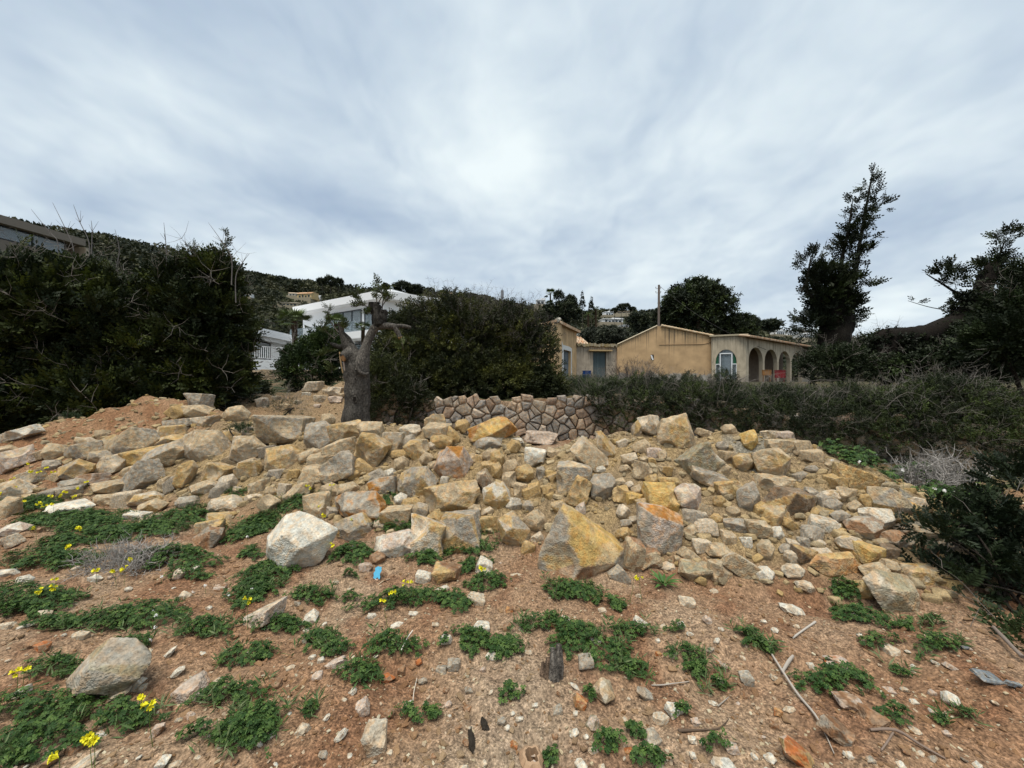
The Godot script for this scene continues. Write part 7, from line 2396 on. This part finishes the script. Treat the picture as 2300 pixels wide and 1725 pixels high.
func hillside() -> void:
	var rng := RandomNumberGenerator.new()
	rng.seed = 202
	var white := Color(0.74, 0.75, 0.76)
	for h in [["yellow villa with tiled roof high on the wooded hill", 690, 668, 150.0, 34.0, 12.0, Color(0.55, 0.42, 0.22), Color(0.48, 0.3, 0.18), 4, 1, false], ["white and cream house left of the yellow villa", 662, 664, 152.0, 22.0, 7.0, Color(0.62, 0.58, 0.5), Color(0.5, 0.4, 0.3), 3, 2, false], ["small white house right of the yellow villa", 716, 671, 150.0, 9.0, 8.0, white, white, 2, 3, true],
			["cream long house below the yellow villa", 650, 687, 120.0, 42.0, 8.0, Color(0.5, 0.44, 0.32), Color(0.45, 0.4, 0.33), 5, 4, true], ["small white house behind the hedge's right end", 558, 666, 110.0, 16.0, 6.0, white, Color(0.55, 0.5, 0.45), 2, 5, true],
			["cream terraced house on the skyline above the bush", 1002, 664, 190.0, 26.0, 7.0, Color(0.55, 0.45, 0.3), Color(0.5, 0.4, 0.3), 5, 6, true], ["white cube house on the skyline left of the tall palm", 1214, 682, 120.0, 20.0, 13.0, Color(0.62, 0.63, 0.63), white, 2, 7, true], ["tan tiled house below the tall palm", 1252, 700, 100.0, 22.0, 10.0, Color(0.45, 0.34, 0.22), Color(0.42, 0.28, 0.18), 2, 8, false],
			["white house with terrace high on the hill right of the palms", 1366, 707, 170.0, 22.0, 9.0, white, white, 3, 9, true], ["large white villa below the skyline in the middle", 1372, 724, 110.0, 46.0, 10.0, white, white, 5, 10, true], ["white low wing right of the large white villa", 1400, 734, 100.0, 20.0, 5.0, white, white, 3, 11, true],
			["white garden wall building behind the court wall", 1318, 754, 60.0, 40.0, 8.0, white, white, 1, 12, true], ["tan plateau house on the skyline left of the pole", 1402, 704, 185.0, 34.0, 5.0, Color(0.42, 0.35, 0.26), Color(0.4, 0.33, 0.25), 3, 13, true],
			["white stepped house above the arcade roof", 1745, 750, 190.0, 28.0, 11.0, white, white, 4, 14, true], ["white terraced houses right of the stepped house", 1775, 752, 195.0, 26.0, 9.0, white, white, 5, 15, true], ["long white terraced building left of the sprouting carob", 1805, 758, 190.0, 36.0, 11.0, white, white, 7, 16, true],
			["tan stone house on the hill right of the tall palm", 1262, 690, 105.0, 18.0, 10.0, Color(0.4, 0.32, 0.22), Color(0.4, 0.3, 0.2), 2, 17, true]]:
		small_house(h[0], h[1], h[2], h[3], h[4], h[5], h[6], h[7], h[8], h[9], h[10])
	# woodland that reads as one mass
	var clump := MB.new()
	for k in 110:
		var dir := unit(rng)
		dir.y = absf(dir.y) * 0.9 - 0.15
		var p := Vector3(dir.x * 0.5, dir.y * 0.5, dir.z * 0.5) * rng.randf_range(0.75, 1.08)
		var sd := unit(rng)
		var l := rng.randf_range(0.10, 0.2)
		leaf_quad(clump, p, p + (dir + unit(rng) * 0.8).normalized() * l, sd.cross(dir).normalized(), l * 0.4)
	var cm := clump.mesh(mats.leaf)
	var xf := []
	var cols := PackedColorArray()
	var tries := 0
	while xf.size() < 5600 and tries < 60000:
		tries += 1
		var u := rng.randf_range(-1.5, 1.3)
		var d := 48.0 + 215.0 * pow(rng.randf(), 0.9)
		var x := u * d
		var s := rng.randf_range(2.0, 5.5) * (0.7 + d / 200.0)
		if u < -0.9 and d < 70.0:
			continue
		var y := height(x, d)
		# keep the houses open to view
		var pxl := Vector2(CX + u * F, CY - (y + s * 0.5 - EYE) / d * F)
		var ok := true
		for q in homes:
			if d < q[4] + 3.0 and absf(pxl.x - q[0]) < q[2] * 0.55 + s * 0.5 * F / d and pxl.y < q[1] + q[3] * 0.55:
				ok = false
				break
		if not ok:
			continue
		xf.append(Transform3D(Basis(Vector3.UP, rng.randf_range(0, TAU)).scaled(Vector3(s, s * rng.randf_range(0.7, 1.1), s)), Vector3(x, y + s * 0.15, -d)))
		cols.append(Color(0.022, 0.028, 0.016).lerp(Color(0.085, 0.085, 0.045), pow(rng.randf(), 2.0)))  # mixed scrub greens, lightened to stand in for distance haze
	var wood := thing("woodland", "dark pine and scrub woodland covering the hill behind the houses", "woodland")
	wood.set_meta("kind", "stuff")
	copies("canopy", cm, xf, cols, wood)
	# trees that stand out
	var tuft := spray_bushy(rng, 16, 0.5, 0.10)
	for t in [["umbrella pine at the left end of the far skyline", 579, 628, 620, 200.0, 14, 12, 0], ["small pine beside it on the far skyline", 592, 630, 622, 200.0, 9, 10, 0], ["broad pine crown on the skyline above the white villa's palm", 618, 642, 630, 210.0, 20, 10, 0], ["round pine on the skyline above the yellow villa", 640, 646, 634, 210.0, 10, 10, 0], ["small round pine left of the skyline gap", 663, 648, 636, 210.0, 10, 9, 0],
			["tall rounded pine on the skyline", 723, 650, 634, 205.0, 16, 14, 0], ["largest rounded pine on the skyline", 742, 652, 632, 205.0, 20, 17, 0], ["dome-shaped pine right of the largest one", 760, 655, 636, 205.0, 18, 16, 0], ["bushy pine on the skyline behind the villa roof", 866, 660, 645, 190.0, 16, 12, 0], ["dark pine group above the villa's right corner", 905, 662, 648, 170.0, 34, 16, 0], ["dark pine right of that group", 935, 666, 652, 170.0, 26, 14, 0],
			["tall pine beside the palm on the skyline", 1254, 690, 666, 95.0, 18, 24, 0], ["leafy tree between the palm and the cypresses", 1280, 690, 674, 95.0, 16, 18, 0], ["slim dark cypress on the skyline", 1289, 692, 674, 95.0, 6, 24, 1], ["second slim cypress right of the first", 1294, 694, 678, 95.0, 5, 22, 1], ["spire-topped conifer right of the cypresses", 1308, 700, 675, 92.0, 12, 36, 2], ["pointed dark conifer in the palm group", 1328, 705, 684, 92.0, 12, 32, 2],
			["round pine left of the plateau house", 1380, 705, 698, 180.0, 12, 8, 0], ["broad pine above the plateau house", 1395, 700, 692, 180.0, 16, 12, 0], ["dark dome pine above the plateau house", 1406, 698, 690, 180.0, 14, 13, 0], ["small pine right of the plateau house", 1420, 703, 695, 180.0, 12, 8, 0],
			["big dark wood tree below the white cube house", 1235, 745, 712, 70.0, 44, 44, 0], ["big dark tree below the cypresses", 1275, 745, 705, 70.0, 46, 52, 0], ["grey-green olive behind the court wall", 1375, 775, 760, 42.0, 60, 34, 3], ["feathery grey-green bush behind the court wall", 1330, 770, 755, 45.0, 44, 26, 3], ["green tree left of the gable ridge", 1435, 745, 725, 55.0, 40, 36, 0],
			["big round green pine behind the farmhouse roof", 1565, 690, 684, 42.0, 150, 108, 4], ["lower green tree right of the big round pine", 1655, 740, 734, 42.0, 80, 50, 4], ["small feathery tree above the arcade", 1685, 735, 728, 46.0, 40, 36, 4], ["dark pines on the hill above the white terraces", 1725, 745, 733, 200.0, 40, 12, 0], ["dark bushy tree right of the arcade roof", 1860, 795, 790, 36.0, 70, 36, 4],
			["dark bush at the left foot of the pine", 1490, 745, 712, 44.0, 44, 46, 4]]:
		var d: float = t[4]
		var k := d / F
		var cen := at(t[1], t[3], d)
		var gy := minf(height(cen.x, d), cen.y - t[6] * k * 0.3)
		var o := thing("hill_tree" if d > 60.0 else "garden_tree", t[0], "tree", Vector3(cen.x, gy, -d), "trees on the hill" if d > 60.0 else "trees behind the farmhouse")
		var mb := MB.new()
		var top := cen.y - gy
		limb(mb, [Vector3(0, -0.4, 0), Vector3(0.1 * k * t[5] * 0.3, top * 0.5, 0), Vector3(0, top, 0)], [t[5] * k * 0.05, t[5] * k * 0.04, t[5] * k * 0.02], 6, Color(0.1, 0.085, 0.07), rng, 0.05, 3)
		part("trunk", mb.mesh(mats.twig), o)
		var w: float = t[5] * k * 0.5
		var h: float = t[6] * k * 0.5
		var ells := [[Vector3(0, top, 0), Vector3(w, h, w)]]
		var n := 260
		var sp := w * 0.5
		var dark := Color(0.012, 0.018, 0.010)
		var light := Color(0.05, 0.06, 0.026)
		match t[7]:
			1: ells = [[Vector3(0, top, 0), Vector3(w, h, w)]]
			2: ells = [[Vector3(0, top - h * 0.6, 0), Vector3(w, h * 0.5, w)], [Vector3(0, top, 0), Vector3(w * 0.6, h * 0.5, w * 0.6)], [Vector3(0, top + h * 0.6, 0), Vector3(w * 0.25, h * 0.45, w * 0.25)]]
			3:
				n = 900
				sp = w * 0.3
				dark = Color(0.03, 0.035, 0.025)
				light = Color(0.08, 0.09, 0.06)
			4:
				ells = [[Vector3(0, top, 0), Vector3(w * 0.8, h * 0.85, w * 0.7)], [Vector3(-w * 0.55, top - h * 0.1, 0), Vector3(w * 0.45, h * 0.6, w * 0.5)], [Vector3(w * 0.6, top - h * 0.05, 0.1), Vector3(w * 0.42, h * 0.55, w * 0.4)], [Vector3(w * 0.1, top + h * 0.55, 0), Vector3(w * 0.45, h * 0.4, w * 0.4)], [Vector3(0, top - h * 0.7, 0.2), Vector3(w * 0.8, h * 0.5, w * 0.6)]]
				n = 2600 if t[5] > 100 else 1100
				sp = w * 0.16 if t[5] > 100 else w * 0.24
				light = Color(0.06, 0.085, 0.025)
		crown(o, "crown", tuft, ells, n, sp * 0.7, sp * 1.3, dark, light, rng, 0.5, 0.5, 0.3)
	# palms
	for t in [["tall fan palm beside the white cube house", 1236, 690, 660, 100.0, 7.0, 1, 17], ["feather palm leaning on the skyline", 1338, 715, 694, 92.0, 9.0, 0, 13], ["fan palm in front of the villa's low wing", 661, 805, 722, 24.5, 26.0, 1, 46], ["small fan palm before the villa's upper windows", 815, 775, 735, 24.0, 18.0, 1, 24], ["fan palm with pale fronds left of the pollarded tree", 755, 770, 728, 24.2, 20.0, 1, 34], ["tiny palm on the far skyline", 990, 664, 656, 180.0, 3.0, 0, 6], ["second tiny palm on the far skyline", 996, 664, 655, 180.0, 3.0, 0, 6], ["low round palm below the tall fan palm", 1236, 695, 683, 99.0, 6.0, 1, 14], ["palm trunk group tree in the middle hillside", 1321, 740, 706, 88.0, 10.0, 0, 12]]:
		var d: float = t[4]
		var k := d / F
		var foot := at(t[1], t[2], d)
		var gy := minf(height(foot.x, d), foot.y)
		var o := thing("palm_tree", t[0], "palm", Vector3(foot.x, gy, -d), "palms")
		var top := at(t[1], t[3], d).y - gy
		var mb := MB.new()
		var r: float = maxf(t[5] * k * 0.27, 0.06)
		limb(mb, [Vector3(0, -0.3, 0), Vector3(r * 0.3, top * 0.5, 0), Vector3(0, top, 0)], [r, r * 0.85, r * 0.9], 12, Color(0.20, 0.14, 0.09), rng, 0.12, 9)
		part("trunk", mb.mesh(mats.bark), o)
		var len: float = t[7] * k
		for q in (22 if t[6] == 1 else 16):
			mb = MB.new()
			var a := q * 2.4
			var el := rng.randf_range(-0.45, 1.1)
			var dir := Vector3(cos(a) * cos(el), sin(el), sin(a) * cos(el))
			var sd := dir.cross(Vector3.UP).normalized()
			var green := Color(0.04, 0.06, 0.018).lerp(Color(0.10, 0.13, 0.035), rng.randf())
			if t[6] == 1:
				var hub := dir * len * 0.45
				mb.tube(PackedVector3Array([Vector3.ZERO, hub]), PackedFloat32Array([len * 0.012, len * 0.008]), 3, green * 0.8, false)
				var upv := sd.cross(dir)
				for f in 13:
					var b := (f - 6) / 6.0 * 1.35
					var fd := (dir * cos(b) + sd * sin(b)).normalized()
					var tip := hub + fd * len * 0.55 - Vector3(0, len * 0.10 * (1.0 + 0.3 * absf(b)), 0)
					leaf_quad(mb, hub, tip, fd.cross(upv).normalized(), len * 0.03)
			else:
				for f in 12:
					var s := 0.15 + 0.85 * f / 12.0
					var c := dir * len * s - Vector3(0, len * 0.45 * s * s, 0)
					for sg in [-1.0, 1.0]:
						leaf_quad(mb, c, c + (sd * sg + dir * 0.6 - Vector3(0, 0.35, 0)).normalized() * len * 0.28, dir, len * 0.02)
			for c in mb.c.size():
				mb.c[c] = green
			part("frond", mb.mesh(mats.leaf), o, Vector3(0, top, 0))


func _ready() -> void:
	# camera, sky, sun, exposure
	var cam := Camera3D.new()
	cam.name = "camera"
	add_child(cam)
	cam.position = Vector3(0, EYE, 0)
	cam.fov = 90.0
	cam.near = 0.05
	cam.far = 2000.0
	cam.current = true
	var env := Environment.new()
	env.background_mode = Environment.BG_SKY
	env.sky = Sky.new()
	env.sky.sky_material = make_sky()
	env.tonemap_mode = Environment.TONE_MAPPER_LINEAR
	env.tonemap_exposure = 2.7
	env.background_energy_multiplier = 1.0
	env.sdfgi_enabled = true
	env.ssao_enabled = true
	env.ssil_enabled = true
	var we := WorldEnvironment.new()
	we.name = "sky"
	we.environment = env
	add_child(we)
	var sun := DirectionalLight3D.new()
	sun.name = "sun"
	add_child(sun)
	sun.light_energy = 0.5
	sun.light_color = Color(1.0, 0.97, 0.92)
	sun.light_angular_distance = 36.0
	sun.shadow_enabled = true
	sun.rotation_degrees = Vector3(-72, -25, 0)
	big.seed = 1; big.frequency = 0.05; big.fractal_octaves = 3
	fine.seed = 2; fine.frequency = 0.03; fine.fractal_octaves = 3
	rough.seed = 3; rough.frequency = 0.03; rough.fractal_octaves = 4
	make_ico()
	make_materials()
	mats.chip = triplanar(std(Color(1.15, 1.15, 1.15), 0.95, true), mats.rock.albedo_texture, mats.rock.normal_texture, 0.5, 0.6)
	mats.char = std(Color(0.09, 0.09, 0.09), 0.9, true)
	mats.room = std(Color(0.10, 0.11, 0.11), 0.9)
	mats.mortar = std(Color(0.36, 0.31, 0.24), 0.95)
	mats.limewash = std(Color(0.66, 0.66, 0.64), 0.9)
	mats.roofslab = std(Color(0.17, 0.15, 0.125), 0.8)
	make_ground()
	dry_wall()
	villa()
	farmhouse()
	hill_house()
	hillside()
	vegetation()
	pollard()
	stones()
	var rng := RandomNumberGenerator.new()
	rng.seed = 77
	clovers(rng)
	flowers(rng)
	litter(rng)
